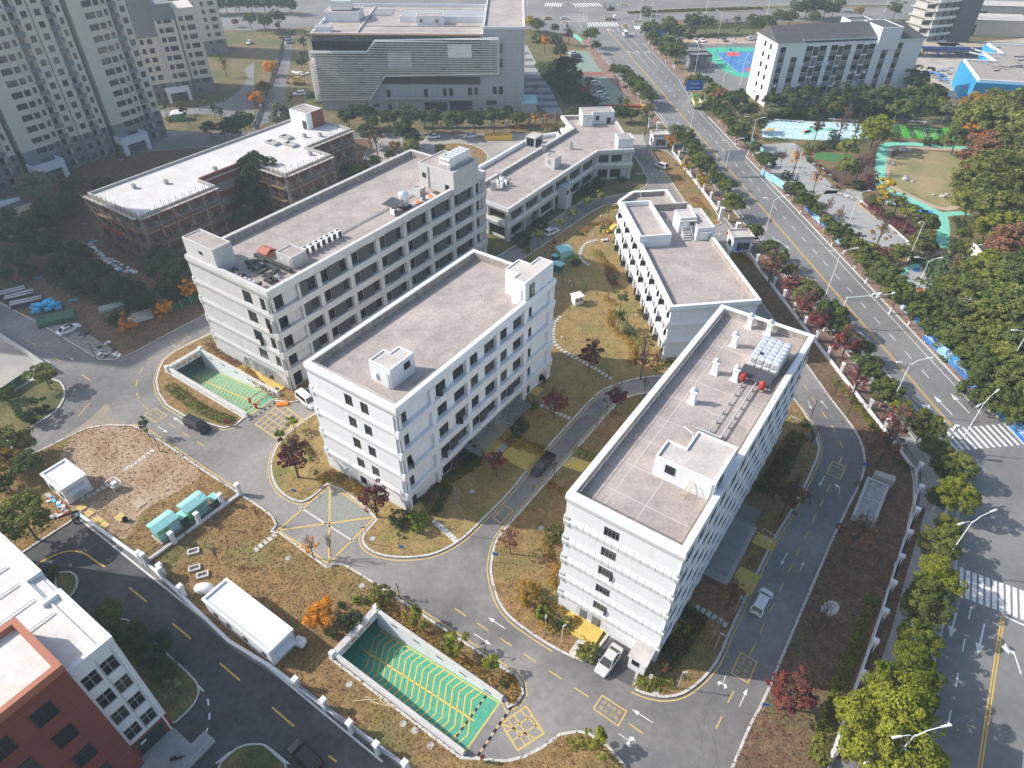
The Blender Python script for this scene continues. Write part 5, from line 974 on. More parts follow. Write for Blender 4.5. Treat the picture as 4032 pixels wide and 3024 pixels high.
# ---- gatehouses
for rc, x, y, a, lb in ((2,1262,1290,96,'cream flat-roofed gatehouse at the far avenue gate'),(12,1950,545,96,'cream flat-roofed gatehouse beside the near avenue gate')):
    p = G(rc, x, y); b = root('gatehouse', lb, 'gatehouse', (p.x, p.y, .12), R_(a-90)); P('wall', MB().box(-.2,0,0,4.6,4.0,3.6), m_white, b); P('roof', MB().loops([rect(-.4,-.2,4.8,4.2,d,z) for d, z in ((0,3.5),(0,4.2),(.25,4.2),(.25,3.8))], False), m_roof2, b)
    P('front_window', MB().box(.9,-.05,.7,3.9,.0,2.6), m_glass, b); P('side_window', MB().box(-.25,1,1,-.2,3,2.5), m_glass, b)
    for i in range(3): P('mullion', MB().box(1.6+i*.75,-.08,.7,1.68+i*.75,-.05,2.6), m_lamp, b)
p = G(2, 1670, 590); b = root('gatehouse', 'grey brick gatehouse with an open roof well beside the basketball court', 'gatehouse', (p.x, p.y, 0), R_(8)); b.scale = (.66,.8,.9); P('wall', MB().box(-7,0,-.1,7,8,5), m_bgrey, b); P('wing', MB().box(4,-.2,-.1,7.2,7,4.6), m_conc, b); P('roof', MB().loops([rect(-7.1,-.1,7.1,8.1,d,z) for d, z in ((0,4.9),(0,5.6),(.5,5.6),(.5,4.9))], False), m_tile, b); P('window', MB().box(-5,-.1,1,-1,-.02,3), m_glass, b); P('door', MB().box(5,-.28,0,6,-.2,2.3), m_dark, b)
# ================================================================ RAMPS, WALLS, PARK
def ramp(label, O, Ln, Wd, zfar, floor, zz, dz, txt):
    b = root('basement_ramp', label, 'ramp', (O[0], O[1], 0), AN); zf = lambda x: zfar*(1-x/Ln) if x > 0 else zfar
    zq = lambda x: zf(min(max(x, -6), Ln))
    P('ramp_floor', MB().add([(-2.6,.12,zfar),(0,.12,zfar),(Ln,.12,.002),(Ln,Wd-.12,.002),(0,Wd-.12,zfar),(-2.6,Wd-.12,zfar)], [(0,1,4,5),(1,2,3,4)]), floor, b)
    sl = math.atan2(-zfar, Ln)
    def line(x0, y0, x1, y1, w):
        d = Vector((x1-x0, y1-y0)); n = Vector((-d.y, d.x)).normalized()*w/2
        q = [(x0+n.x,y0+n.y),(x0-n.x,y0-n.y),(x1-n.x,y1-n.y),(x1+n.x,y1+n.y)]
        P('floor_line', MB().add([(x,y,zf(x)+.012) for x, y in q], [(0,1,2,3)]), m_yelf, b)
    line(.1, Wd/2, Ln-1.4, Wd/2, .2); line(.1, Wd-.35, Ln-.2, Wd-.35, .14)
    for i in range(zz):
        x = .8+i*dz
        if x+1.6 > Ln-.3: break
        for q0, q1 in (((x, Wd-.4), (x-.45, Wd*.76)), ((x-.45, Wd*.76), (x+1.75, Wd*.27)), ((x+1.75, Wd*.27), (x+1.3, .3))): line(*q0, *q1, .15)
    line(Ln-.15, .2, Ln-.15, Wd-.2, .2)
    for y0, y1, nm in ((-.25,.12,'side_wall'), (Wd-.12,Wd+.25,'side_wall')):
        P(nm, MB().add([(-.3,y0,zfar-.3),(Ln,y0,-.3),(Ln,y1,-.3),(-.3,y1,zfar-.3),(-.3,y0,.85),(Ln,y0,.75),(Ln,y1,.75),(-.3,y1,.85)], [(4,5,6,7),(0,1,5,4),(1,2,6,5),(2,3,7,6),(3,0,4,7)]), m_white, b)
        P('wall_coping', MB().box(-.35,y0-.06,.86,Ln+.02,y1+.06,.95), m_kerb, b)
    P('portal_beam', MB().box(-.35,.121,-.35,.05,Wd-.121,.95), m_white, b); P('portal_coping', MB().box(-.75,-.3,.952,.1,Wd+.3,1.06), m_kerb, b)
    for i in range(4): P('lettering_board', MB().box(.055,1.2+i*1.25,.05,.075,2.1+i*1.25,.5), m_orange if i % 2 else m_bamb, b)
    P('tunnel', MB().box(-2.7,.0,zfar-.2,-2.6,Wd,-.06).box(-2.6,-.1,zfar-.2,-.3,0.05,-.06).box(-2.6,Wd-.05,zfar-.2,-.3,Wd+.1,-.06).box(-2.6,0,-.4,-.36,Wd,-.34), m_bgrey, b)
    for y in (-.4, Wd+.1): P('corner_post', MB().box(-.85,y-.15,-.1,-.2,y+.45,1.25), m_white, b)
    for i in range(5): P('wall_lamp', MB().box(2.5+i*3.8,Wd-.16,.1,3.6+i*3.8,Wd-.122,.35), m_panel, b)
    for i in range(int(Wd/.45)):
        P('speed_bump', MB().box(Ln-2.2,.2+i*.45,zf(Ln-2.2)+.0,Ln-1.95,.2+i*.45+.44,zf(Ln-2.2)+.07), m_bamb if i % 2 else m_black, b)
    return b
ramp('green basement ramp with yellow chevron lines at the bottom of the south lawn', O1, 20.3, 7.4, -3.3, m_green, 19, .98, '')
ramp('pale green basement ramp with yellow chevrons in front of the long grey block', O2, 22.4, 6.9, -3.3, m_greend, 21, .98, '')
P('speed_bump_base', MB(), m_black, None) if False else None
c1 = Vector((O1[0],O1[1],0)); sbump = root('speed_bump', 'black and yellow rubber speed bump across the bottom ramp mouth', 'speed bump', c1+EX*21.6, AN)
for i in range(15): P('bump_block', MB().box(-.14,-.3+i*.52,0,.14,.2+i*.52,.06), m_bamb if i % 2 else m_black, sbump)
sbump = root('speed_bump', 'black and yellow rubber speed bump across the upper ramp mouth', 'speed bump', Vector((O2[0],O2[1],0))+EX*23.4, AN)
for i in range(14): P('bump_block', MB().box(-.14,-.3+i*.52,0,.14,.2+i*.52,.06), m_bamb if i % 2 else m_black, sbump)
# ---- boundary walls with pillars
pil_me = MB().box(-.3,-.3,0,.3,.3,2.35).box(-.38,-.38,2.35,.38,.38,2.5).box(-.32,-.32,2.5,.32,.32,2.58).mesh('pillar', [m_white])
def wall(name, label, pts, pillars, base=.55, step=None, rail=True, wmat=None, pm=None, cat='wall', bar=None, w=.3):
    o = tag(P(name, MB().ribbon(pts, w, base, z0=-.03), wmat or m_white), label, cat)
    P('wall_coping', MB().ribbon(pts, w+.12, base+.07, z0=base+.002), wmat or m_white, o)
    for p in pillars: I('pillar', pm or pil_me, o, (p.x, p.y, 0), p.z if len(p) > 2 and False else AN)
    if rail:
        for a, b in zip(pillars, pillars[1:]):
            a, b = Vector(a[:2]), Vector(b[:2])
            if (b-a).length > 12: continue
            mb = MB(); mb.tube((*a,base+.25),(*b,base+.25),.03,4).tube((*a,base+1.45),(*b,base+1.45),.03,4); n = int((b-a).length/.14)
            for i in range(1, n): p = a.lerp(b, i/n); mb.tube((p.x,p.y,base+.07),(p.x,p.y,base+1.6),.014,3,cap=False)
            P('railing_panel', mb, bar or m_dark, o)
    return o
Vw = lambda *q: [Vector(p) for p in q]
wall('boundary_wall', 'white low wall with square pillars between the south lawn and the dark drive', g(20,(690,1172),(1290,1600))+g(30,(1400,42),(2000,622))+g(31,(150,842),(1400,1770)), [G(*p) for p in ((20,1250,1580),(20,1430,1690),(30,1430,60),(30,1610,215),(31,390,1020),(31,630,1200),(31,855,1395),(31,1085,1580),(31,1330,1740))], .5)
wall('boundary_wall', 'white low wall with pillars and railings behind the turquoise transformer boxes', g(20,(1300,1575),(2110,985)), [G(*p) for p in ((20,1285,1600),(20,1525,1415),(20,1745,1245),(20,1945,1080),(20,2095,990))], .5)
wpts = V2((50.4,212),(53.8,183.6),(55.3,170.5)); wall('boundary_wall', 'white pillared wall along the avenue between the two gates', wpts, [Vector((*p[0][:], 0)) for p in along(wpts, 5.9)], .5)
wpts = V2((56.9,158),(58.3,138.3),(63.1,99),(64.3,89.7),(65.4,80.3),(65.9,75.6),(64.7,72.6),(62.2,67.7),(54.3,56.7),(48.4,48),(36.3,31.4),(28,20)); wall('boundary_wall', 'long white pillared wall along the avenue bending round the corner at the crossing', wpts, [Vector((*p[0][:], 0)) for p in along(wpts, 5.2)], .5)
for rc, x, y, lb in ((12,1845,265,'tall white gate pillar above the sliding gate'),(12,1985,400,'tall white gate pillar beside the near gatehouse'),(2,1232,1110,'white gate pillar at the far gate beside the trees'),(2,1298,1165,'white gate pillar behind the far gatehouse')):
    p = G(rc, x, y); thing('gate_pillar', MB().obox((0,0,1.8),(.9,.9,3.6),0).obox((0,0,3.68),(1.05,1.05,.16),0), m_white, lb, 'pillar').location = (p.x, p.y, 0)
p0, p1 = G(12,1870,275), G(12,1965,385); gt = root('sliding_gate', 'steel folding gate across the near avenue entrance', 'gate', (p0.x, p0.y, 0), math.atan2(p1.y-p0.y, p1.x-p0.x)); L = (p1-p0).length
for i in range(int(L/.5)): P('gate_segment', MB().tube((i*.5,-.3,.1),(i*.5+.5,.3,1.3),.03,4).tube((i*.5+.5,-.3,.1),(i*.5,.3,1.3),.03,4).box(i*.5,-.3,1.3,i*.5+.45,.3,1.36), m_steel, gt)
# garden mesh-fence posts
for i, (x, y) in enumerate(((480,810),(577,845),(672,880),(770,915),(872,945),(1002,1100),(1035,1150),(1100,1280),(1132,1380),(870,1640),(430,590),(325,590),(385,540),(490,470))):
    p = G(12, x, y); o = thing('fence_post', MB().box(-.06,-.06,0,.06,.06,1.9).box(-.15,-.15,0,.15,.15,.08), m_tealdk, 'black fence post on the garden lawn, %s of its line from the block stair house' % od(i), 'post', 'black garden fence posts'); o.location = (p.x, p.y, .13)
# fence of the hall's lane (dark pillars)
fp = [G(1, x, y) for x, y in ((255,400),(245,440),(235,480),(222,520),(208,565),(192,615),(176,665),(158,720),(140,775),(120,835),(98,900),(72,970),(45,1040),(15,1120))]
dpil = MB().box(-.35,-.35,0,.35,.35,2.3).box(-.42,-.42,2.3,.42,.42,2.45).mesh('pillar', [m_bgrey])
wall('lane_fence', 'dark pillared fence along the lane left of the louvred hall', fp, fp, .4, pm=dpil, wmat=m_bgrey, cat='fence')
yf = [G(1, 1480+k*145, 1122-k*1.5) for k in range(6)]+[G(2, 70+k*115, 1100-k*3) for k in range(4)]
wall('yard_fence', 'grey pillared fence behind the concrete yard', yf, yf, .5, pm=dpil, wmat=m_bgrey, cat='fence')
rf = [G(2, 1540+i*90, 238-i*7) for i in range(8)]; wall('site_fence', 'pillared fence behind the dormitory car park', rf, rf, .4, pm=dpil, wmat=m_bgrey, cat='fence')
# left site hoarding (grey sheet fence) and green hoarding
def hoard(label, pts, h, m, step=2.2):
    o = tag(P('hoarding', MB().ribbon(pts, .08, h, z0=-.03), m), label, 'fence')
    for p, a in along(pts, step): P('hoarding_post', MB().box(p.x-.06,p.y-.06,0,p.x+.06,p.y+.06,h+.1), m_steel, o)
hoard('pale sheet-metal hoarding along the left road', g(10,(-200,1190),(0,1290),(240,1440),(455,1590)), 2.0, m_steel)
hoard('green sheet hoarding at the edge of the grove beside the long block', g(10,(1500,1060),(1740,960)), 1.8, MT('green_sheet',(.02,.1,.05)))
hoard('dark green hoarding at the left court corner', g(20,(-200,190),(60,130),(160,60),(250,0)), 2.0, bpy.data.materials['green_sheet'])
# ---- car park, plaza and hall surroundings
struct('striped_plaza', MB().sheet(g(2,(145,395),(165,395),(480,990),(370,995),(145,870)), -.006), m_greyp)
for i in range(9):
    y0 = 450+i*58; P('plaza_stripe', MB().sheet(g(2,(146,y0),(178+i*32,y0),(190+i*33,y0+26),(146,y0+26)), .0), MT('dark_paving', (.13,.14,.16)) if i == 0 else bpy.data.materials['dark_paving'])['kind'] = 'structure'
struct('car_park', MB().sheet(g(2,(500,440),(690,440),(820,630),(900,650),(1020,835),(1040,905),(760,915),(560,560)), -.004), MT('green_grid_paving', (.2,.27,.22),(.25,.31,.26),.5))
struct('red_path', MB().sheet(g(2,(330,630),(880,625),(915,665),(330,670)), 0), MT('red_brick_path',(.25,.1,.09),(.3,.13,.11),.5))
struct('red_pavement', MB().sheet(g(2,(690,440),(735,435),(880,600),(900,660),(980,760),(1060,840),(1190,950),(1160,960),(860,675),(820,635)), .002), m_brickp)
struct('turquoise_path', MB().sheet(g(2,(520,280),(600,300),(700,385),(660,390),(560,310)), .0), m_turq)
struct('lane_road', MB().sheet(g(1,(260,270),(345,270),(330,420),(295,700),(250,930),(220,1010),(0,1130),(-40,1110),(120,860),(200,640),(265,440)), -.008), m_asph3)
struct('left_lane', MB().sheet(g(0,(2212,540),(2130,600),(2160,680),(2080,800),(1960,880),(1700,940),(1400,960),(1400,1020),(1700,990),(1950,1000),(2030,1050),(2212,1000)), -.006), m_asph3)
struct('tower_forecourt', MB().sheet(g(0,(1000,1430),(1380,1310),(1420,1360),(900,1530),(640,1600),(560,1560)), -.01), m_greyp)
struct('dorm_yard', MB().sheet(g(2,(1530,330),(2212,300),(2212,800),(1990,790),(1900,800),(1700,720),(1560,640),(1500,500)), -.008), m_asph3)
struct('dorm_car_park', MB().sheet(g(2,(1500,340),(2150,325),(2150,375),(1530,390)), -.004), m_tan)
ct = struct('basketball_court', MB().sheet(smooth(g(2,(1715,420),(1850,410),(2110,412),(2400,430),(2420,660),(2100,680),(1960,660),(1870,610),(1780,530),(1710,470)), 1, True), 0), m_cgreen)
P('court_floor', MB().sheet(g(2,(1800,457),(2330,440),(2400,625),(2000,634)), .006), m_blue, ct); P('key_area', MB().sheet(g(2,(1895,453),(1998,450),(2030,488),(1920,490)), .012), m_cred, ct); P('key_area', MB().sheet(g(2,(2065,592),(2212,586),(2212,618),(2080,622)), .012), m_cred, ct)
P('court_line', MB().ribbon(g(2,(1812,463),(2320,446),(2385,620),(2002,629)), .15, .018, closed=True), m_wht, ct)
cc = G(2,2050,540); P('centre_circle', MB().ribbon([(cc.x+2.4*math.cos(t*.3), cc.y+2.4*math.sin(t*.3)) for t in range(21)], .15, .018, closed=True), m_wht, ct)
# park (right)
struct('site_ground', MB().sheet(g(3,(1330,520),(1500,400),(2300,330),(2500,900),(1750,900),(1560,800),(1350,600)), -.012), MT('site_dust',(.5,.44,.38),(.34,.3,.27),.15,.95,detail=9))
struct('park_lawn', MB().sheet(smooth(g(3,(1130,1300),(1700,1330),(1760,1400),(1750,1659),(1320,1690),(1210,1660),(1100,1620)), 1, True)+[], .0), m_field)
struct('park_lawn_lower', MB().sheet(smooth(g(13,(1270,0),(1700,0),(1760,80),(1640,165),(1500,130),(1360,60)), 1, True), .001), m_field)
struct('turquoise_track', MB().ribbon(smooth(g(3,(1790,1290),(1500,1270),(1250,1248),(1080,1255),(1050,1300),(1030,1450),(1020,1560),(1040,1640))+g(13,(1180,30),(1330,100),(1480,170),(1570,215),(1585,330),(1570,500)), 2), 3.0, .004), m_turq)
struct('turquoise_track', MB().ribbon(smooth(g(13,(1570,215),(1650,200),(1800,195)), 2), 2.4, .006), m_turq)
struct('tan_track', MB().ribbon(smooth(g(3,(1770,1310),(1300,1285),(1120,1290),(1095,1330),(1080,1480),(1070,1600))+g(13,(1280,40),(1420,110),(1560,160),(1650,160),(1700,130)), 2), 2.0, .002), m_tan)
struct('park_plaza', MB().sheet(g(13,(1370,540),(1520,520),(1640,530),(1660,620),(1650,690),(1450,600)), .001), m_tan)
pc = struct('painted_court', MB().sheet(g(3,(0,1045),(960,1075),(930,1200),(560,1225),(0,1200)), .002), MT('pale_blue_court',(.42,.6,.68),(.52,.7,.76),.3,.8))
for q, m in ((((340,1135),(430,1135),(420,1160),(350,1158)),m_yelf),(((40,1115),(130,1120),(100,1140),(30,1138)),m_yelf),(((430,1090),(520,1092),(560,1130),(430,1160),(400,1180),(350,1170)),m_turq),(((540,1110),(640,1115),(620,1135),(560,1150)),m_turq)): P('court_patch', MB().sheet(smooth(g(3,*q),2,True), .008), m, pc)
sc_ = struct('football_pitch', MB().sheet(g(3,(1130,1085),(1800,1125),(1760,1250),(1110,1190)), .002), MT('turf_dark',(.03,.11,.02)))
for i in range(5):
    a = 1190+i*125; P('turf_stripe', MB().sheet(g(3,(a,1088+i*7),(a+62,1092+i*7),(a+110,1205+i*7),(a+45,1203+i*7)), .006), MT('turf_light',(.06,.34,.03)) if i == 0 else bpy.data.materials['turf_light'], sc_)
cc = G(3,1420,1158); P('centre_circle', MB().ribbon([(cc.x+3*math.cos(t*.3), cc.y+3*math.sin(t*.3)) for t in range(21)], .2, .012, closed=True), m_wht, sc_); P('halfway_line', MB().ribbon(g(3,(1392,1102),(1445,1220)), .2, .012), m_wht, sc_)
pb = struct('croquet_lawn', MB().sheet(g(3,(460,1305),(815,1345),(800,1440),(440,1390)), .002), MT('artificial_turf',(.05,.16,.05),(.07,.19,.06),.5)); P('lawn_border', MB().ribbon(g(3,(460,1305),(815,1345),(800,1440),(440,1390)), .7, .006, closed=True), MT('brick_edge',(.3,.08,.06)), pb)
struct('park_car_park', MB().sheet(g(3,(-40,1260),(280,1240),(360,1310),(350,1340),(560,1560),(700,1680),(400,1700),(200,1620),(60,1480),(-60,1330))+[], .0), m_greyp)
struct('park_road', MB().sheet(g(13,(480,90),(560,0),(860,0),(900,140),(1300,470),(1180,500),(960,480),(700,330)), .0), m_greyp)
struct('yellow_strip', MB().sheet(g(13,(800,105),(870,100),(1080,270),(985,250)), .004), MT('ochre_patch',(.5,.38,.2),(.4,.34,.27),.4))
P('path_kerb', MB().ribbon(g(13,(855,85),(1070,265),(1300,470)), .3, .15, z0=-.03), m_lamp)['kind'] = 'structure'
struct('shrub_bed', MB().sheet(g(13,(870,80),(960,40),(1100,200),(1300,230),(1400,330),(1500,480),(1420,560),(1310,470),(1080,265)), -.001), m_mulch)
struct('shrub_bed', MB().sheet(g(3,(860,1340),(1000,1340),(1010,1560),(960,1659),(720,1640),(560,1500),(640,1450),(780,1460)), -.001), m_mulch)
sp = struct('skate_court', MB().sheet(g(13,(1210,690),(1390,610),(1480,690),(1700,800),(1640,980),(1540,950),(1450,960),(1320,840),(1220,760)), .002), m_turq); P('court_floor', MB().sheet(smooth(g(13,(1225,720),(1380,650),(1460,690),(1590,780),(1600,900),(1450,930),(1330,840)),1,True), .008), m_greyp, sp)
P('court_patch', MB().sheet(smooth(g(13,(1300,690),(1360,665),(1385,690),(1330,715)),2,True), .014), m_blue, sp); P('court_patch', MB().sheet(smooth(g(13,(1330,845),(1430,860),(1450,895),(1380,900)),2,True), .014), MT('court_orange',(.6,.15,.05)), sp); P('court_line', MB().ribbon(smooth(g(13,(1370,640),(1500,710),(1570,780),(1575,860)),2), .15, .014), m_wht, sp)
# site fence billboards with printed lettering
def board(label, a, b, h, m, txt=None, tw=.55, y0=.55):
    L = (b-a).length; an = math.atan2(b.y-a.y, b.x-a.x); o = root('billboard', label, 'billboard', (a.x, a.y, .1), an); P('board', MB().box(0,-.06,.2,L,.06,h), m, o)
    P('board_legs', MB().box(.2,-.05,0,.35,.25,.2).box(L-.35,-.05,0,L-.2,.25,.2), m_steel, o)
    if txt:
        s = h*tw; I('lettering', text_mesh(txt, 1.0), o, (L*.5,-.07,h*.55), (math.pi/2, 0, 0), min(s, L*.9/len(txt)), m_lamp)
board('blue billboard with large white characters at the start of the row', G(13,1392,1302), G(13,1512,1406), 2.6, m_bill, '新归家礼遇')
board('pale blue picture billboard between the two lettered billboards', G(13,1514,1408), G(13,1618,1508), 2.6, m_sky)
board('blue billboard with a large white number beside the avenue', G(13,1620,1510), G(13,1790,1680), 2.6, m_bill, '约3.25米层高')
board('pale billboard before the crossing with a tower picture', G(23,1765,25), G(23,1860,105), 2.4, m_bill, '尚品')
board('light blue billboard behind the crossing start', G(23,1862,107), G(23,2045,300), 2.4, m_sky)
board('deep blue billboard facing the zebra crossing', G(23,2047,302), G(23,2330,610), 2.6, m_bill, '约125㎡空间')
for i, (x0, y0, x1, y1) in enumerate(((370,170,440,240),(440,240,500,300),(510,300,570,350),(640,450,680,490),(920,730,960,770),(1200,1030,1260,1090),(1320,1150,1400,1230))):
    board('%s low picture panel behind the far pavement trees' % od(i), G(13,x0,y0), G(13,x1,y1), 1.6, (m_bill, m_sky)[i % 2])
board('pale turquoise hoarding at the park car park corner', G(3,70,1580), G(3,180,1659), 2.2, m_teal); board('blue hoarding beside the bend of the park car park', G(3,-10,1520), G(3,70,1580), 1.8, m_sky)
for i, (x0, x1, y0) in enumerate(((-160,-90,1100),(-90,-20,1130),(-30,20,1185))): board('%s light blue panel along the painted court fence' % od(i), G(3,x0,y0+120), G(3,x1,y0+190), 1.7, m_teal)
# white art wall in the wood
thing('white_screen_wall', MB().ribbon(smooth(g(13,(1800,560),(1870,650),(1960,740),(1970,900)),2), .5, 3.2, z0=0).ribbon(g(13,(1800,560),(1990,525)), .4, 2.4, z0=0), m_white, 'curved white screen wall among the park trees', 'wall')
# park tables
for i, (x, y) in enumerate(((1120,130),(1230,122),(1390,200),(1330,238),(1430,205))):
    p = G(13, x, y); o = root('table_tennis_table', 'blue outdoor table tennis table, %s from the croquet lawn' % od(i), 'table', (p.x, p.y, 0), R_(-20)); P('table_top', MB().box(-1.4,-.76,.7,1.4,.76,.78), m_sky if i == 0 else m_bill, o)
    for x_ in (-1, 1): P('leg', MB().box(x_-.1,-.6,0,x_+.1,.6,.7), m_steel, o)
    P('net', MB().box(-.02,-.8,.78,.02,.8,.95), m_dark, o)
for i, (x, y) in enumerate(((130,1052),(170,1054),(208,1056),(248,1059),(290,1062),(330,1066),(610,1047),(655,1050),(700,1053),(760,1056),(805,1058),(1310,1066),(1355,1068),(1400,1070),(1442,1074))):
    p = G(3, x, y); o = root('park_bench', 'white bench behind the sports courts, %s of the row' % od(i), 'bench', (p.x, p.y, 0), R_(-4)); P('seat', MB().box(-1.1,-.3,.4,1.1,.3,.5), m_lamp, o)
    for s in (-.9, .9): P('leg', MB().box(s-.1,-.25,0,s+.1,.25,.4), m_lamp, o)
mf = root('mesh_fence', 'tall thin mesh fence along the painted court', 'fence', (0,0,0)); fpts = g(3,(0,1200),(560,1225),(600,1120)); 
for p, a in along(fpts, 3.2): P('fence_post', MB().tube((p.x,p.y,0),(p.x,p.y,3.6),.05,5), m_steel, mf)
for z in (.2, 1.8, 3.5): P('fence_rail', MB().poly_tube([(p.x,p.y,z) for p in fpts], .035, 4), m_steel, mf)
mf = root('mesh_fence', 'tall thin mesh fence around the striped football pitch', 'fence', (0,0,0)); fpts = g(3,(1760,1250),(1110,1190),(1130,1085),(1800,1125)); 
for p, a in along(fpts, 3.2): P('fence_post', MB().tube((p.x,p.y,0),(p.x,p.y,3.8),.05,5), m_steel, mf)
for z in (.2, 1.9, 3.7): P('fence_rail', MB().poly_tube([(p.x,p.y,z) for p in fpts], .035, 4), m_steel, mf)
# rocks on the park lawn
def rock(p, s, label):
    r = random.Random(label); mb = MB(); n = 7; L = []
    for z, k in ((0,1),(.35,1.05),(.7,.75),(.9,.3)): L.append([(math.cos(t/n*6.28)*s*k*r.uniform(.8,1.2), math.sin(t/n*6.28)*s*k*.75*r.uniform(.8,1.2), z*s*.8) for t in range(n)])
    o = thing('boulder', mb.loops(L), m_conc, label, 'boulder'); o.location = (p.x, p.y, 0)
for rc, x, y, s, lb in ((3,1228,1312,1.3,'pale boulder at the top corner of the park lawn'),(3,1285,1315,.8,'smaller pale boulder beside the top corner boulder'),(3,1250,1565,1.1,'large boulder on the middle of the park lawn'),(3,1310,1582,.6,'small pale stone right of the middle boulder'),(3,1252,1540,.6,'small brown stone behind the middle boulder'),(13,1495,42,.6,'small stone at the lower tip of the park lawn'),(13,1580,60,1.1,'flat pale boulder at the lower tip of the park lawn'),(13,1612,35,.6,'round stone beside the flat boulder')): rock(G(rc,x,y), s, lb)
p = G(3,1127,1420); o = root('stone_seat', 'long stone slab seat at the left edge of the park lawn', 'bench', (p.x,p.y,0), R_(85)); P('seat', MB().box(-2,-.4,.35,2,.4,.5), m_conc, o); P('support', MB().box(-1.6,-.3,0,-1.2,.3,.35).box(1.2,-.3,0,1.6,.3,.35), m_conc, o)
# sunken concrete pit by the loop road
q = g(23,(915,900),(1060,960),(945,1260),(795,1205)); o = root('concrete_vent_pit', 'weathered concrete vent pit with a low wall beside the loop road', 'pit', (0,0,0)); Q = ccw([(p.x,p.y) for p in q])
P('pit_wall', MB().loops([[(x,y,z) for x, y in offset(Q,d,True)] for d, z in ((-.4,.0),(-.4,1.3),(.05,1.3),(.05,.5))], False, False), m_conc, o); P('pit_floor', MB().sheet(Q, 1.0), MT('lichen_concrete', (.42,.41,.4), (.24,.235,.23), 1.1, .95, detail=9), o); P('pit_beam', MB().ribbon([(Vector(Q[0])+Vector(Q[3]))/2, (Vector(Q[1])+Vector(Q[2]))/2], .25, 1.12, z0=.5), m_conc, o)
p = G(23,1040,890); P('pit_head', MB().obox((p.x,p.y,.9),(3,1.2,1.8),R_(-28)), m_conc, o)
# ================================================================ VEGETATION
LM = {'green': leaf_mat('leaf_green', (.05,.075,.026), (.19,.225,.065)), 'green2': leaf_mat('leaf_mid_green', (.07,.095,.028), (.27,.28,.07)),
      'dark': leaf_mat('leaf_dark', (.04,.065,.033), (.12,.16,.065)), 'yellow': leaf_mat('leaf_yellow', (0.330,0.247,0.033), (0.693,0.478,0.041)), 'ygreen': leaf_mat('leaf_yellow_green', (.07,.105,.018), (.31,.32,.045)),
      'orange': leaf_mat('leaf_orange', (0.495,0.181,0.020), (0.858,0.396,0.049)), 'red': leaf_mat('leaf_red', (0.149,0.043,0.040), (0.337,0.119,0.100)), 'maroon': leaf_mat('leaf_maroon', (0.104,0.029,0.037), (0.247,0.083,0.092)),
      'brown': leaf_mat('leaf_brown', (0.165,0.083,0.049), (0.363,0.198,0.116)), 'gold': leaf_mat('hedge_gold', (0.181,0.107,0.025), (0.446,0.281,0.049)), 'grey': leaf_mat('leaf_grey_green', (0.165,0.181,0.116), (0.346,0.346,0.231)),
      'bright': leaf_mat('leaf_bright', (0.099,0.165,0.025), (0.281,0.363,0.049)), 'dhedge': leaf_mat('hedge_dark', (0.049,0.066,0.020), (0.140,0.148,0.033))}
def leaves_mesh(name, C, Nn, S, tint, up=.0):
    n = len(C); r = RNG.normal(size=(n, 3)); Nn = Nn/np.linalg.norm(Nn, axis=1, keepdims=True)
    a = np.cross(Nn, r); a /= np.linalg.norm(a, axis=1, keepdims=True)+1e-9; b = np.cross(Nn, a)
    S = S[:, None]; asp = RNG.uniform(.55, 1.0, (n, 1))
    v = np.stack([C-a*S, C+b*S*asp, C+a*S, C-b*S*asp], 1).reshape(-1, 3)
    me = bpy.data.meshes.new(name); me.vertices.add(4*n); me.vertices.foreach_set('co', v.ravel().astype(np.float32))
    me.loops.add(4*n); me.loops.foreach_set('vertex_index', np.arange(4*n, dtype=np.int32))
    me.polygons.add(n); me.polygons.foreach_set('loop_start', np.arange(0, 4*n, 4, dtype=np.int32))
    at = me.attributes.new('tint', 'FLOAT', 'FACE'); at.data.foreach_set('value', np.clip(tint, 0, 1).astype(np.float32))
    me.update(calc_edges=True); me.materials.append(LM['green']); return me
def blob(nc, nl, ls, rx=1.0, rz=.85, cr=(.26,.42), flat=.0, core=.62, seed=0, low=-.75):
    global RNG
    RNG = np.random.default_rng(seed+11)
    d = RNG.normal(size=(nc*3, 3)); d /= np.linalg.norm(d, axis=1, keepdims=True); d = d[d[:, 2] > low][:nc]
    cen = d*np.array([rx, rx, rz])*RNG.uniform(core, .92, (len(d), 1))*(1+.14*np.sin(3*np.arctan2(d[:, 1], d[:, 0])+seed)[:, None]); rad = RNG.uniform(*cr, len(d))*RNG.uniform(.7, 1.2, len(d)); ct = RNG.uniform(.15, .85, len(d))
    k = RNG.integers(0, len(d), nl); e = RNG.normal(size=(nl, 3)); e /= np.linalg.norm(e, axis=1, keepdims=True); e[:, 2] = np.abs(e[:, 2])*.9+e[:, 2]*.1
    out = d[k]*.5+e; out /= np.linalg.norm(out, axis=1, keepdims=True)
    C = cen[k]+out*rad[k][:, None]*RNG.uniform(.72, 1.05, (nl, 1))
    Nn = out+RNG.normal(size=(nl, 3))*.55
    return C, Nn, RNG.uniform(.7, 1.3, nl)*ls, ct[k]*.6+RNG.uniform(0, .4, nl)
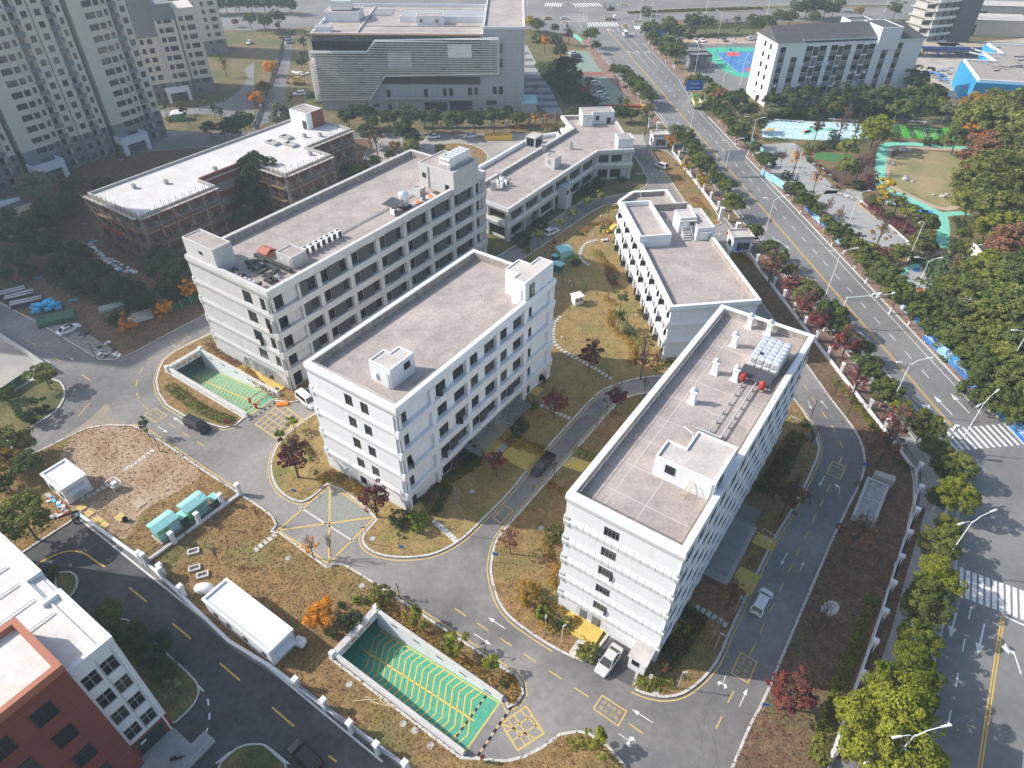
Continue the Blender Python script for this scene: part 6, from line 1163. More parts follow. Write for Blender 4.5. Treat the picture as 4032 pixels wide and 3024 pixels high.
def crown(kind, v):
    def mk():
        if kind == 'round': a = blob(52, 4200, .068, cr=(.15,.36), core=.4, seed=v)
        elif kind == 'hd': a = blob(120, 17000, .033, cr=(.1,.27), core=.4, seed=20+v)
        elif kind == 'wood': a = blob(74, 5600, .056, rz=.8, cr=(.13,.32), core=.45, seed=40+v)
        elif kind == 'ball': a = blob(46, 2600, .07, rz=.95, cr=(.2,.28), core=.7, seed=60+v, low=-.95)
        elif kind == 'young': a = blob(13, 620, .12, rz=1.25, cr=(.2,.38), core=.25, seed=80+v)
        elif kind == 'maple': a = blob(40, 3000, .05, rz=1.2, cr=(.12,.28), core=.25, seed=100+v)
        elif kind == 'thin': a = blob(16, 380, .07, rz=1.1, cr=(.12,.3), core=.3, seed=120+v)
        return leaves_mesh('crown', *a)
    return cached(('crown', kind, v), mk)
def branch_mesh(kind, v):
    def mk():
        r = random.Random(v*7+len(kind)); mb = MB()
        def grow(p, d, L, rad, lev):
            n = 3
            for i in range(n):
                d2 = (d+Vector((r.uniform(-.16,.16), r.uniform(-.16,.16), .10 if kind == 'bare' else .05))).normalized(); q = p+d2*L/n
                mb.tube(p, q, rad*(1-.22*i/n), 5 if lev < 2 else 3, rad*(1-.22*(i+1)/n)*.92, cap=False); p, d = q, d2
                if lev < 3 and (i > 0 or lev > 0):
                    for _ in range(2 if lev else 3):
                        a = r.uniform(0, 6.28); s = Vector((math.cos(a), math.sin(a), .55)).normalized(); grow(p, (d*.55+s*.62).normalized(), L*.58, rad*.5, lev+1)
        grow(Vector((0,0,0)), Vector((0,0,1)), .62, .028, 0)
        return mb.mesh('branches', [m_trunk])
    return cached(('branch', kind, v), mk)
def trunk_mesh(v, paint):
    def mk():
        r = random.Random(v); mb = MB(); k0 = .022; L = []
        for z, k in ((-.03,1.35),(.05,1.0),(.3,.88),(.62,.6)): L.append([(math.cos(t*1.047)*k*k0, math.sin(t*1.047)*k*k0, z) for t in range(6)])
        mb.loops(L, False, False)
        for i in range(5):
            a = i*1.26+r.random(); mb.tube((0,0,.42+.04*i),(math.cos(a)*.16,math.sin(a)*.16,.7+.02*i),.011,4,.004)
        if paint: mb.loops([[(math.cos(t*1.047)*k*k0*1.1, math.sin(t*1.047)*k*k0*1.1, z) for t in range(6)] for z, k in ((-.02,1.35),(.05,1.0),(.17,.95))], False, False, 1)
        return mb.mesh('trunk', [m_trunk, m_lamp])
    return cached(('trunk', v, paint), mk)
TC = [0]
#        crown kind, variants, height/radius, crown centre (fraction of height), crown z stretch
SPEC = {'st': ('round',5,2.35,.62), 'hd': ('hd',3,2.3,.6), 'wd': ('wood',5,2.0,.58), 'ba': ('ball',2,1.55,.46), 'yo': ('young',3,3.6,.66), 'ma': ('maple',2,2.9,.6), 'th': ('thin',3,3.0,.6), 'br': (None,3,3.0,.5)}
TNAME = {'st': 'street_tree', 'hd': 'street_tree', 'wd': 'broadleaf_tree', 'ba': 'clipped_shrub', 'yo': 'young_tree', 'ma': 'maple_tree', 'th': 'autumn_tree', 'br': 'bare_tree'}
CATN = {'ba': 'shrub'}
def tree(kind, col, rc, x, y, rpx, label, group=None, paint=False, z0=0.0, hk=1.0):
    ck, nv, hr, cz = SPEC[kind]; Rm = 3.0; hr = hr*hk
    for _ in range(4):
        zc = Rm*hr*cz; p = G(rc, x, y, zc+z0); Rm = rpx/2.212*math.sqrt(p.x**2+p.y**2+(CAMZ-zc)**2)/FPX
    Rm = max(.4, Rm); H = Rm*hr; v = TC[0] % nv; TC[0] += 1; a = random.uniform(0, 6.28)
    o = root(TNAME[kind], label, CATN.get(kind, 'tree'), (p.x, p.y, z0), a, group)
    if kind == 'br':
        I('branches', branch_mesh('bare', v), o, (0,0,0), 0, (Rm*1.5, Rm*1.5, H*1.0), m_pale if col == 'pale' else m_trunk); return o
    if kind != 'ba' or Rm > .9: I('trunk', trunk_mesh(v, paint), o, (0,0,0), 0, H)
    rzs = H*(1-cz)/({'round':1.12,'hd':1.08,'wood':1.0,'ball':1.1,'young':1.45,'maple':1.4,'thin':1.3}[ck])
    I('crown', crown(ck, v), o, (0,0,H*cz), 0, (Rm, Rm, max(rzs, Rm*.72)), LM[col])
    if kind in ('ma', 'th'): I('branches', branch_mesh('fan', v), o, (0,0,0), 0, (Rm*1.3, Rm*1.3, H*.98))
    return o
def row(tmpl, group, kind, col, rc, pts, paint=False, i0=0, z0=0.0, hk=1.0):
    for i, q in enumerate(pts):
        k, c = (q[3] if len(q) > 3 else kind), (q[4] if len(q) > 4 else col)
        tree(k, c, rc, q[0], q[1], q[2], tmpl.format(o=od(i+i0)), group, paint, z0, hk)
    return i0+len(pts)
# street trees, near pavement, top to crossing
T1 = 'evergreen street tree on the near avenue pavement, {o} from the far junction'; g1 = 'near pavement street trees'
n = row(T1, g1, 'st', 'green', 2, [(725,300,66),(770,390,44),(945,605,58),(1005,625,62),(1060,672,62),(1112,722,68),(1175,768,82),(1215,832,72),(1478,1145,70),(1545,1185,78),(1592,1255,76),(1625,1325,82),(1697,1412,100),(1752,1465,78),(1830,1550,80),(1900,1625,76)], True)
n = row(T1, g1, 'st', 'green', 12, [(1955,100,100,'st','green2'),(2150,350,82)], True, n)
n = row(T1, g1, 'st', 'green', 13, [(65,500,78),(155,575,85),(245,700,72),(430,885,122),(600,1055,132),(680,1205,90),(868,1370,92,'st','green2'),(935,1540,122),(1090,1680,92)], True, n)
n = row(T1, g1, 'hd', 'green', 23, [(1090,80,122),(1220,235,85,'st','ygreen'),(1420,390,142,'hd','green2'),(1530,565,115),(1715,735,122,'hd','green2'),(1600,760,110),(1700,985,150,'hd','ygreen'),(1560,1010,100),(1640,1265,100,'hd','ygreen'),(1540,1420,150,'hd','green2')], True, n)
n = row(T1, g1, 'hd', 'ygreen', 33, [(1540,60,170),(1435,300,195,'hd','green2'),(1370,585,150),(1330,850,185),(1180,1080,270),(1120,1430,360)], True, n)
# red and golden trees inside the wall
T2 = 'autumn-red tree beside the avenue wall, {o} from the near gate'
n = row(T2, 'red trees along the avenue wall', 'ma', 'red', 13, [(100,650,110,'ma','brown'),(270,810,105),(375,985,110),(490,1140,115),(745,1330,130),(935,1575,90,'th','brown')], hk=.9)
n = row(T2, 'red trees along the avenue wall', 'ma', 'brown', 23, [(835,20,115,'th','red'),(1180,340,140,'th','red'),(1090,570,140)], i0=n)
row('golden-leaved tree inside the avenue wall, {o} from the far gatehouse', 'golden trees', 'ma', 'yellow', 2, [(1420,1228,64,'ma','orange'),(1555,1440,70),(1690,1572,76)], hk=.85)
# far pavement
T3 = 'round evergreen street tree on the far avenue pavement, {o} from the far junction'; g3 = 'far pavement street trees'
n = row(T3, g3, 'st', 'green', 2, [(1240,250,75),(1275,315,62),(1325,365,58),(1412,365,72),(1390,432,62),(1472,445,88),(1620,702,78),(1728,702,46),(1792,785,70),(1855,965,64),(1930,1050,78),(2012,1130,90),(2080,1212,46),(2152,1282,50),(2205,1365,52)], True)
n = row(T3, g3, 'st', 'green', 13, [(262,20,50),(372,72,90),(472,152,62,'st','green2'),(562,262,56,'st','ygreen'),(652,342,98),(752,432,82),(862,525,112,'st','green2'),(965,645,112),(1080,745,132),(1200,872,142),(1342,1022,112),(1495,1165,112),(1655,1300,115),(1820,1440,118),(1985,1550,120)], True, n)
# wood on the right
T4 = 'broad green wood tree on the park slope, {o} counted down from the netted building'; g4 = 'park wood trees'
n = row(T4, g4, 'wd', 'green2', 3, [(1860,905,105,'wd','gold'),(2010,905,115),(2130,915,115,'wd','gold'),(1900,1010,170),(2090,1060,190),(1980,1110,130),(1710,1190,110),(1850,1170,110,'wd','orange'),(1960,1300,150,'wd','brown'),(2120,1290,160,'wd','green'),(2200,1180,140),(1860,1390,110,'wd','brown'),(2010,1490,190),(2180,1440,150),(1850,1610,150),(2000,1650,140),(2160,1600,160),(2300,950,170),(2330,1200,180),(2330,1480,170)])
n = row(T4, g4, 'wd', 'green', 13, [(1830,90,140,'wd','green2'),(2000,80,170,'wd','green2'),(2140,180,180,'wd','green2'),(2080,320,140,'wd','ygreen'),(1980,300,100,'wd','green2'),(2200,420,150,'wd','brown'),(2100,480,110,'wd','brown'),(2010,640,130,'wd','ygreen'),(1930,740,150,'wd','green2'),(2120,760,160),(1720,830,120),(1580,830,70),(1500,930,90),(1880,910,160),(2080,930,160,'wd','green2'),(1660,1060,130),(1800,1060,120,'wd','grey'),(1960,1090,150,'wd','green2'),(2150,1100,150),(1780,1200,120,'wd','green2'),(2000,1260,130,'wd','green2'),(2160,1290,150,'wd','green2'),(1870,1390,120),(2020,1430,130,'wd','green2'),(2170,1480,160,'wd','green2'),(1910,1560,120),(2080,1620,130),(2250,1620,150),(2300,700,170),(2300,1000,180),(2300,1350,180)], i0=n)
n = row(T4, g4, 'wd', 'green', 23, [(1880,60,130),(2060,170,140),(2190,40,150),(2210,260,120)], i0=n)
# dormitory belt
T5 = 'dense dark tree in front of the dormitory, {o} from its gable end'
n = row(T5, 'dormitory front trees', 'st', 'dark', 3, [(110,870,82),(262,845,92),(420,815,88),(562,882,72),(702,835,102),(862,805,82),(1002,835,102),(1132,825,82),(1270,825,62),(1350,690,105),(1452,800,82),(1540,805,62)])
n = row('smaller tree in the lower belt before the dormitory, {o} from its gable', 'lower dormitory belt', 'st', 'green', 3, [(92,945,62,'wd','grey'),(202,962,46),(326,972,56,'ba','green'),(430,978,62,'ba','green'),(520,925,46,'wd','yellow'),(642,935,72,'wd','green2'),(812,895,72,'wd','ygreen'),(930,935,55),(1030,905,62,'wd','green2'),(1162,922,52),(1240,935,92),(1412,905,82),(1532,895,72,'wd','ygreen'),(1662,935,72,'wd','grey'),(760,1010,60,'th','brown')])
row('dark tree behind the sign gantry and truck, {o} towards the dormitory', 'trees behind the gantry', 'st', 'dark', 2, [(1850,830,75,'wd','brown'),(1760,870,50,'st','green2'),(1800,915,60),(2000,865,92),(2060,950,60),(1900,1000,70),(2130,950,60,'wd','ygreen'),(2190,1060,70,'wd','green2')])
# park
row('small planting between courts and park car park, {o} from the painted court', 'park plantings', 'st', 'green2', 3, [(640,1172,46,'ba','dark'),(490,1112,58,'ma','maroon'),(832,1112,72,'th','green2'),(1000,1130,130,'wd','ygreen'),(410,1272,44,'ba','green2'),(520,1262,46,'ba','green'),(760,1262,82,'st','green2'),(625,1250,50,'ba','dark'),(752,1452,92,'st','green2'),(985,1290,56,'th','brown'),(950,1390,62,'th','brown'),(310,1375,68,'th','orange'),(480,1552,58,'th','orange'),(52,1402,78,'st','dark'),(212,1525,44,'ba','dark'),(850,1475,58,'th','maroon'),(962,1562,62,'ma','maroon'),(740,1588,24,'ba','gold'),(840,1612,44,'ba','green'),(1100,1605,68,'yo','yellow'),(300,1648,82,'st','green'),(180,1370,40,'th','red'),(1160,1190,40,'ba','green'),(1450,1230,40,'ba','dark'),(1560,1230,36,'ba','dark'),(700,1090,60,'th','brown'),(870,1610,40,'ba','green'),(420,1390,26,'ba','dark'),(395,1325,22,'ba','gold')])
row('planting beside the table tennis tables, {o} counted down the slope', 'table tennis plantings', 'yo', 'ygreen', 13, [(1075,70,70,'yo','yellow'),(1195,90,60,'yo','ygreen'),(1300,190,70,'yo','ygreen'),(1450,280,95,'st','green2'),(970,105,34,'ba','green'),(965,60,30,'ba','green'),(1105,205,38,'ba','green2'),(580,130,50,'th','brown'),(680,210,50,'th','brown'),(1045,360,85,'th','gold'),(1200,530,78,'st','green2'),(1390,430,90,'wd','green2'),(1040,560,80,'ba','maroon'),(1360,590,45,'ba','dark'),(1690,245,24,'ba','dark'),(1740,285,38,'ba','green'),(1760,370,60,'wd','green2'),(1840,500,70,'ba','green2'),(1690,480,60,'ba','green'),(1700,640,60,'th','brown'),(820,410,60,'ba','maroon'),(1230,350,20,'ba','green2'),(1470,480,60,'ba','green'),(1420,930,70,'st','green'),(1480,1000,70,'st','green'),(1600,780,40,'th','brown')])
# top of the picture
row('tree or shrub on the corner green above the car park, {o} from the hall', 'corner green', 'wd', 'green', 2, [(200,190,58,'wd','yellow'),(258,210,56,'wd','green'),(322,355,50,'ma','orange'),(412,242,40,'wd','green'),(460,430,62,'wd','dark'),(530,290,50,'ma','maroon'),(250,330,46,'ba','dark'),(380,340,40,'ba','green'),(430,340,44,'ba','dark'),(510,560,92,'wd','dark'),(590,650,70,'wd','dark'),(420,590,60,'ba','dark'),(480,700,70,'wd','dark'),(690,780,62,'ma','brown'),(640,860,56,'wd','dark'),(760,880,40,'ba','dark'),(970,870,34,'yo','green'),(1040,880,36,'yo','ygreen'),(980,980,70,'wd','dark'),(1080,990,60,'wd','green'),(1215,1010,85,'th','green'),(560,980,50,'wd','green'),(230,765,26,'yo','brown')])
row('tree on the verge above the basketball court, {o} from the avenue', 'verge trees at the far road', 'wd', 'green', 2, [(1405,205,68,'wd','ygreen'),(1442,265,82),(1350,255,55),(1622,175,72,'st','dark'),(1738,185,58,'st','dark'),(1605,270,36,'wd','green2'),(2000,165,28,'st','green'),(2000,255,30,'yo','green2'),(2150,195,72,'st','green'),(1205,95,45,'ba','dark'),(1680,600,0.1) if False else (1580,310,30,'ba','dark')])
row('low roadside tree along the far road, {o} from the dormitory', 'far roadside trees', 'wd', 'green', 3, [(60,190,70),(150,140,60,'wd','ygreen'),(250,140,55,'wd','green2'),(330,70,60),(400,60,60),(470,40,70,'st','dark'),(560,60,60),(630,70,50,'wd','green2'),(680,30,45),(280,30,30,'ba','dark'),(1170,70,55,'st','green'),(460,140,50),(1830,140,40,'wd','ygreen'),(2110,70,40,'ba','green'),(2180,170,50,'wd','brown'),(850,90,34,'wd','gold')])
row('tree on the far left green by the main road, {o} from the hall lane', 'far left trees', 'st', 'green', 1, [(205,145,62,'st','dark'),(80,175,58),(110,180,50,'wd','gold'),(425,350,40,'yo','green2'),(420,470,34,'yo','green'),(410,545,42,'st','dark'),(315,845,36,'yo','green'),(500,835,42,'wd','green'),(325,275,26,'ba','dark'),(275,280,26,'ba','dark'),(205,225,30,'ma','maroon'),(300,320,24,'ba','green'),(250,330,22,'ba','dark'),(455,290,24,'ba','green')])
row('orange autumn tree beside the lane fence, {o} from the main road', 'orange lane trees', 'wd', 'orange', 1, [(135,575,58),(85,755,58,'wd','gold'),(15,855,60)])
for i in range(14): tree('wd', 'dark', 1, -1150+i*112, 28+6*math.sin(i*2), 62, 'tree in the dark belt across the main road, %s from the picture edge' % od(i), 'far belt trees')
row('dark tree between the concrete yard and louvred hall, {o} from the brick building', 'hall front trees', 'st', 'dark', 1, [(820,995,82),(965,975,92),(1020,1060,70),(1170,1030,72),(1330,1000,108),(1290,1115,100),(1550,1015,92),(1730,1045,95),(1920,1035,92),(2090,1015,98,'st','green'),(1000,1150,92),(1390,1205,74),(1370,1275,80,'wd','green2'),(1225,1265,50,'wd','gold'),(1060,1215,85,'th','brown'),(870,1480,66,'wd','green2'),(1180,1350,50,'wd','dark'),(1060,1400,60,'wd','green2'),(960,1440,50,'ba','gold'),(1620,1285,40,'ba','green')])
row('yellowing tree before the yard fence, {o} from the hall corner', 'yard fence trees', 'th', 'gold', 2, [(0,965,52,'wd','dark'),(95,1030,68,'wd','ygreen'),(240,1025,52,'th','orange'),(340,1035,52,'th','gold'),(430,1035,48,'th','gold'),(410,1120,28,'ba','ygreen'),(550,990,40,'wd','green')])
# grove left of the long block
row('dark evergreen tree in the grove beside the brick building, {o} from the far side', 'grove trees', 'wd', 'dark', 10, [(600,90,95),(450,175,140),(290,275,105,'wd','green'),(120,375,130),(150,575,110),(410,480,130),(622,580,140),(482,690,80),(232,690,60),(812,720,130),(640,800,82),(1002,810,112),(1150,900,120),(1300,950,112),(1400,640,150),(1560,700,150),(1480,810,120),(1030,1115,82),(2180,60,120),(2120,235,110),(0,740,76),(60,260,100),(1380,560,90)])
row('orange-leaved tree at the front of the grove, {o} from the left road', 'orange grove trees', 'th', 'orange', 10, [(1110,1165,80,'ma','orange'),(1430,1025,78,'ma','orange'),(1640,850,80,'ma','orange')])
tree('wd', 'dark', 1, 20, 1500, 165, 'big dark tree in the notch of the brick building', hk=1.5); tree('st', 'green2', 10, 372, 1600, 100, 'round tree at the corner of the left court'); tree('wd', 'grey', 1, 240, 985, 110, 'wide feathery grey-green clump beside the brick building stair house')
row('pale feathery tree at the foot of the apartment slab, {o} from the picture edge', 'slab foot trees', 'wd', 'grey', 0, [(330,1620,130),(640,1610,95,'wd','green'),(880,1600,66,'wd','green'),(2000,1110,95,'wd','dark'),(2120,1060,90,'wd','green2'),(1820,1110,60,'wd','dark'),(1430,925,34,'yo','dark'),(1565,905,32,'yo','green'),(1610,970,42,'yo','dark'),(1850,930,34,'yo','green'),(1910,970,42,'yo','dark'),(1720,890,34,'th','green'),(1950,560,50,'th','gold'),(1475,1035,26,'ba','dark'),(2040,30,60,'wd','dark'),(2170,160,50,'st','green'),(2050,190,30,'wd','gold'),(2190,840,40,'wd','orange')])
row('leafy tree at the picture edge by the small white hut, {o} counted downward', 'left edge trees', 'wd', 'green', 20, [(100,540,140,'wd','green2'),(60,690,110,'wd','gold'),(225,725,112),(190,1190,178,'st','green2'),(30,110,60),(270,250,105,'ba','dark'),(10,900,90)])
# neighbour's shrubs
row('dense dark round tree along the dark drive, {o} from the round bed', 'drive trees', 'hd', 'green', 30, [(420,25,62,'ba','green'),(920,385,125),(1020,600,80,'hd','dark'),(1165,545,115),(1325,660,140,'hd','dark'),(1410,860,95,'wd','dark'),(1485,1030,95,'th','grey')], hk=.8)
# campus trees
for k, c, rc, x, y, r, lb, hk in (
 ('ma','maroon',21,330,640,160,'dark red maple at the left corner of the white middle block',1),('yo','ygreen',21,220,455,56,'small green tree nearest the hatched ramp box',.8),('yo','ygreen',21,335,355,60,'small green tree behind the dark red corner maple',.8),('yo','bright',21,535,812,36,'tiny bright tree before the golden hedge',.7),
 ('ma','maroon',21,1040,1010,150,'dark red maple beside the crossed paving pad',1),('ba','dark',21,1265,1190,86,'dark clipped shrub at the white middle block corner',1),('ba','bright',21,1415,1225,94,'bright green clipped shrub at the white middle block corner',1),('yo','green2',21,1258,1335,26,'knee-high sapling in front of the clipped shrubs',.6),
 ('th','orange',21,490,1440,85,'sparse orange tree below the crossed paving pad',1),('br','dark',21,650,1440,85,'dark bare tree below the crossed paving pad',1),('br','pale',21,1770,1050,90,'pale bare tree in the shaded lawn corner of the middle block',1),('th','red',21,1540,1015,60,'small red-brown tree at the middle block side',.9),
 ('ba','dark',21,1900,620,95,'big dark clipped tree at the entrance canopy',1.3),('ma','red',21,2115,705,120,'red maple beside the yellow entrance path',.9),('ba','dark',21,1605,1105,38,'small dark shrub ball at the shaded middle block wall',1),
 ('ba','dark',22,85,395,95,'large dark clipped tree on the shaded lawn near the pickup',1.3),('ma','red',22,410,180,130,'broad red tree on the shaded lawn between the blocks',.9),('ma','maroon',22,955,145,112,'maroon maple at the bend of the inner road',1),('br','pale',22,780,390,50,'slender bare tree right of the inner road',1.2),('br','pale',22,215,960,75,'weeping bare tree beside the inner road',1),('br','pale',22,445,860,45,'small bare tree behind the yellow path',1.2),
 ('ba','green2',22,400,1325,78,'clipped green tree at the white tower block wall',1.2),('ba','green2',22,362,1405,40,'small green shrub below the clipped tree',1),('th','red',22,20,1380,110,'sparse red tree at the inner road corner',1),('br','dark',22,1200,60,70,'bare tree at the top of the inner road bend',1),
 ('wd','orange',31,575,375,128,'bright orange tree beside the bottom ramp',1),('ba','green2',31,1105,205,98,'two-toned round shrub at the ramp road kerb',1.2),('ba','dark',31,855,425,82,'dark egg-shaped clipped shrub beside the bottom ramp',1.1),('ba','dark',31,765,288,32,'small dark shrub left of the two-toned shrub',1),('ba','bright',31,892,242,36,'small bright shrub left of the two-toned shrub',1),('ba','dark',31,985,252,36,'dark shrub touching the two-toned shrub',1),('ba','grey',31,722,362,28,'grey shrub ball beside the orange tree',1),('ba','grey',31,730,432,36,'larger grey shrub ball beside the orange tree',1),('ba','bright',31,690,555,26,'bright sprig at the foot of the orange tree',1),
 ('yo','ygreen',31,1415,380,100,'yellow-green young tree beside the ramp road, first from the orange tree',.62),('yo','ygreen',31,1735,605,110,'yellow-green young tree beside the ramp road, second from the orange tree',.62),('yo','ygreen',31,2035,795,92,'yellow-green young tree beside the ramp road, third from the orange tree',.62),('ba','green',31,2180,955,44,'green shrub at the ramp mouth bed',1),
 ('ba','gold',32,170,180,112,'two-toned bush at the kerb of the white tower block lawn',1),('ba','bright',32,300,360,64,'bright round shrub near the yellow porch',1.1),('ba','dark',32,430,465,48,'dark shrub ball near the yellow porch',1),('ba','green',32,512,435,52,'green shrub ball near the yellow porch',1),('ba','green2',32,700,700,88,'low bush beside the parking apron',.7),('yo','ygreen',32,800,1470,112,'young yellow-green tree on the bottom kerb island',.62),('br','pale',32,1790,530,110,'pale bare tree beside the loop road below the white tower block',1),('th','brown',32,1960,190,125,'brown sparse tree in the shade of the white tower block',1),('th','red',32,1360,840,50,'tiny red tree at the tower block corner',1),
 ('ma','brown',23,240,1000,165,'rust-brown tree leaning over the loop road',.9),('br','dark',23,440,540,85,'dark bare tree at the loop road bend',1),('th','brown',23,820,1330,180,'orange-brown sparse tree below the concrete pit',1),
 ('ma','red',33,255,1030,200,'red maple on the verge beside the blue sign',.85),('br','dark',33,470,560,200,'large dark bare tree on the shaded verge',.9),('ba','green',33,640,1190,62,'green shrub at the verge hedge',1),('ba','green2',33,540,1640,50,'green shrub at the lower end of the verge hedge',1),
 ('ma','maroon',12,720,1420,125,'dark red maple on the stepping-stone lawn',1),('th','green2',12,1200,1340,92,'mixed green tree by the three-storey block corner',1),('th','red',12,1180,1485,110,'red-brown tree in front of the three-storey block corner',1),('th','red',12,1310,1475,70,'small red tree touching the three-storey block corner',1),('ba','grey',12,1040,1205,56,'grey-green shrub ball by the three-storey block',1),('yo','green2',12,990,930,66,'slim green tree at the three-storey block windows',.9),('yo','green',12,970,1085,60,'second slim green tree at the three-storey block windows',.9),('ba','grey',12,920,760,36,'pruned pine ball on the garden mound',1.3),('ba','green',12,590,620,44,'shrub beside the turquoise transformer',1),
 ('th','brown',12,400,455,46,'pinkish bare shrub-tree beside the inner lane',1),('yo','green2',12,170,525,46,'lane tree nearest the white block corner',.8),('yo','ygreen',12,265,395,54,'lane tree second from the white block',.8),('yo','ygreen',12,440,275,50,'lane tree beside the white lane car',.8),('yo','green2',12,570,190,52,'lane tree fourth from the white block',.8),('yo','ygreen',12,685,90,48,'lane tree fifth from the white block',.8),('yo','ygreen',12,810,40,48,'lane tree farthest along the inner lane',.8),('th','green2',12,880,165,52,'loose shrub-tree before the three-storey block end',.8),('yo','green2',12,850,335,52,'small tree beside the yellow slide',.9),('ba','green2',12,635,370,24,'low shrub on the lane lawn',1),
 ('yo','dark',20,1250,370,50,'thin dark sapling on the soil plot kerb',1.2),('br','dark',21,40,1180,55,'bare tree behind the gate post',1),('br','dark',20,1880,1230,40,'bare sapling beside the pillared cross wall',1.3),('br','dark',20,1640,1380,40,'bare sapling by the transformer wall',1.3),('br','dark',21,-330,1530,60,'bare sapling on the brown south lawn',1.1),('yo','green2',23,955,385,40,'round green shrub against the avenue hedge',.5),('ba','green2',23,380,368,36,'shrub ball at the tower block side steps',1),
 ('ba','dark',2,790,1590,56,'dark shrub clump below the annex corner windows',.8),('ba','dark',2,985,1560,36,'shrub clump at the annex end wall',.8),('ba','dark',2,690,1650,60,'dark shrub below the annex bend',.7),('ba','dark',12,120,430,80,'dark hedge clump at the annex entrance',.6),('ba','dark',12,280,290,70,'dark hedge mass along the annex lane front',.5)):
    tree(k, c, rc, x, y, r, lb, None, False, .12, hk)
# hedges: dense leaf masses
def hedge(label, pts, w, h, col, dens=16, kind=None, z0=.12, ls=.16):
    L = sum((b-a).length for a, b in zip(pts, pts[1:])); n = int(L*w*dens*(1+h)); rg = np.random.default_rng(len(label)*31+n)
    P2 = np.array([[p[0], p[1]] for p in pts]); seg = np.diff(P2, axis=0); sl_ = np.linalg.norm(seg, axis=1); cum = np.concatenate([[0], np.cumsum(sl_)])
    t = rg.uniform(0, cum[-1], n); k = np.clip(np.searchsorted(cum, t)-1, 0, len(seg)-1); f = (t-cum[k])/sl_[k]; b = P2[k]+seg[k]*f[:, None]; nr = np.stack([-seg[k][:, 1], seg[k][:, 0]], 1)/sl_[k][:, None]
    o_ = rg.uniform(-1, 1, n); b = b+nr*(o_*w/2)[:, None]; lump = .75+.35*np.sin(b[:, 0]*1.7)*np.sin(b[:, 1]*1.3+1)
    z = z0+h*lump*np.sqrt(np.clip(1-np.abs(o_)**3, .05, 1))*rg.uniform(.45, 1, n)**.5
    Nn = np.stack([nr[:, 0]*o_, nr[:, 1]*o_, np.full(n, .9)], 1)+rg.normal(size=(n, 3))*.5
    me = leaves_mesh('hedge', np.column_stack([b, z]), Nn, rg.uniform(.7, 1.3, n)*ls, rg.uniform(.1, .9, n)*.6+.2*lump); me.materials[0] = LM[col]
    return tag(I('hedge', me), label, 'hedge')
sg = lambda rc, *q: smooth(g(rc, *q), 2)
hedge('golden brown hedge curving past the garden mound', sg(12,(770,530),(820,620),(900,680),(940,750)), 2.2, .7, 'gold')
hedge('reddish low hedge on the garden mound', sg(12,(880,690),(900,800),(950,850)), 2.2, .6, 'brown')
hedge('golden hedge along the three-storey block garden', sg(12,(830,940),(900,970),(950,1000)), 1.6, .6, 'gold')
hedge('long golden hedge sweeping round the open lawn', sg(12,(910,1050),(880,1150),(920,1230),(1050,1300),(1100,1400),(1080,1520)), 1.8, .7, 'gold')
hedge('green hedge strip under the three-storey block', sg(12,(960,1080),(1000,1160),(1060,1260),(1180,1330)), 1.6, .6, 'green2')
hedge('green and golden hedge at the foot of the three-storey block corner', sg(12,(1250,1560),(1350,1540),(1420,1490)), 1.6, .6, 'ygreen')
hedge('golden shrubs along the inner lane lawn', sg(12,(660,370),(760,280),(850,300),(900,260)), 2.0, .6, 'gold', 9)
hedge('brown shrub band at the three-storey block left end', sg(12,(800,250),(860,280),(900,330)), 2.0, .7, 'brown')
hedge('golden hedge at the front of the white middle block', sg(21,(560,880),(640,840),(720,830),(850,910),(940,970)), 2.0, .9, 'gold')
hedge('green hedge behind the dark red corner maple', sg(21,(430,550),(500,640),(520,720)), 1.2, .7, 'dhedge')
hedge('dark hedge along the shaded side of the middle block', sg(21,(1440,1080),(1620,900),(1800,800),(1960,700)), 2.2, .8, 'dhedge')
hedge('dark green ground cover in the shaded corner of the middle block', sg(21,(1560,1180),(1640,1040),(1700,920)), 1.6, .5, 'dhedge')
hedge('olive hedge beside the yellow entrance path', sg(22,(-60,500),(150,580),(330,620)), 2.6, .8, 'gold')
hedge('green hedge under the large dark clipped tree', sg(22,(60,250),(200,200),(260,240)), 2.6, .6, 'dhedge')
hedge('olive hedge right of the inner road', sg(22,(580,610),(680,640),(740,690)), 2.0, .8, 'ygreen')
hedge('small golden hedge below the bare tree', sg(22,(350,900),(430,960),(500,970)), 1.6, .6, 'gold')
hedge('bright yellow hedge at the tower block wall corner', sg(22,(330,1380),(340,1480),(400,1600),(440,1659))+sg(32,(380,60),(420,160)), 1.3, .8, 'gold')
hedge('golden hedge around the porch shrubs', sg(32,(250,330),(330,470),(450,520),(560,480),(620,420)), 1.8, .7, 'gold')
hedge('golden hedge against the tower block front wall', sg(32,(230,320),(330,290),(430,320),(520,380)), 1.2, .7, 'gold')
hedge('green shrubs beside the parking apron kiosk', sg(32,(1110,950),(1200,990),(1330,990),(1420,950)), 2.0, .8, 'ygreen')
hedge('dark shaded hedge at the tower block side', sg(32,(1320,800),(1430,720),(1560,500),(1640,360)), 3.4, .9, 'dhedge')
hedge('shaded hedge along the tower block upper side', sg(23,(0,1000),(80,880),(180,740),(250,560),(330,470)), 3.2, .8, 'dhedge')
hedge('golden shrubs above the bottom ramp wall', sg(31,(1130,330),(1300,430),(1500,570),(1700,720),(1900,860),(2100,1000)), 2.0, .6, 'gold', 12)
hedge('green shrubs at the bottom ramp mouth island', sg(32,(10,920),(60,1000),(70,1090),(20,1150)), 1.4, .6, 'gold')
hedge('small green hedge on the bottom kerb island', sg(32,(510,1510),(600,1510),(690,1490)), 1.6, .6, 'ygreen')
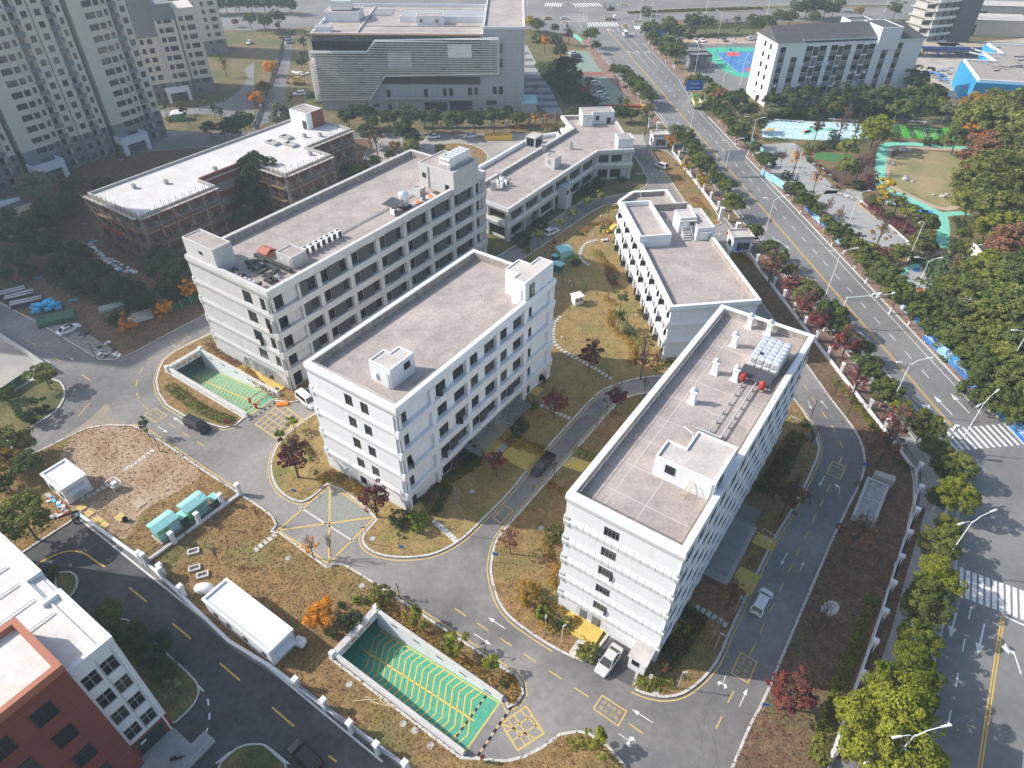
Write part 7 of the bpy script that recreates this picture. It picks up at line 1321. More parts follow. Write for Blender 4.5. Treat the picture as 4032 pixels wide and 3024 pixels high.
hedge('shrubs left of the upper ramp wall', sg(20,(1480,50),(1600,150),(1750,250),(1900,320),(2030,360)), 2.2, 1.0, 'green2')
hedge('brown shrubs at the long block front corner', sg(10,(1810,1330),(1900,1420),(2050,1500),(2150,1570))+sg(21,(60,50),(200,140)), 1.6, .7, 'brown')
hedge('clipped hedge along the avenue wall, upper stretch', sg(23,(620,0),(760,140),(900,310),(1020,470)), 1.3, .7, 'ygreen')
hedge('clipped hedge along the avenue wall, lower stretch', sg(23,(1130,680),(1220,730),(1300,800)), 1.6, .6, 'dhedge')
hedge('clipped hedge beside the white wall at the bottom edge', sg(33,(960,230),(880,480),(760,780),(640,1060),(560,1300),(460,1659)), 1.8, .8, 'ygreen')
hedge('low shrub beside the concrete pit', sg(23,(830,930),(870,900)), 1.8, .7, 'dhedge')
hedge('golden brown ground cover at the near gatehouse', sg(12,(1960,570),(2050,600),(2120,650)), 3.0, .5, 'gold')
hedge('golden shrubs below the near gate wall', sg(12,(1600,70),(1680,140),(1740,220)), 2.4, .5, 'gold', 9)
hedge('dark shrub border of the painted court', sg(3,(0,1225),(120,1215),(230,1230)), 2.2, .8, 'dhedge', 8)
hedge('dark red shrub mass beside the table tennis tables', sg(13,(930,120),(1050,230),(1250,330),(1350,370)), 5, .8, 'maroon', 7, ls=.25)
hedge('dark hedge under the football pitch fence', sg(3,(1350,1235),(1500,1245),(1650,1250)), 2.0, .8, 'dhedge', 8)
hedge('green shrub belt along the main road verge', sg(2,(1180,225),(1500,250),(1900,235),(2212,240)), 5, 1.3, 'green', 5, ls=.35)
hedge('clipped strip hedge in front of the dormitory car park', sg(2,(1540,335),(1800,315),(2100,315)), 2.5, .9, 'dhedge', 6, ls=.3)
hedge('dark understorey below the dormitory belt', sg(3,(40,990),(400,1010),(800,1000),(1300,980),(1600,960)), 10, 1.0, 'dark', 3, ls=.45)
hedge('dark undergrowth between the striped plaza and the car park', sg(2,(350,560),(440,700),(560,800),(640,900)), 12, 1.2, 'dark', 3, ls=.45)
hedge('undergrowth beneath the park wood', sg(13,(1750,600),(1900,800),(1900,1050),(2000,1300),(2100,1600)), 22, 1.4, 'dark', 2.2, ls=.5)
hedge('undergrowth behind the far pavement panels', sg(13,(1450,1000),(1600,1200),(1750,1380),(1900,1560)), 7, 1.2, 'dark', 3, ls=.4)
hedge('clipped hedge along the central median of the main road', sg(2,(1040,118),(1300,105),(2212,78)), 3, .9, 'dhedge', 5, ls=.4)
hedge('red and green flower strip before the yard fence', sg(2,(0,1110),(200,1105),(450,1100)), 3, .5, 'gold', 6, ls=.25)
hedge('undergrowth at the edge of the grove', sg(10,(500,760),(800,900),(1000,960),(1200,1040),(1500,980),(1650,900)), 6, .7, 'dark', 3, ls=.35)

# fallen leaves and grass tufts on the lawns
def litter(name, poly, n, cols, s, z=.14, kind='stuff'):
    P2 = [Vector((p[0], p[1])) for p in poly]; x0, x1 = min(p.x for p in P2), max(p.x for p in P2); y0, y1 = min(p.y for p in P2), max(p.y for p in P2); rg = np.random.default_rng(n)
    X = rg.uniform(x0, x1, n*3); Y = rg.uniform(y0, y1, n*3); ins = np.zeros(n*3, bool); m = len(P2)
    for i in range(m):
        a, b = P2[i], P2[(i+1) % m]
        if abs(a.y-b.y) < 1e-9: continue
        ins ^= ((a.y > Y) != (b.y > Y)) & (X < (b.x-a.x)*(Y-a.y)/(b.y-a.y)+a.x)
    X, Y = X[ins][:n], Y[ins][:n]; k = len(X); Nn = np.stack([rg.normal(size=k)*.5, rg.normal(size=k)*.5, np.ones(k)], 1)
    me = leaves_mesh(name, np.stack([X, Y, np.full(k, z)+rg.uniform(.02, .1, k)], 1), Nn, rg.uniform(.4, 1.4, k)*s, rg.uniform(0, 1, k)); me.materials[0] = cols; o = I(name, me); o['kind'] = 'stuff'
litter('fallen_leaves', rb, 3000, LM['brown'], .13); litter('grass_tufts', rb, 6000, LM['ygreen'], .1)
litter('fallen_leaves', rs, 5000, LM['brown'], .13); litter('grass_tufts', rs, 9000, LM['gold'], .1)
litter('fallen_leaves', rc_, 2600, LM['brown'], .13); litter('grass_tufts', rc_, 3000, LM['gold'], .1)
litter('fallen_leaves', r2r + V2((63,99),(64.2,89.7),(65.2,80),(65,75.6),(61.8,68),(48,48.4),(36,32)), 4000, LM['red'], .13)
litter('grass_tufts', ra, 2500, LM['gold'], .12)
# ================================================================ VEHICLES
PAINT = {}
def paint(c, r=.25):
    return cached(('paint', c), lambda: (lambda m: m)(MT('car_paint', c, rough=r, spec=.6)))
CARS = {  # L, halfW, belt, roof, cabin base x0,x1, cabin top x0,x1, hood z
 'sedan': (4.7,.9,.92,1.45,-1.75,1.2,-1.0,.25,.86), 'suv': (4.6,.95,1.0,1.66,-2.22,1.3,-1.85,.5,.98), 'van': (5.1,.95,1.1,1.95,-2.45,1.7,-2.35,1.0,1.12), 'pickup': (5.2,.93,1.02,1.72,-.75,1.35,-.55,.5,1.05), 'bus': (5.8,1.0,1.25,2.45,-2.8,2.4,-2.75,1.7,1.3)}
def car_meshes(kind):
    L, hw, bz, rz, b0, b1, t0, t1, hz = CARS[kind]
    def sec(x, w, z0, z1): return [(x,-w*.9,z0),(x,w*.9,z0),(x,w,z0+.18),(x,w,z0+(z1-z0)*.72),(x,w*.9,z1),(x,-w*.9,z1),(x,-w,z0+(z1-z0)*.72),(x,-w,z0+.18)]
    h = L/2; rb = bz if kind != 'pickup' else .95
    st = [(-h,hw*.72,.42,rb-.28),(-h+.06,hw*.9,.28,rb-.06),(-h+.5,hw*.98,.22,rb),(-.8,hw,.2,bz),(.5,hw,.2,bz),(b1,hw*.99,.2,hz+.04),(h-.55,hw*.95,.22,hz-.06),(h-.12,hw*.84,.28,hz-.22),(h,hw*.68,.4,hz-.34)]
    body = MB().loops([sec(*s) for s in st])
    tw, bw = hw*.74, hw*.93
    cab = MB().loops([[(b0,-bw,bz-.03),(b1,-bw,hz),(b1,bw,hz),(b0,bw,bz-.03)], [(t0,-tw,rz-.06),(t1,-tw,rz-.06),(t1,tw,rz-.06),(t0,tw,rz-.06)], [(t0+.08,-tw+.07,rz),(t1-.12,-tw+.07,rz),(t1-.12,tw-.07,rz),(t0+.08,tw-.07,rz)]], False)
    def quad(c4, ins, off):
        c = [Vector(p) for p in c4]; m = sum(c, Vector())/4; n = (c[1]-c[0]).cross(c[3]-c[0]).normalized(); q = [m+(p-m)*ins+n*off for p in c]
        return MB().add(q, [(0,1,2,3)])
    zt = rz-.06
    ws = quad([(b1,-bw,hz),(b1,bw,hz),(t1,tw,zt),(t1,-tw,zt)], .9, .012); rw = quad([(b0,bw,bz-.03),(b0,-bw,bz-.03),(t0,-tw,zt),(t0,tw,zt)], .85, .012)
    sl_ = quad([(b0,-bw,bz-.03),(b1,-bw,hz),(t1,-tw,zt),(t0,-tw,zt)], .86, .012); sr = quad([(b1,bw,hz),(b0,bw,bz-.03),(t0,tw,zt),(t1,tw,zt)], .86, .012)
    ty = MB().tube((0,-.11,0),(0,.11,0),.33,14); rim = MB().tube((0,-.12,0),(0,.12,0),.2,10)
    hl = MB().box(-.1,-.2,-.07,.1,.2,.07); mir = MB().box(-.06,-.06,-.05,.06,.06,.05); pl = MB().box(-.01,-.22,-.06,.01,.22,.06)
    f = lambda mb, n, m, s=False: mb.mesh(n, [m], s)
    return dict(body=f(body,'body',m_lamp), cabin=f(cab,'cabin',m_lamp), ws=f(ws,'windscreen',m_glass), rw=f(rw,'rear_window',m_glass), sl=f(sl_,'w',m_glass), sr=f(sr,'w',m_glass), ty=f(ty,'tyre',m_black), rim=f(rim,'rim',m_steel), hl=f(hl,'light',m_lamp), mir=f(mir,'mirror',m_lamp), pl=f(pl,'plate',m_bsign))
def car(kind, col, rc, front, rear, label, group=None, z=.0, sunroof=False, name=None, flip=False):
    a, b = G(rc if not isinstance(front[0], tuple) else front[0][0], *(front if not isinstance(front[0], tuple) else front[1]), .7), G(rc if not isinstance(rear[0], tuple) else rear[0][0], *(rear if not isinstance(rear[0], tuple) else rear[1]), .7)
    c = (a+b)/2; an = math.atan2(a.y-b.y, a.x-b.x); m = cached(('car', kind), lambda: car_meshes(kind)); L, hw, bz, rz, b0, b1, t0, t1, hz = CARS[kind]
    o = root(name or {'suv': 'parked_suv', 'van': 'van', 'pickup': 'pickup_truck', 'bus': 'minibus'}.get(kind, 'car'), label, {'pickup': 'truck', 'van': 'van', 'bus': 'bus'}.get(kind, 'car'), (c.x, c.y, z), an, group); pm = paint(col)
    I('body', m['body'], o, mat=pm); I('cabin', m['cabin'], o, mat=pm); I('windscreen', m['ws'], o); I('rear_window', m['rw'], o); I('side_window', m['sl'], o); I('side_window', m['sr'], o)
    for x in (L*.3, -L*.3):
        for y in (-hw+.08, hw-.08): w = I('wheel', m['ty'], o, (x, y, .33)); I('rim', m['rim'], w)
    for y in (-hw*.6, hw*.6): I('headlight', m['hl'], o, (L/2-.2, y*.9, hz-.36)); I('tail_light', m['hl'], o, (-L/2+.1, y, bz-.16), mat=m_red)
    for y in (-hw-.05, hw+.05): I('wing_mirror', m['mir'], o, (b1-.35, y, hz+.1), mat=pm)
    I('number_plate', m['pl'], o, (L/2, 0, .45)); I('number_plate', m['pl'], o, (-L/2, 0, .55))
    if sunroof: P('sunroof', MB().box(-.5,-.38,rz,.2,.38,rz+.012), m_glass, o)
    if kind == 'pickup': P('load_bed', MB().box(-2.5,-.8,.96,-.8,.8,1.0), m_black, o); P('bed_side', MB().box(-2.55,-.9,.9,-.75,-.8,1.3).box(-2.55,.8,.9,-.75,.9,1.3).box(-2.58,-.9,.9,-2.5,.9,1.3), pm, o)
    return o
Wc, Bk, Gy, Sv = (.72,.73,.74), (.012,.013,.016), (.16,.165,.17), (.5,.5,.49)
car('sedan', Sv, 32, (800,885), (955,655), 'silver sedan nosing out of the parking apron')
car('suv', Wc, 33, ((33,), (45,165)) if False else (55,160), (-55,365), 'white car driving on the loop road beside the tower block')
car('suv', Bk, 31, (330,1500), (560,1720), 'black car on the dark drive at the bottom edge')
car('van', Bk, 20, (1825,435), (1615,335), 'black people carrier on the ramp road')
car('pickup', (.03,.032,.036), 22, (235,800), (370,655), 'dark pickup truck on the inner road between the blocks')
car('van', Wc, 21, (490,190), (430,140), 'white ambulance van half hidden behind the middle block', name='ambulance')
car('sedan', Wc, 10, (680,1165), (505,1245), 'white car parked beside the green metal sheets', sunroof=True)
car('suv', Wc, 12, (435,335), (340,375), 'white car on the inner lane before the annex', sunroof=True)
car('sedan', Wc, 1, (1500,1190), (1618,1180), 'white car in the concrete yard nearest the trees'); car('sedan', Wc, 1, (1822,1182), (1938,1172), 'white car in the concrete yard beside the yellow container')
car('suv', Wc, 1, (350,815), (438,810), 'white car beside the louvred hall corner'); car('suv', (.1,.13,.18), 1, (298,375), (308,345), 'blue-grey car on the hall lane')
car('suv', (.6,.52,.5), 2, (1305,1430), (1362,1450), 'pinkish-white car on the verge of the loop road')
car('sedan', Wc, 0, (2150,380), (2190,350), 'white car beside the apartment block wall')
for i, (x, y, k, c, lb) in enumerate(((580,460,'sedan',Wc,'white car at the top of the green car park'),(600,486,'sedan',Bk,'black car second from the top of the green car park'),(606,522,'sedan',Bk,'black car third from the top of the green car park'),(722,692,'suv',Bk,'black car below the red path'),(762,722,'suv',Wc,'white car second below the red path'),(790,752,'sedan',Gy,'dark grey car third below the red path'),(795,785,'sedan',(.06,.065,.075),'dark car fourth below the red path'),(815,815,'suv',Wc,'white car fifth below the red path'),(835,857,'sedan',Sv,'silver car at the bottom of the green car park'))): car(k, c, 2, (x+38,y-4), (x-42,y+4), lb, 'cars in the green car park')
car('suv', Bk, 2, (860,78), (925,74), 'dark car crossing the far junction'); car('sedan', (.6,.3,.03), 2, (310,158), (375,154), 'orange taxi on the main road', name='taxi'); car('sedan', Wc, 2, (535,155), (460,155), 'white car on the main road behind the taxi'); car('bus', Wc, 2, (1005,275), (1038,325), 'white and red minibus turning at the junction')
for x, y, c, lb in ((1637,350,Wc,'white car at the left of the dormitory car park'),(1697,348,Wc,'second white car in the dormitory car park'),(1885,342,Gy,'grey car alone in the dormitory car park'),(2110,330,Wc,'white car nearest the dormitory gable')): car('sedan', c, 2, (x+18,y+18), (x-18,y-18), lb)
car('sedan', Gy, 3, (80,1345), (200,1335), 'grey car in the park car park')
# dump truck and flatbed
def truck(label, f, r, rc, dump):
    a, b = G(rc,*f,1), G(rc,*r,1); c = (a+b)/2; o = root('dump_truck' if dump else 'flatbed_truck', label, 'truck', (c.x,c.y,0), math.atan2(a.y-b.y,a.x-b.x)); k = 1 if dump else .72
    cm = MT('truck_green',(.12,.33,.12)) if dump else m_lamp; o.scale = (k,k,k)
    P('cab', MB().loops([[(2.2,-1.2,.9),(4.3,-1.2,.9),(4.3,1.2,.9),(2.2,1.2,.9)],[(2.2,-1.2,2),(4.35,-1.2,2),(4.35,1.2,2),(2.2,1.2,2)],[(2.2,-1.1,3.2),(3.9,-1.1,3.2),(3.9,1.1,3.2),(2.2,1.1,3.2)]]), cm, o); P('windscreen', MB().add([(4.37,-1.05,2.05),(4.37,1.05,2.05),(3.97,.98,3.05),(3.97,-.98,3.05)],[(0,1,2,3)]), m_glass, o)
    P('chassis', MB().box(-4.2,-.5,.6,4,.5,1.0), m_dark, o); bm = MT('truck_bed',(.45,.3,.16),(.36,.25,.14),1) if dump else m_bamb; hh = 2.6 if dump else 1.7
    P('bed_floor', MB().box(-4.2,-1.25,1.05,2.0,1.25,1.2), bm, o)
    for q in ((-4.2,-1.3,1.05,2.0,-1.2,hh),(-4.2,1.2,1.05,2.0,1.3,hh),(-4.3,-1.3,1.05,-4.2,1.3,hh),(2.0,-1.3,1.05,2.1,1.3,hh+.3)): P('bed_side', MB().box(*q), MT('bed_side',(.5,.5,.22)) if dump else bm, o)
    for x in ((3.2,-1.6,-2.9) if dump else (3.2,-2.4)):
        for y in (-1.05,1.05): P('wheel', MB().tube((x,y-.18,.52),(x,y+.18,.52),.52,14), m_black, o)
truck('green dump truck with an empty tan bed on the far lane', (1620,860), (1660,945), 2, True); truck('small flatbed truck crossing the far junction', (930,155), (855,158), 2, False)
# scooters
def scooter(p, an, col, label, group=None, name='scooter'):
    o = root(name, label, 'scooter', (p.x,p.y,0), an, group); m = paint(col)
    P('body', MB().loops([[(-.6,-.14,.45),(-.1,-.16,.35),(-.1,.16,.35),(-.6,.14,.45)],[(-.7,-.16,.72),(0,-.14,.68),(0,.14,.68),(-.7,.16,.72)]]).box(-.1,-.13,.28,.4,.13,.34), m, o); P('leg_shield', MB().add([(.35,-.18,.3),(.35,.18,.3),(.48,.16,.95),(.48,-.16,.95)],[(0,1,2,3),(3,2,1,0)]), m, o); P('seat', MB().box(-.65,-.14,.72,0,.14,.8), m_black, o); P('handlebar', MB().tube((.42,-.33,1.02),(.42,.33,1.02),.025,6).tube((.42,0,.9),(.42,0,1.02),.03,6), m_dark, o)
    for x in (-.55,.6): P('wheel', MB().tube((x,-.05,.24),(x,.05,.24),.24,12), m_black, o)
sp_ = [(435,1430),(455,1440),(475,1445),(500,1455),(520,1462),(535,1480),(550,1490),(565,1500),(580,1520),(600,1540),(615,1550),(625,1565),(635,1580),(590,1630),(625,1640),(660,1635)]
for i, (x, y) in enumerate(sp_): scooter(G(3,x,y), R_(-60+10*(i % 3)), (Bk,Wc,Gy,(.3,.05,.08))[i % 4], 'parked scooter at the edge of the park car park, %s from the croquet lawn' % od(i), 'park scooters')
for i, (x, y) in enumerate(((1060,1405),(1110,1385),(1165,1365),(1900,885),(1965,880),(1770,860),(1775,890))): scooter(G(0,x,y), R_(30*i), (Wc,Bk)[i % 2], 'scooter parked below the apartment towers, %s from the slab canopy' % od(i), 'tower scooters')
scooter(G(12,215,405), R_(30), Wc, 'white scooter parked behind the white lane car'); 
for i, x in enumerate((1005,1020,1035,1050)): scooter(G(2,x,765), R_(60), Gy, 'shared bicycle-scooter on the red pavement, %s from the path' % od(i), 'pavement scooters')
# ================================================================ PEOPLE
def skin_mesh(name, verts, edges, radii, m, parent):
    me = bpy.data.meshes.new(name); me.from_pydata(verts, edges, []); o = bpy.data.objects.new(name, me); COL.objects.link(o)
    md = o.modifiers.new('skin', 'SKIN'); o.modifiers.new('sub', 'SUBSURF').levels = 1
    for i, r in enumerate(radii): me.skin_vertices[0].data[i].radius = (r, r) if not isinstance(r, tuple) else r
    me.skin_vertices[0].data[0].use_root = True
    bpy.context.view_layer.update(); me2 = bpy.data.meshes.new_from_object(o.evaluated_get(bpy.context.evaluated_depsgraph_get())); o.modifiers.clear(); o.data = me2; bpy.data.meshes.remove(me)
    me2.materials.append(m); o.parent = parent; return o
m_skin = MT('skin_tone', (.42,.26,.19))
def person(p, an, top, leg, label, stride=.22, sit=False):
    o = root('person', label, 'person', (p.x,p.y,p.z), an); s = stride
    V = [(0,0,.95),(0,0,1.2),(0,0,1.42),(0,0,1.52),(0.02,0,1.66),(0,.19,1.4),(s*.3,.24,1.12),(s*.9,.22,.9),(0,-.19,1.4),(-s*.3,-.24,1.12),(-s*.7,-.22,.9),(s*.5,.1,.52),(s,.1,.08),(s+.14,.1,.04),(-s*.4,-.1,.52),(-s,-.1,.1),(-s+.13,-.1,.05)]
    if sit: V[11], V[12], V[13], V[14], V[15], V[16] = (.42,.12,.92), (.45,.12,.5), (.6,.12,.46), (.42,-.12,.92), (.45,-.12,.5), (.6,-.12,.46); V[7] = (.5,.2,1.05); V[10] = (.5,-.2,1.05); V[6] = (.2,.25,1.15); V[9] = (.2,-.25,1.15)
    E_ = [(0,1),(1,2),(2,3),(3,4),(2,5),(5,6),(6,7),(2,8),(8,9),(9,10),(0,11),(11,12),(12,13),(0,14),(14,15),(15,16)]
    Rr = [(.14,.11),(.14,.1),(.13,.09),.055,.105,.06,.045,.035,.06,.045,.035,.075,.045,.04,.075,.045,.04]
    skin_mesh('body', V, E_, Rr, m_skin, o)
    it = [0,1,2,5,6,8,9]; mp = {k: i for i, k in enumerate(it)}; skin_mesh('jacket', [V[i] for i in it], [(mp[a], mp[b]) for a, b in E_ if a in mp and b in mp], [(.17,.13),(.17,.125),(.15,.11),.08,.065,.08,.065], top, o)
    it = [0,11,12,14,15]; mp = {k: i for i, k in enumerate(it)}; skin_mesh('trousers', [V[i] for i in it], [(mp[a], mp[b]) for a, b in E_ if a in mp and b in mp], [(.16,.13),.095,.065,.095,.065], leg, o)
    P('hair', MB().lathe(.0,0,[(.06,1.6),(.118,1.66),(.115,1.72),(.07,1.79),(.02,1.8)],10), m_black, o, True)
    return o
person(G(13,1420,590), R_(120), MT('dark_green_cloth',(.03,.05,.03)), m_dark, 'person in dark green walking on the tan park path'); person(G(13,1460,585), R_(70), MT('maroon_cloth',(.06,.03,.04)), m_dark, 'person in dark clothes beside the walker in green')
pt = G(20,660,1215); tk = root('cargo_tricycle', 'small cargo tricycle at the soil plot wall corner', 'tricycle', (pt.x,pt.y,0), R_(-70)); P('tray', MB().box(-1.3,-.5,.45,-.2,.5,.52).box(-1.3,-.5,.52,-1.25,.5,.8).box(-1.3,-.5,.52,-.2,-.45,.8).box(-1.3,.45,.52,-.2,.5,.8), m_tealdk, tk); P('frame', MB().tube((-.2,0,.5),(.6,0,.4),.05,6).tube((.6,0,.3),(.5,0,1.0),.04,6).tube((.5,-.3,1.0),(.5,.3,1.0),.03,6), m_dark, tk); P('saddle', MB().box(-.25,-.15,.75,.1,.15,.85), m_black, tk)
for x, y in ((.6,0),(-.8,-.45),(-.8,.45)): P('wheel', MB().tube((x,y-.05,.28),(x,y+.05,.28),.28,12), m_black, tk)
pp = pt.copy(); pp.z = -.1; person(pp, R_(-70), MT('mauve_cloth',(.3,.14,.22)), m_dark, 'rider in a mauve jacket on the cargo tricycle', sit=True)
ps = G(30,1555,1640); scooter(ps, R_(20), (.12,.02,.03), 'dark red scooter beside the neighbour entrance ramp')
# ================================================================ LAMPS, SIGNS, POLES
def lamp(label, rc, x, y, h=11.0, an=None, arms=2, z=.1):
    p = G(rc, x, y); o = root('street_lamp', label, 'street lamp', (p.x,p.y,z), A84-math.pi/2 if an is None else an, 'street lamps')
    I('pole', cached(('lp', h), lambda: MB().tube((0,0,0),(0,0,h),.11,8,.06).tube((0,0,0),(0,0,.5),.22,8).mesh('pole', [m_lamp])), o)
    for s in ((1,-1) if arms == 2 else (1,)):
        r = 0 if s > 0 else math.pi; L = 2.6 if s > 0 else 1.8; e = h+.9 if s > 0 else h+.45
        I('arm', cached(('arm', h, L), lambda: MB().poly_tube([(0,0,h-.5),(L*.4,0,h+(e-h)*.6),(L,0,e)], .05, 6).mesh('arm', [m_lamp])), o, rot=r)
        I('lamp_head', cached(('hd', h, L), lambda: MB().loops([[(L-.1,-.1,e-.06),(L+1.0,-.16,e+.02),(L+1.0,.16,e+.02),(L-.1,.1,e-.06)],[(L-.1,-.08,e+.08),(L+.95,-.1,e+.14),(L+.95,.1,e+.14),(L-.1,.08,e+.08)]]).mesh('lamp_head', [m_lamp])), o, rot=r)
LL = [(2,1875,1565),(2,1575,1205),(13,10,440),(13,550,930),(23,1090,270)]
for i, q in enumerate(LL): lamp('double-arm white street lamp on the near pavement, %s from the far gate' % od([1,0,2,3,4][i]), *q)
lamp('double-arm white street lamp beside the zebra crossing', 23, 1680, 615, an=R_(35)); lamp('double-arm white street lamp above the lower zebra crossing', 23, 1535, 1655, an=R_(20)); lamp('curved white street lamp among the yellow trees at the bottom edge', 33, 1000, 1800, an=R_(10))
for i, q in enumerate(((2,1435,585),(2,1835,915),(2,2090,1352),(13,725,380),(13,1280,1000),(13,2062,1659))): lamp('double-arm white street lamp on the far pavement, %s from the junction' % od(i), *q, an=A84+math.pi/2)
for i, q in enumerate(((2,610,300),(2,655,185),(2,1240,205),(2,1280,265),(2,1150,172),(2,1725,115),(2,170,60),(3,45,125),(3,1065,110),(2,2020,745),(2,1628,640),(2,1830,320),(3,275,1590),(13,1270,612))): lamp('tall single-arm street lamp around the junction and dormitory, %s of that set' % od(i), *q, h=10, arms=1, an=R_(60+40*i))
def post_lamp(label, rc, x, y, h=3.6, an=0):
    p = G(rc, x, y); o = root('path_lamp', label, 'lamp post', (p.x,p.y,.13), an, 'campus path lamps'); P('pole', MB().box(-.045,-.045,0,.045,.045,h), m_steel if rc in (32, 21) else m_dark, o); P('lamp_head', MB().box(-.06,-.08,h,.55,.08,h+.08), m_steel if rc == 32 else m_dark, o)
for i, (rc, x, y) in enumerate(((32,1480,1015),(32,465,625),(32,318,552),(31,1270,235),(21,1845,1345),(21,997,1420),(21,292,960),(22,848,355),(22,400,860),(23,740,310),(23,930,648),(23,420,330),(10,845,1475),(20,1400,620),(31,2015,720),(21,850,915),(32,1975,355),(32,1800,680),(23,620,140))): post_lamp('slim campus lamp post, %s counted from the parking apron' % od(i), rc, x, y, 3.8 if rc != 31 else 2.6, R_(40*i))
def sign(label, rc, x, y, h, m, w=.6, hh=.45, an=-.3, z=.13, cat='sign'):
    p = G(rc, x, y); o = root('signpost', label, cat, (p.x,p.y,z), an); P('pole', MB().tube((0,0,0),(0,0,h),.035,6), m_steel, o); P('sign_plate', MB().box(-w/2,-.05,h-hh,w/2,-.03,h), m, o); return o
for rc, x, y, lb in ((21,370,1025,'small blue sign beside the dark red corner maple'),(21,1297,1515,'small blue sign on the lawn tip below the clipped shrubs'),(21,2105,1580,'small blue sign at the tower block lawn corner'),(33,0,1225,'small blue sign beside the red verge maple'),(23,870,800,'blue sign on the verge at the loop road bend'),(12,1990,580,'blue sign in front of the near gatehouse'),(21,225,140,'blue sign beside the yellow porch of the long block'),(2,1465,1500,'blue sign on the verge below the far gatehouse')): sign(lb, rc, x, y, 2.2, m_bsign, .8, .6)
sign('round red no-entry sign beside the near gatehouse', 12, 1900, 440, 2.4, m_red, .6, .6); sign('round red sign at the far gatehouse barrier', 2, 1240, 1170, 2.4, m_red, .7, .7); sign('white panel sign on the kerb corner shrubs', 32, 1225, 990, 2.6, m_lamp, .4, 1.0)
for rc, x, y, lb in ((20,1985,390,'red banner stand at the upper ramp mouth'),(31,1990,1650,'red banner stand at the bottom ramp mouth')): o = sign(lb, rc, x, y, 1.7, m_red, .55, 1.4, .6)
def gantry(label, rc, px, py, h, off, w, hh, m, lines):
    p = G(rc, px, py); o = root('road_sign_gantry', label, 'road sign', (p.x,p.y,.1), R_(6)); P('post', MB().tube((0,0,0),(0,0,h),.16,8), m_steel, o); P('beam', MB().tube((0,0,h-.6),(off,0,h-.6),.09,6).tube((0,0,h-1.6),(off,0,h-1.6),.09,6), m_steel, o); P('sign_board', MB().box(off-w/2,-.12,h-hh*.8,off+w/2,-.04,h+hh*.2), m, o)
    for i, (s, y, k, dx) in enumerate(lines): I('lettering', text_mesh(s, 1.0), o, (off+dx,-.14,h-hh*y), (math.pi/2,0,0), k, m_lamp)
gantry('large blue direction sign over the far lane beside the dump truck', 2, 1705, 895, 7.2, -4.6, 6.2, 3.4, m_bsign, (('滨江大道',.12,.8,0),('⟵ 人民路 ↑ 学院路 ⟶',.55,.5,0)))
gantry('small blue lane sign among the far pavement trees', 2, 1375, 420, 6.6, -3.4, 4.2, 2.6, m_bsign, (('↰ ↑ ↱',.3,1.2,0),)); gantry('grey back of a large road sign over the near lane', 2, 1795, 1530, 6.8, 5.2, 6.2, 3.2, m_steel, ())
p = G(13,650,1180); o = root('camera_mast', 'long white camera arm reaching over the avenue', 'camera mast', (p.x,p.y,.1), R_(3)); P('post', MB().tube((0,0,0),(0,0,7),.14,8), m_lamp, o); P('arm', MB().tube((0,0,6.9),(9.5,0,7.6),.1,8,.06), m_lamp, o)
for x in (5.2,6.6,9.3): P('camera', MB().box(x-.25,-.15,7.2+x*.04,x+.25,.15,7.55+x*.04), m_lamp, o)
for i, (rc, px, py, h, l) in enumerate(((2,690,205,8,7),(2,980,60,7,-5))): p = G(rc,px,py); o = root('traffic_light', ('traffic light arm at the near side of the junction','traffic light arm at the far side of the junction')[i], 'traffic light', (p.x,p.y,0)); P('post', MB().tube((0,0,0),(0,0,h),.14,8), m_steel, o); P('arm', MB().tube((0,0,h-.3),(l*1.6,0,h+.2),.08,6), m_steel, o); [P('signal_head', MB().box(l*f-.25,-.2,h-1.2,l*f+.25,.2,h+.4), m_dark, o) for f in (1.2,1.55)]
p = G(23,1555,640); o = root('signal_pole', 'grey signal pole at the zebra crossing corner', 'traffic light', (p.x,p.y,.1)); P('post', MB().tube((0,0,0),(0,0,6.5),.12,8), m_steel, o); P('signal_head', MB().box(-.3,-.2,5.4,.3,.2,6.6), m_lamp, o)
# ================================================================ ROOF PLANT
def onroof(b, x, y, z): return b.matrix_world @ Vector((x, y, z)) if False else Vector((b.location.x, b.location.y, 0))+(EX*x+EY*y)+Vector((0,0,z))
def ac(label, p, an, h=1.5, group='roof air conditioners'):
    o = root('air_conditioner', label, 'air conditioner', p, an, group); P('casing', MB().box(-.55,-.42,.12,.55,.42,h), m_lamp, o); P('side_grille', MB().box(.551,-.36,.25,.565,.36,h-.15), m_panel, o); P('feet', MB().box(-.5,-.4,0,.5,-.3,.12).box(-.5,.3,0,.5,.4,.12), m_dark, o); P('fan_guard', MB().lathe(0,0,[(.33,h),(.33,h+.05),(.28,h+.05),(.05,h+.02)],16), m_dark, o)
for i in range(7): ac('white air conditioner on the long block roof, %s from the lift house' % od(i), onroof(bA, 15.9, 13.9+i*1.35, 20.3), AN)
for i, (x, y) in enumerate(((17,36.2),(18.2,35.0))): ac('air conditioner beside the shaded roof tank of the long block, %s' % ('nearer','farther')[i]+' of the pair', onroof(bA, x, y, 20.3), AN, 1.4)
for i, (x, y) in enumerate(((-4.0,168.0),(-2.9,169.6),(-2.8,166.6),(-1.8,168.0))): ac('air conditioner on the annex roof, %s from the bare shaft' % od(i), Vector((x,y,8)), AN, 1.7)
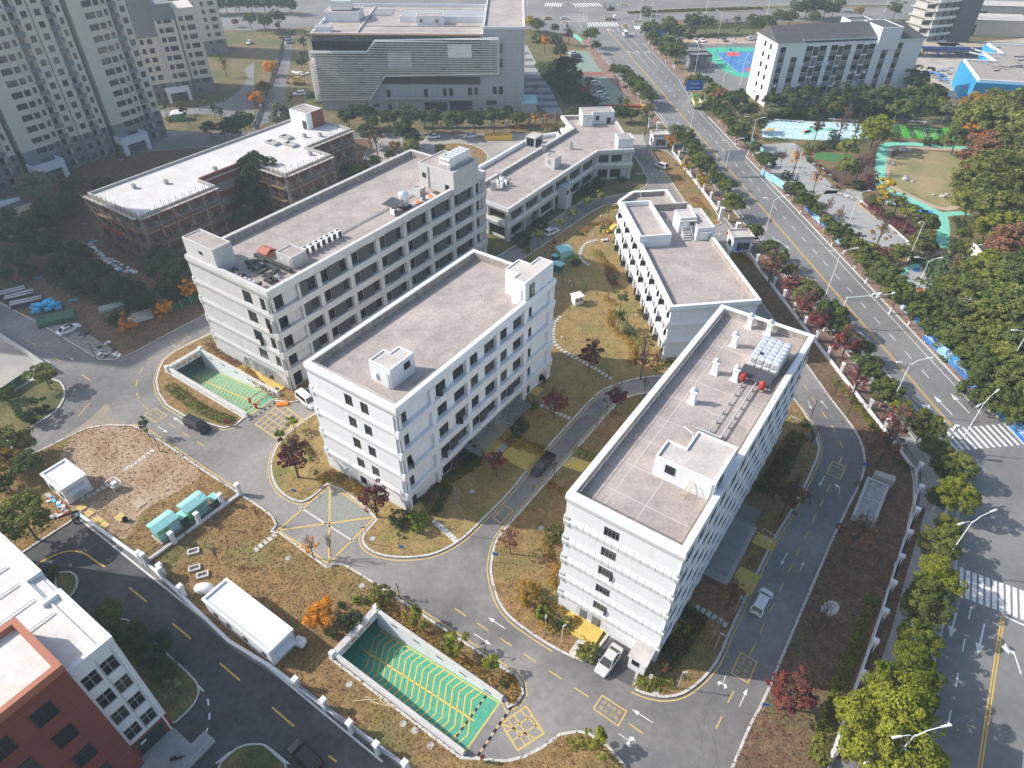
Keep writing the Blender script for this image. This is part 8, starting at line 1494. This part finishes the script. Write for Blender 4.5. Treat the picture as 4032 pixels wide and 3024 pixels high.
o = root('steel_water_tank', 'round stainless tank with a lean-to roof on the long block', 'water tank', onroof(bA, 17.6, 38.8, 20.3), AN); P('tank_body', MB().lathe(0,0,[(1.0,.5),(1.05,.6),(1.05,3.0),(.9,3.2),(.2,3.4)],20), m_shiny, o, True); P('tank_base', MB().box(-1.1,-1.1,0,1.1,1.1,.5), m_dark, o); P('lean_to_roof', MB().add([(-2.2,-4.2,1.7),(1.2,-4.2,1.7),(1.2,-1.0,2.1),(-2.2,-1.0,2.1)],[(0,1,2,3)]), m_panel, o)
[P('roof_rib', MB().box(-2.2+i*.38,-4.2,1.72,-2.15+i*.38,-4.1,1.8), m_panel, o) for i in range(2)]
def ptank(label, p, an, w, l, h, nx, ny):
    o = root('panel_water_tank', label, 'water tank', p, an); P('tank_frame', MB().box(-w/2,-l/2,0,w/2,l/2,.45), m_conc, o)
    P('tank_body', MB().box(-w/2+.1,-l/2+.1,.45,w/2-.1,l/2-.1,.45+h), m_shiny, o); dx, dy = (w-.2)/nx, (l-.2)/ny
    dm = lambda a, b: MB().loops([[(-a/2,-b/2,0),(a/2,-b/2,0),(a/2,b/2,0),(-a/2,b/2,0)],[(-a*.3,-b*.3,.12),(a*.3,-b*.3,.12),(a*.3,b*.3,.12),(-a*.3,b*.3,.12)]],False).mesh('panel',[m_shiny])
    t1, t2, t3 = dm(dx*.94,dy*.94), dm(dx*.94,h*.47), dm(dy*.94,h*.47)
    for i in range(nx):
        for j in range(ny): I('panel', t1, o, (-w/2+.1+dx*(i+.5), -l/2+.1+dy*(j+.5), .45+h))
        for k in range(2): I('panel', t2, o, (-w/2+.1+dx*(i+.5), -l/2+.1, .45+h*(.25+.5*k)), (math.pi/2,0,0))
    for j in range(ny):
        for k in range(2): I('panel', t3, o, (w/2-.1, -l/2+.1+dy*(j+.5), .45+h*(.25+.5*k)), (math.pi/2,0,math.pi/2))
    P('hatch', MB().lathe(-w*.2,-l*.3,[(.3,.45+h),(.3,.5+h+.1),(.27,.52+h+.1)],14), m_dark, o); return o
ptank('shiny panel water tank above the stair house of the long block', onroof(bA, 19.6, 53.4, 25.0), AN, 3.0, 7.4, 2.0, 3, 7)
ptank('large shiny water tank between the vents on the tower block roof', onroof(bC, 10.8, 38.0, 21.8), AN, 4.2, 6.0, 2.2, 4, 6)
o = root('pump_shelter', 'dark corrugated pump shelter below the tower block tank', 'shelter', onroof(bC, 10.6, 33.4, 21.8), AN); P('shelter_roof', MB().add([(-2.2,-1.2,.9),(2.2,-1.2,.9),(2.2,1.3,1.25),(-2.2,1.3,1.25)],[(0,1,2,3)]), m_panel, o); [P('rib', MB().box(-2.15+i*.36,-1.2,.92,-2.05+i*.36,-1.1,1.0), m_conc, o) for i in range(12)]; [P('leg', MB().box(x-.05,y-.05,0,x+.05,y+.05,.95), m_dark, o) for x in (-2,2) for y in (-1.1,1.2)]
for i, (x, y) in enumerate(((9.2,32.0),(12.0,31.6))):
    o = root('pressure_tank', ('red pressure tank nearer the vents on the tower block roof','red pressure tank nearer the parapet on the tower block roof')[i], 'tank', onroof(bC, x, y, 21.8), AN); P('vessel', MB().lathe(0,0,[(.1,.35),(.36,.48),(.44,.7),(.44,1.4),(.36,1.6),(.1,1.72)],18), m_red, o, True); [P('leg', MB().tube((.35*math.cos(a),.35*math.sin(a),0),(.35*math.cos(a),.35*math.sin(a),.6),.05,5), m_red, o) for a in (0,2.1,4.2)]
o = root('step_ladder', 'wooden step ladder leaning beside the tower block stair house', 'ladder', onroof(bC, 11.4, 8.2, 21.8), AN); P('ladder_rail', MB().tube((-.9,0,0),(-.1,.9,2.0),.04,5), m_bamb, o); P('ladder_rail', MB().tube((-.3,-.35,0),(.3,.7,2.0),.04,5), m_bamb, o); [P('rung', MB().tube((-.9+.8*t,.9*t,2*t),(-.3+.6*t,-.35+1.05*t,2*t),.03,5), m_bamb, o) for t in (.12,.28,.44,.6,.76,.92)]
# ducts and clutter on the long block roof
o = root('roof_ductwork', 'black insulated ductwork at the front corner of the long block roof', 'ductwork', onroof(bA, 0, 0, 20.3), AN); r = random.Random(3)
m_duct = MT('black_lagging', (.045,.048,.045), (.07,.075,.07), 3, .7)
for i in range(26): x, y, l = r.uniform(10.2,18.6), r.uniform(1.6,7.2), r.uniform(.6,2.2); P('duct_section', MB().obox((x,y,.35+r.uniform(0,.5)),(l,.5,.45),r.choice((0,0,math.pi/2))), m_duct, o)
for i in range(14): P('duct_segment', MB().box(9.4+i*.68,7.6,.3,10.0+i*.68,8.3,.9), m_duct, o)
for i in range(5): P('foil_end', MB().obox((12.2+i*1.1,1.7,.5),(.5,.5,.5),.2), m_shiny, o)
P('steel_pipe', MB().tube((9.4,1.25,.6),(17.6,1.25,.6),.14,8), m_shiny, o)
thing('red_shed_roof', MB().add([(0,0,.9),(2.6,0,.9),(2.6,1.3,1.5),(0,1.3,1.5),(2.6,2.6,.9),(0,2.6,.9)],[(0,1,2,3),(3,2,4,5)]).box(.1,.1,0,2.5,2.5,.88), MT('faded_red_sheet',(.42,.16,.12)), 'small red sheet-roofed shed behind the ducts on the long block', 'shed').matrix_world = Matrix.Translation(onroof(bA, 8.9, 8.6, 20.3)) @ Matrix.Rotation(AN, 4, 'Z')
o = root('sheet_pile', 'pile of silver and orange roofing sheets on the long block roof', 'pile', onroof(bA, 18.5, 44.2, 20.3), AN)
for i in range(8): P('sheet', MB().obox((.2*i,-2.6+.7*i,.3+.08*i),(1.2,2.0,.06),.2*i), (m_shiny,m_orange,m_steel,m_panel)[i % 4], o)
# ================================================================ SMALL GROUND THINGS
def trafo(label, p, an, l, w, h):
    o = root('transformer_box', label, 'transformer', (p.x,p.y,.1), an); P('cabinet', MB().box(-w/2+.2,-l/2+.2,.2,w/2-.2,l/2-.2,h), m_mural, o); P('plinth', MB().box(-w/2,-l/2,0,w/2,l/2,.2), m_conc, o)
    P('roof', MB().loops([[(-w/2,-l/2,h),(w/2,-l/2,h),(w/2,l/2,h),(-w/2,l/2,h)],[(-w/2,-l/2,h+.12),(w/2,-l/2,h+.12),(w/2,l/2,h+.12),(-w/2,l/2,h+.12)],[(-.05,-l/2,h+.55),(.05,-l/2,h+.55),(.05,l/2,h+.55),(-.05,l/2,h+.55)]]), m_teal, o)
    for y in (-l*.17, l*.17): P('roof_seam', MB().box(-w*.4,y-.02,h+.13,w*.4,y+.02,h+.5) if False else MB().add([(-w/2,y,h+.14),(0,y,h+.57),(w/2,y,h+.14),(w/2,y+.04,h+.14),(0,y+.04,h+.57),(-w/2,y+.04,h+.14)],[(0,1,4,5),(1,2,3,4)]), m_lamp, o)
trafo('turquoise gabled transformer box nearer the dark drive', Vector((-50.9,62.7,0)), AN, 3.7, 2.6, 2.5); trafo('turquoise gabled transformer box nearer the crossed wall gate', Vector((-47.9,66.4,0)), AN, 3.7, 2.6, 2.5)
trafo('turquoise gabled transformer box on the garden lawn', G(12,490,590), R_(20), 3.4, 3.6, 2.3)
for rc, x, y, s, lb in ((20,1605,1225,1,'teal cable cabinet between the two transformer boxes'),(20,1880,1060,.9,'teal cable cabinet beside the pillared cross wall'),(12,435,710,1.5,'dark teal cabinet behind the middle block stair house'),(12,408,610,.9,'small teal cabinet next to the garden transformer')):
    p = G(rc,x,y); o = root('cable_cabinet', lb, 'cabinet', (p.x,p.y,.1), AN); o.scale = (s,s,s); P('cabinet', MB().box(-.7,-.5,.1,.7,.5,1.4), m_tealdk, o); P('cabinet_roof', MB().box(-.85,-.65,1.4,.85,.65,1.5), m_teal, o); P('plinth', MB().box(-.75,-.55,0,.75,.55,.1), m_conc, o)
p = G(12,600,985); o = root('guard_booth', 'small white booth with dark windows on the open lawn', 'booth', (p.x,p.y,.13), R_(25)); P('wall', MB().box(-1,-.9,0,1,.9,1.9), m_white, o); P('roof', MB().box(-1.2,-1.1,1.9,1.2,1.1,2.15), m_lamp, o); P('window', MB().box(-.7,-.93,1.0,-.1,-.9,1.5), m_glass, o); P('window', MB().box(.2,-.93,1.0,.8,-.9,1.5), m_glass, o); P('door', MB().box(1.0,-.5,.1,1.03,.2,1.7), m_glass, o)
p = G(20,1010,930); o = root('small_excavator_frame', 'white steel machine frame standing on the bare soil', 'machine', (p.x,p.y,.14), AN); [P('frame_bar', MB().box(*q), m_lamp, o) for q in ((-1.1,-.8,1.1,1.1,-.7,1.2),(-1.1,.7,1.1,1.1,.8,1.2),(-1.1,-.8,1.1,-1.0,.8,1.2),(1.0,-.8,1.1,1.1,.8,1.2))]; [P('frame_leg', MB().box(x-.06,y-.06,0,x+.06,y+.06,1.1), m_lamp, o) for x in (-1,1) for y in (-.7,.7)]; P('motor', MB().box(.1,-.5,.4,.9,.3,1.5), m_steel, o); P('motor_fan', MB().box(-.2,0,.6,.1,.4,1.1), m_dark, o)
for i, (x, y, s, lb) in enumerate(((1220,1072,1,'tan hatch slab with a board on it beside the soil'),(1055,1195,.9,'yellow hatch slab beside the black drum'),(852,1222,.9,'ochre hatch slab nearest the drive wall'),(905,1265,.9,'ochre hatch slab second along the drive wall'),(715,1110,.8,'ochre hatch slab beside the rubble'),(780,1160,.8,'brown hatch slab between the rubble and the wall'))):
    p = G(20,x,y); o = root('hatch_slab', lb, 'hatch', (p.x,p.y,.13), AN); o.scale = (s,s,1); P('slab', MB().box(-.85,-.65,0,.85,.65,.15), m_yel if i else m_tan, o); P('rim', MB().box(-.95,-.75,-.02,.95,.75,.08), m_conc, o)
p = G(20,1100,1225); thing('black_drum', MB().lathe(0,0,[(.34,0),(.36,.3),(.34,.75),(.28,.76),(.27,.2)],16), m_black, 'open black drum beside the yellow hatch slab', 'drum').location = (p.x,p.y,.13)
def debris(label, rc, pts, n, cols, s, name='debris_heap'):
    r = random.Random(label); o = root(name, label, 'rubble', (0,0,0)); q = [G(rc,*p) for p in pts]
    for i in range(n):
        a, b = r.choice(q), r.choice(q); c = a.lerp(b, r.random()); k = s*r.uniform(.5,1.5); P('fragment', MB().obox((c.x,c.y,.14+r.uniform(0,.25)),(k,k*r.uniform(.4,.9),r.uniform(.06,.35)),r.uniform(0,3)), r.choice(cols), o)
debris('white rubble heap beside the small square hut', 20, ((420,1000),(560,1100),(460,1200),(590,1160)), 60, (m_lamp,m_conc,m_bfoam,m_red,m_kerb), .5)
debris('building rubble below the scaffolding', 10, ((790,480),(930,620),(1050,700),(1180,720),(880,560)), 70, (m_lamp,m_conc,m_kerb,m_bfoam), .9)
debris('scattered timber and slabs at the left road corner', 10, ((830,1390),(1000,1400),(900,1460),(1040,1450),(950,1330)), 30, (m_lamp,m_conc,m_panel), .7)
debris('grey stone bundle behind the white grove car', 10, ((690,1230),(770,1240),(720,1280)), 14, (m_panel,m_conc), .9); debris('rubbish heap beside the lane below the hall', 1, ((340,630),(480,640),(420,660)), 40, (m_lamp,m_soil,m_conc), 1.2)
debris('rocks and scrap beside the park road', 13, ((680,30),(800,80),(740,60)), 34, (m_conc,m_lamp,m_stain), 1.1); debris('building materials spread over the construction yard', 3, ((1430,650),(1600,700),(1750,780),(1650,600),(1500,620)), 70, (m_bgrey,m_conc,m_steel,m_bill), 2.2); debris('steel and formwork beside the concrete tower', 3, ((1550,420),(1900,400),(2100,370),(1750,480)), 60, (m_bgrey,m_dark,m_conc,m_rust), 2.6)
debris('broken pale slabs at the park lawn edge path', 13, ((700,420),(830,430),(760,400)), 20, (m_stain,m_conc), .8)
def stack(label, rc, x, y, an, w, l, h, m, n, name, side=None):
    p = G(rc,x,y); o = root(name, label, 'stack', (p.x,p.y,.13), an)
    for i in range(n): P('sheet', MB().obox((random.uniform(-.1,.1),-l/2+l*(i+.5)/n,h/2),(w,l/n*.92,h),random.uniform(-.04,.04)), m if i % 3 else (side or m), o)
    P('pallet', MB().box(-w/2,-l/2,0,w/2,l/2,.06), m_tealdk, o)
m_gsh = MT('green_steel_sheet', (.03,.12,.07), (.06,.17,.1), .8, .5)
stack('stack of grey steel decking nearest the left road end', 10, 100, 910, R_(32), 6, 2.6, 1.0, m_steel, 7, 'decking_stack', m_panel); stack('second stack of grey steel decking beside the left road', 10, 180, 940, R_(30), 5.5, 2.2, .9, m_steel, 6, 'decking_stack', m_panel); stack('third stack of grey steel decking against the blue foam', 10, 240, 990, R_(28), 6, 2.4, .9, m_steel, 7, 'decking_stack', m_panel)
stack('dark green steel sheets beside the white grove car', 10, 500, 1135, R_(30), 7, 3.2, .9, m_gsh, 8, 'sheet_stack'); stack('pale steel sheets below the orange grove trees', 10, 1210, 1120, R_(32), 5.5, 3.2, .7, m_steel, 7, 'sheet_stack'); stack('weathered green steel sheets inside the grove', 10, 980, 1030, R_(32), 5, 2.2, .6, MT('faded_sheet',(.3,.38,.34)), 6, 'sheet_stack')
p = G(10,410,1040); o = root('foam_board_stack', 'heap of bright blue foam boards beside the left road', 'stack', (p.x,p.y,.13), R_(30)); r = random.Random(5)
for i in range(42): z = r.uniform(0,1); x, y = r.uniform(-2.8,2.8)*(1-.4*z), r.uniform(-1.5,1.5)*(1-.4*z); P('foam_board', MB().obox((x,y,.2+z*1.5),(1.2,.6,.35),r.uniform(-.3,.3)), m_bfoam, o)
for i, (x, y, a) in enumerate(((330,768,20),(485,828,60),(640,960,38),(283,1028,-30),(815,450,25),(740,530,10),(895,888,35))): p = G(10,x,y); thing('foam_board', MB().obox((0,0,.06),(1.9,.5,.12),R_(a)), m_bfoam if i != 6 else m_steel, 'loose blue foam board on the grove lawn, %s from the decking stacks' % od(i), 'foam board', 'loose foam boards').location = (p.x,p.y,.13)
def slabs(label, group, rc, pts, step, w=.55, l=.85):
    n = 0
    for p, a in along(smooth(g(rc,*pts),2), step): o = tag(I('stepping_stone', cached(('ss',w,l), lambda: MB().box(-w/2,-l/2,0,w/2,l/2,.05).mesh('stepping_stone',[m_kerb])), None, (p.x,p.y,.13), a+random.uniform(-.1,.1)), label % od(n), 'stepping stone', group); n += 1
slabs('white stepping stone curving round the open lawn, %s from the middle block', 'lawn stepping stones', 12, ((450,1105),(400,1150),(388,1270),(400,1330),(470,1400),(600,1470),(700,1520),(800,1580),(900,1645)), .95)
slabs('white stepping stone on the upper garden curve, %s from the white bench', 'garden curve stepping stones', 12, ((770,435),(690,455),(640,500),(625,570),(650,620),(700,650)), .9)
slabs('stepping stone below the clipped corner shrubs, %s from the wall', 'corner stepping stones', 21, ((1575,1230),(1680,1320),(1770,1410)), .62); slabs('worn stepping stone on the south lawn beside the pad corner, %s from the pad', 'south lawn stepping stones', 21, ((180,1350),(60,1440),(0,1490)), .8)
slabs('dusty stepping stone across the soil plot, %s from the road', 'soil stepping stones', 20, ((1330,615),(1200,710),(1080,790)), .8); slabs('stepping stone beside the square hut, %s from the door', 'hut stepping stones', 20, ((900,935),(780,1010),(690,1040)), .75); slabs('stepping stone on the shaded lawn between the blocks, %s from the middle block', 'shaded stepping stones', 22, ((265,205),(400,270),(560,340)), .8)
slabs('stepping stone near the porch bush, %s from the porch', 'porch stepping stones', 32, ((655,600),(600,650),(560,720)), .6); slabs('stepping stone at the annex end wall, %s from the wall', 'annex stepping stones', 2, ((1120,1515),(1195,1515)), .9); slabs('shaded stepping stone at the tower block side, %s from the step', 'tower side stepping stones', 32, ((1650,320),(1760,380),(1900,470)), .8)
# entrance paths in yellow tile
struct('entrance_path', MB().prism(frame_pts(OB, [(22.0,17.6),(28.6,17.6),(28.6,23.0),(22.0,23.0)]), -.02, .178), m_ytile); struct('entrance_path', MB().prism(g(22,(470,745),(560,665),(730,720),(640,800)), -.02, .178), m_ytile); [struct('side_path', MB().prism(frame_pts(OC, [(18.2,a),(21.2,a),(21.2,b),(18.2,b)]), -.02, .178), m_ytile) for a, b in ((16.5,20.3),(25.2,27.6))]; struct('side_path', MB().sheet(g(23,(370,480),(450,465),(510,560),(470,560)), .139), m_asph)
struct('apron', MB().sheet(g(32,(700,790),(860,590),(1300,600),(1110,850),(1075,1005),(880,900)), .01), m_asph2)
for lb, pts in (('white handrail beside the lower tower block steps', ((0,1320),(110,1390))),('white handrail second at the tower block steps', ((0,1400),(90,1450))),('white handrail at the upper tower block steps', ((240,340),(400,410)))):
    q = g(23,*pts); o = root('handrail', lb, 'handrail', (0,0,0)); [P('post', MB().tube((p.x,p.y,0),(p.x,p.y,1.0),.03,5), m_lamp, o) for p, a in along(q, 1.2)]; P('rail', MB().tube((q[0].x,q[0].y,1.0),(q[1].x,q[1].y,1.0),.04,6), m_lamp, o)
# yellow container, barrier, misc
p = G(1,2130,1215); o = root('yellow_barrier_box', 'yellow open container in the concrete yard', 'container', (p.x,p.y,0), R_(3)); [P('side', MB().box(*q), m_yelf, o) for q in ((-4.5,-1,0,4.5,-.9,1.6),(-4.5,.9,0,4.5,1,1.6),(-4.5,-.9,0,-4.4,.9,1.6),(4.4,-.9,0,4.5,.9,1.6))]; P('floor', MB().box(-4.4,-.9,.05,4.4,.9,.12), m_rust, o)
p = G(21,250,205); o = root('orange_ramp_block', 'orange plastic block at the upper ramp mouth', 'barrier', (p.x,p.y,0), R_(10)); P('block', MB().loops([rect(-1.1,-.6,1.1,.6,0,0),rect(-1.1,-.6,1.1,.6,.15,.35)]), m_orange, o)
for rc, x, y, an, lb in ((20,2180,190,-34,'red barrier machine at the upper ramp mouth'),(21,20,235,-34,'red and black barrier arm post at the upper ramp mouth')): p = G(rc,x,y); o = root('barrier_machine', lb, 'barrier', (p.x,p.y,.0), R_(an)); P('cabinet', MB().box(-.18,-.18,0,.18,.18,1.1), m_red, o); P('arm', MB().box(-.04,0,.85,.04,2.6,.95), m_red, o)
p = G(12,895,360); o = root('yellow_slide', 'yellow curved play slide beside the three-storey block', 'slide', (p.x,p.y,.1), R_(30)); P('chute', MB().loops([[(-2,-.5,.0),(-2,.5,.0),(-2,.6,.3),(-2,-.6,.3)],[(-.5,-.5,.5),(-.5,.5,.5),(-.5,.6,.8),(-.5,-.6,.8)],[(1.2,-.5,1.4),(1.2,.5,1.4),(1.2,.6,1.7),(1.2,-.6,1.7)]]), m_yelf, o); P('platform', MB().box(1.2,-.6,1.2,2.2,.6,1.35), m_yelf, o); P('platform_leg', MB().box(1.3,-.5,0,1.4,-.4,1.2).box(2.0,.4,0,2.1,.5,1.2), m_steel, o)
p = G(12,840,445); o = root('garden_bench', 'white garden bench at the top of the stepping stone curve', 'bench', (p.x,p.y,.13), R_(20)); P('seat', MB().box(-.9,-.3,.4,.9,.3,.48), m_lamp, o); [P('leg', MB().box(x-.06,-.28,0,x+.06,.28,.4), m_lamp, o) for x in (-.75,.75)]
for i, (x, y) in enumerate(((535,808),(735,395),(467,1295),(1110,1105),(805,240))): p = G(12,x,y); o = root('garden_light', 'low white garden light on the lawn, %s from the fence posts' % od(i), 'garden light', (p.x,p.y,.13)); P('stem', MB().tube((0,0,0),(0,0,.5),.06,8), m_lamp, o); P('cap', MB().lathe(0,0,[(.14,.5),(.14,.6),(.05,.66)],10), m_lamp, o)
q = [G(31,x,y) for x, y in ((865,1145),(900,1130),(1110,1120),(1130,1110),(1100,1105),(1120,1150),(1240,1195),(1200,1185),(1030,1145),(1000,1100),(960,1110),(990,1095))]; thing('white_hose', MB().poly_tube([(p.x,p.y,.2) for p in smooth(q,1)] if False else [(p[0],p[1],.18) for p in smooth(q,1)], .09, 6), m_bamb, 'pale coiled hose lying on the lawn beside the bottom ramp', 'hose')
thing('white_tarpaulin', MB().prism(smooth(g(33,(520,290),(590,250),(680,290),(660,370),(600,400),(510,370)),1,True), .15, .19), m_kerb, 'crumpled pale sheet on the shaded verge under the bare tree', 'tarpaulin')
for rc, x, y, lb in ((20,1690,1495,'pale concrete trough on the brown lawn below the cross wall'),(20,1700,1640,'white utility pit with a dark opening beside the drive wall'),(30,1770,40,'tilted white pit cover beside the long hut'),(21,1400,0,'x')):
    if lb == 'x': continue
    p = G(rc,x,y); o = root('utility_pit', lb, 'utility pit', (p.x,p.y,.1), R_(20)); P('rim', MB().loops([rect(-.8,-.5,.8,.5,d,z) for d, z in ((0,0),(0,.35),(.2,.35),(.22,.05))],False,False), m_kerb, o); P('opening', MB().box(-.6,-.32,.02,.6,.32,.06), m_stain, o)
p = G(31,420,660); o = root('condenser_unit', 'white condenser on a stand at the end of the long hut', 'air conditioner', (p.x,p.y,.1), R_(-20)); P('casing', MB().box(-.6,-.5,.8,.6,.5,1.7), m_lamp, o); P('top_grille', MB().box(-.4,-.3,1.7,.4,.3,1.74), m_steel, o); [P('leg', MB().box(x-.05,y-.05,0,x+.05,y+.05,.8), m_dark, o) for x in (-.5,.5) for y in (-.4,.4)]
p = G(30,1790,170); thing('white_bundle', MB().loops([[(math.cos(t)*1.3*k,math.sin(t)*.7*k,z) for t in [i*.628 for i in range(10)]] for k, z in ((1,0),(1.15,.4),(.95,1.0),(.3,1.25))]), m_lamp, 'white wrapped bundle leaning on the long hut', 'bundle', smooth=True).location = (p.x,p.y,.1)
p = G(0,1565,1040); o = root('green_kiosk', 'small green and white kiosk on the tower lawn', 'kiosk', (p.x,p.y,0), R_(20)); P('wall', MB().box(-2,-1.5,0,2,1.5,2.4), m_mural, o); P('roof', MB().loops([rect(-2.4,-1.9,2.4,1.9,0,2.4),rect(-2.4,-1.9,2.4,1.9,1.6,3.2)]), m_lamp, o)
p = G(2,1060,955); o = root('red_boom_truck', 'red and yellow crane boom lying behind the annex trees', 'crane', (p.x,p.y,0), R_(-3)); P('boom', MB().box(-9,-.6,.8,4,.6,1.6), m_red, o); P('boom_base', MB().box(4,-1,.3,9,1,1.8), m_yelf, o); [P('wheel', MB().tube((x,-1.1,.5),(x,1.1,.5),.5,10), m_black, o) for x in (5,8)]
p = G(1,390,735); o = root('wheel_loader', 'rusty yellow excavator parked beside the hall lane', 'excavator', (p.x,p.y,0), R_(170)); mm = MT('dusty_yellow',(.4,.27,.08),(.3,.2,.07),1); P('cab', MB().loops([rect(-1,-1,1,1,0,1.2),rect(-1,-1,1,1,.2,2.8)]), mm, o); P('deck', MB().box(-2.4,-1.2,.8,1.6,1.2,1.5), mm, o); P('boom', MB().poly_tube([(1.2,0,1.5),(3.2,0,3.2),(4.6,0,1.2)],.25,6), mm, o); P('bucket', MB().box(4.2,-.6,.2,5.1,.6,1.0), mm, o); [P('track', MB().box(-2.2,y-.3,0,1.6,y+.3,.8), m_dark, o) for y in (-1.1,1.1)]
for i, (x, y) in enumerate(((1805,490),(1880,540),(1965,500),(1930,600))): p = G(2,x,y); o = root('court_floodlight', 'slim black court light beside the basketball court, %s from the gatehouse' % od(i), 'lamp post', (p.x,p.y,0)); P('pole', MB().tube((0,0,0),(0,0,6),.07,6), m_dark, o); P('lamp_head', MB().box(-.3,-.15,5.9,.3,.15,6.05), m_dark, o)
p = G(2,1940,440); o = root('basketball_hoop', 'basketball hoop at the far end of the blue court', 'basketball hoop', (p.x,p.y,0), R_(-80)); P('base', MB().box(-1,-.5,0,.4,.5,.5), m_bsign, o); P('arm', MB().poly_tube([(-.4,0,.5),(-.2,0,2.6),(1.2,0,3.2)],.1,6), m_bsign, o); P('backboard', MB().box(1.2,-.9,2.8,1.25,.9,3.9), m_lamp, o); P('hoop', MB().poly_tube([(1.5+.23*math.cos(t*.6),.23*math.sin(t*.6),3.05) for t in range(12)],.02,4), m_orange, o)
for i, (x, y) in enumerate(((1840,525),(1880,565))): p = G(2,x,y); o = root('court_bench', ('pale bench on the green court edge','dark green bench on the green court edge')[i], 'bench', (p.x,p.y,0), R_(20)); P('seat', MB().box(-1.2,-.3,.4,1.2,.3,.5), m_lamp if i == 0 else m_tealdk, o); [P('leg', MB().box(x_-.1,-.25,0,x_+.1,.25,.4), m_dark, o) for x_ in (-1,1)]
# ================================================================ HAZE
mh = bpy.data.materials.new('haze'); mh.use_nodes = True; t = mh.node_tree; t.nodes.clear(); ou = t.nodes.new('ShaderNodeOutputMaterial'); pv = t.nodes.new('ShaderNodeVolumePrincipled')
pv.inputs['Color'].default_value = (.72, .86, 1, 1); pv.inputs['Density'].default_value = .0004; pv.inputs['Anisotropy'].default_value = .2
t.links.new(pv.outputs[0], ou.inputs['Volume'])
hz = P('haze', MB().box(-460, -120, -4.6, 460, 625, 92), mh); hz['kind'] = 'stuff'
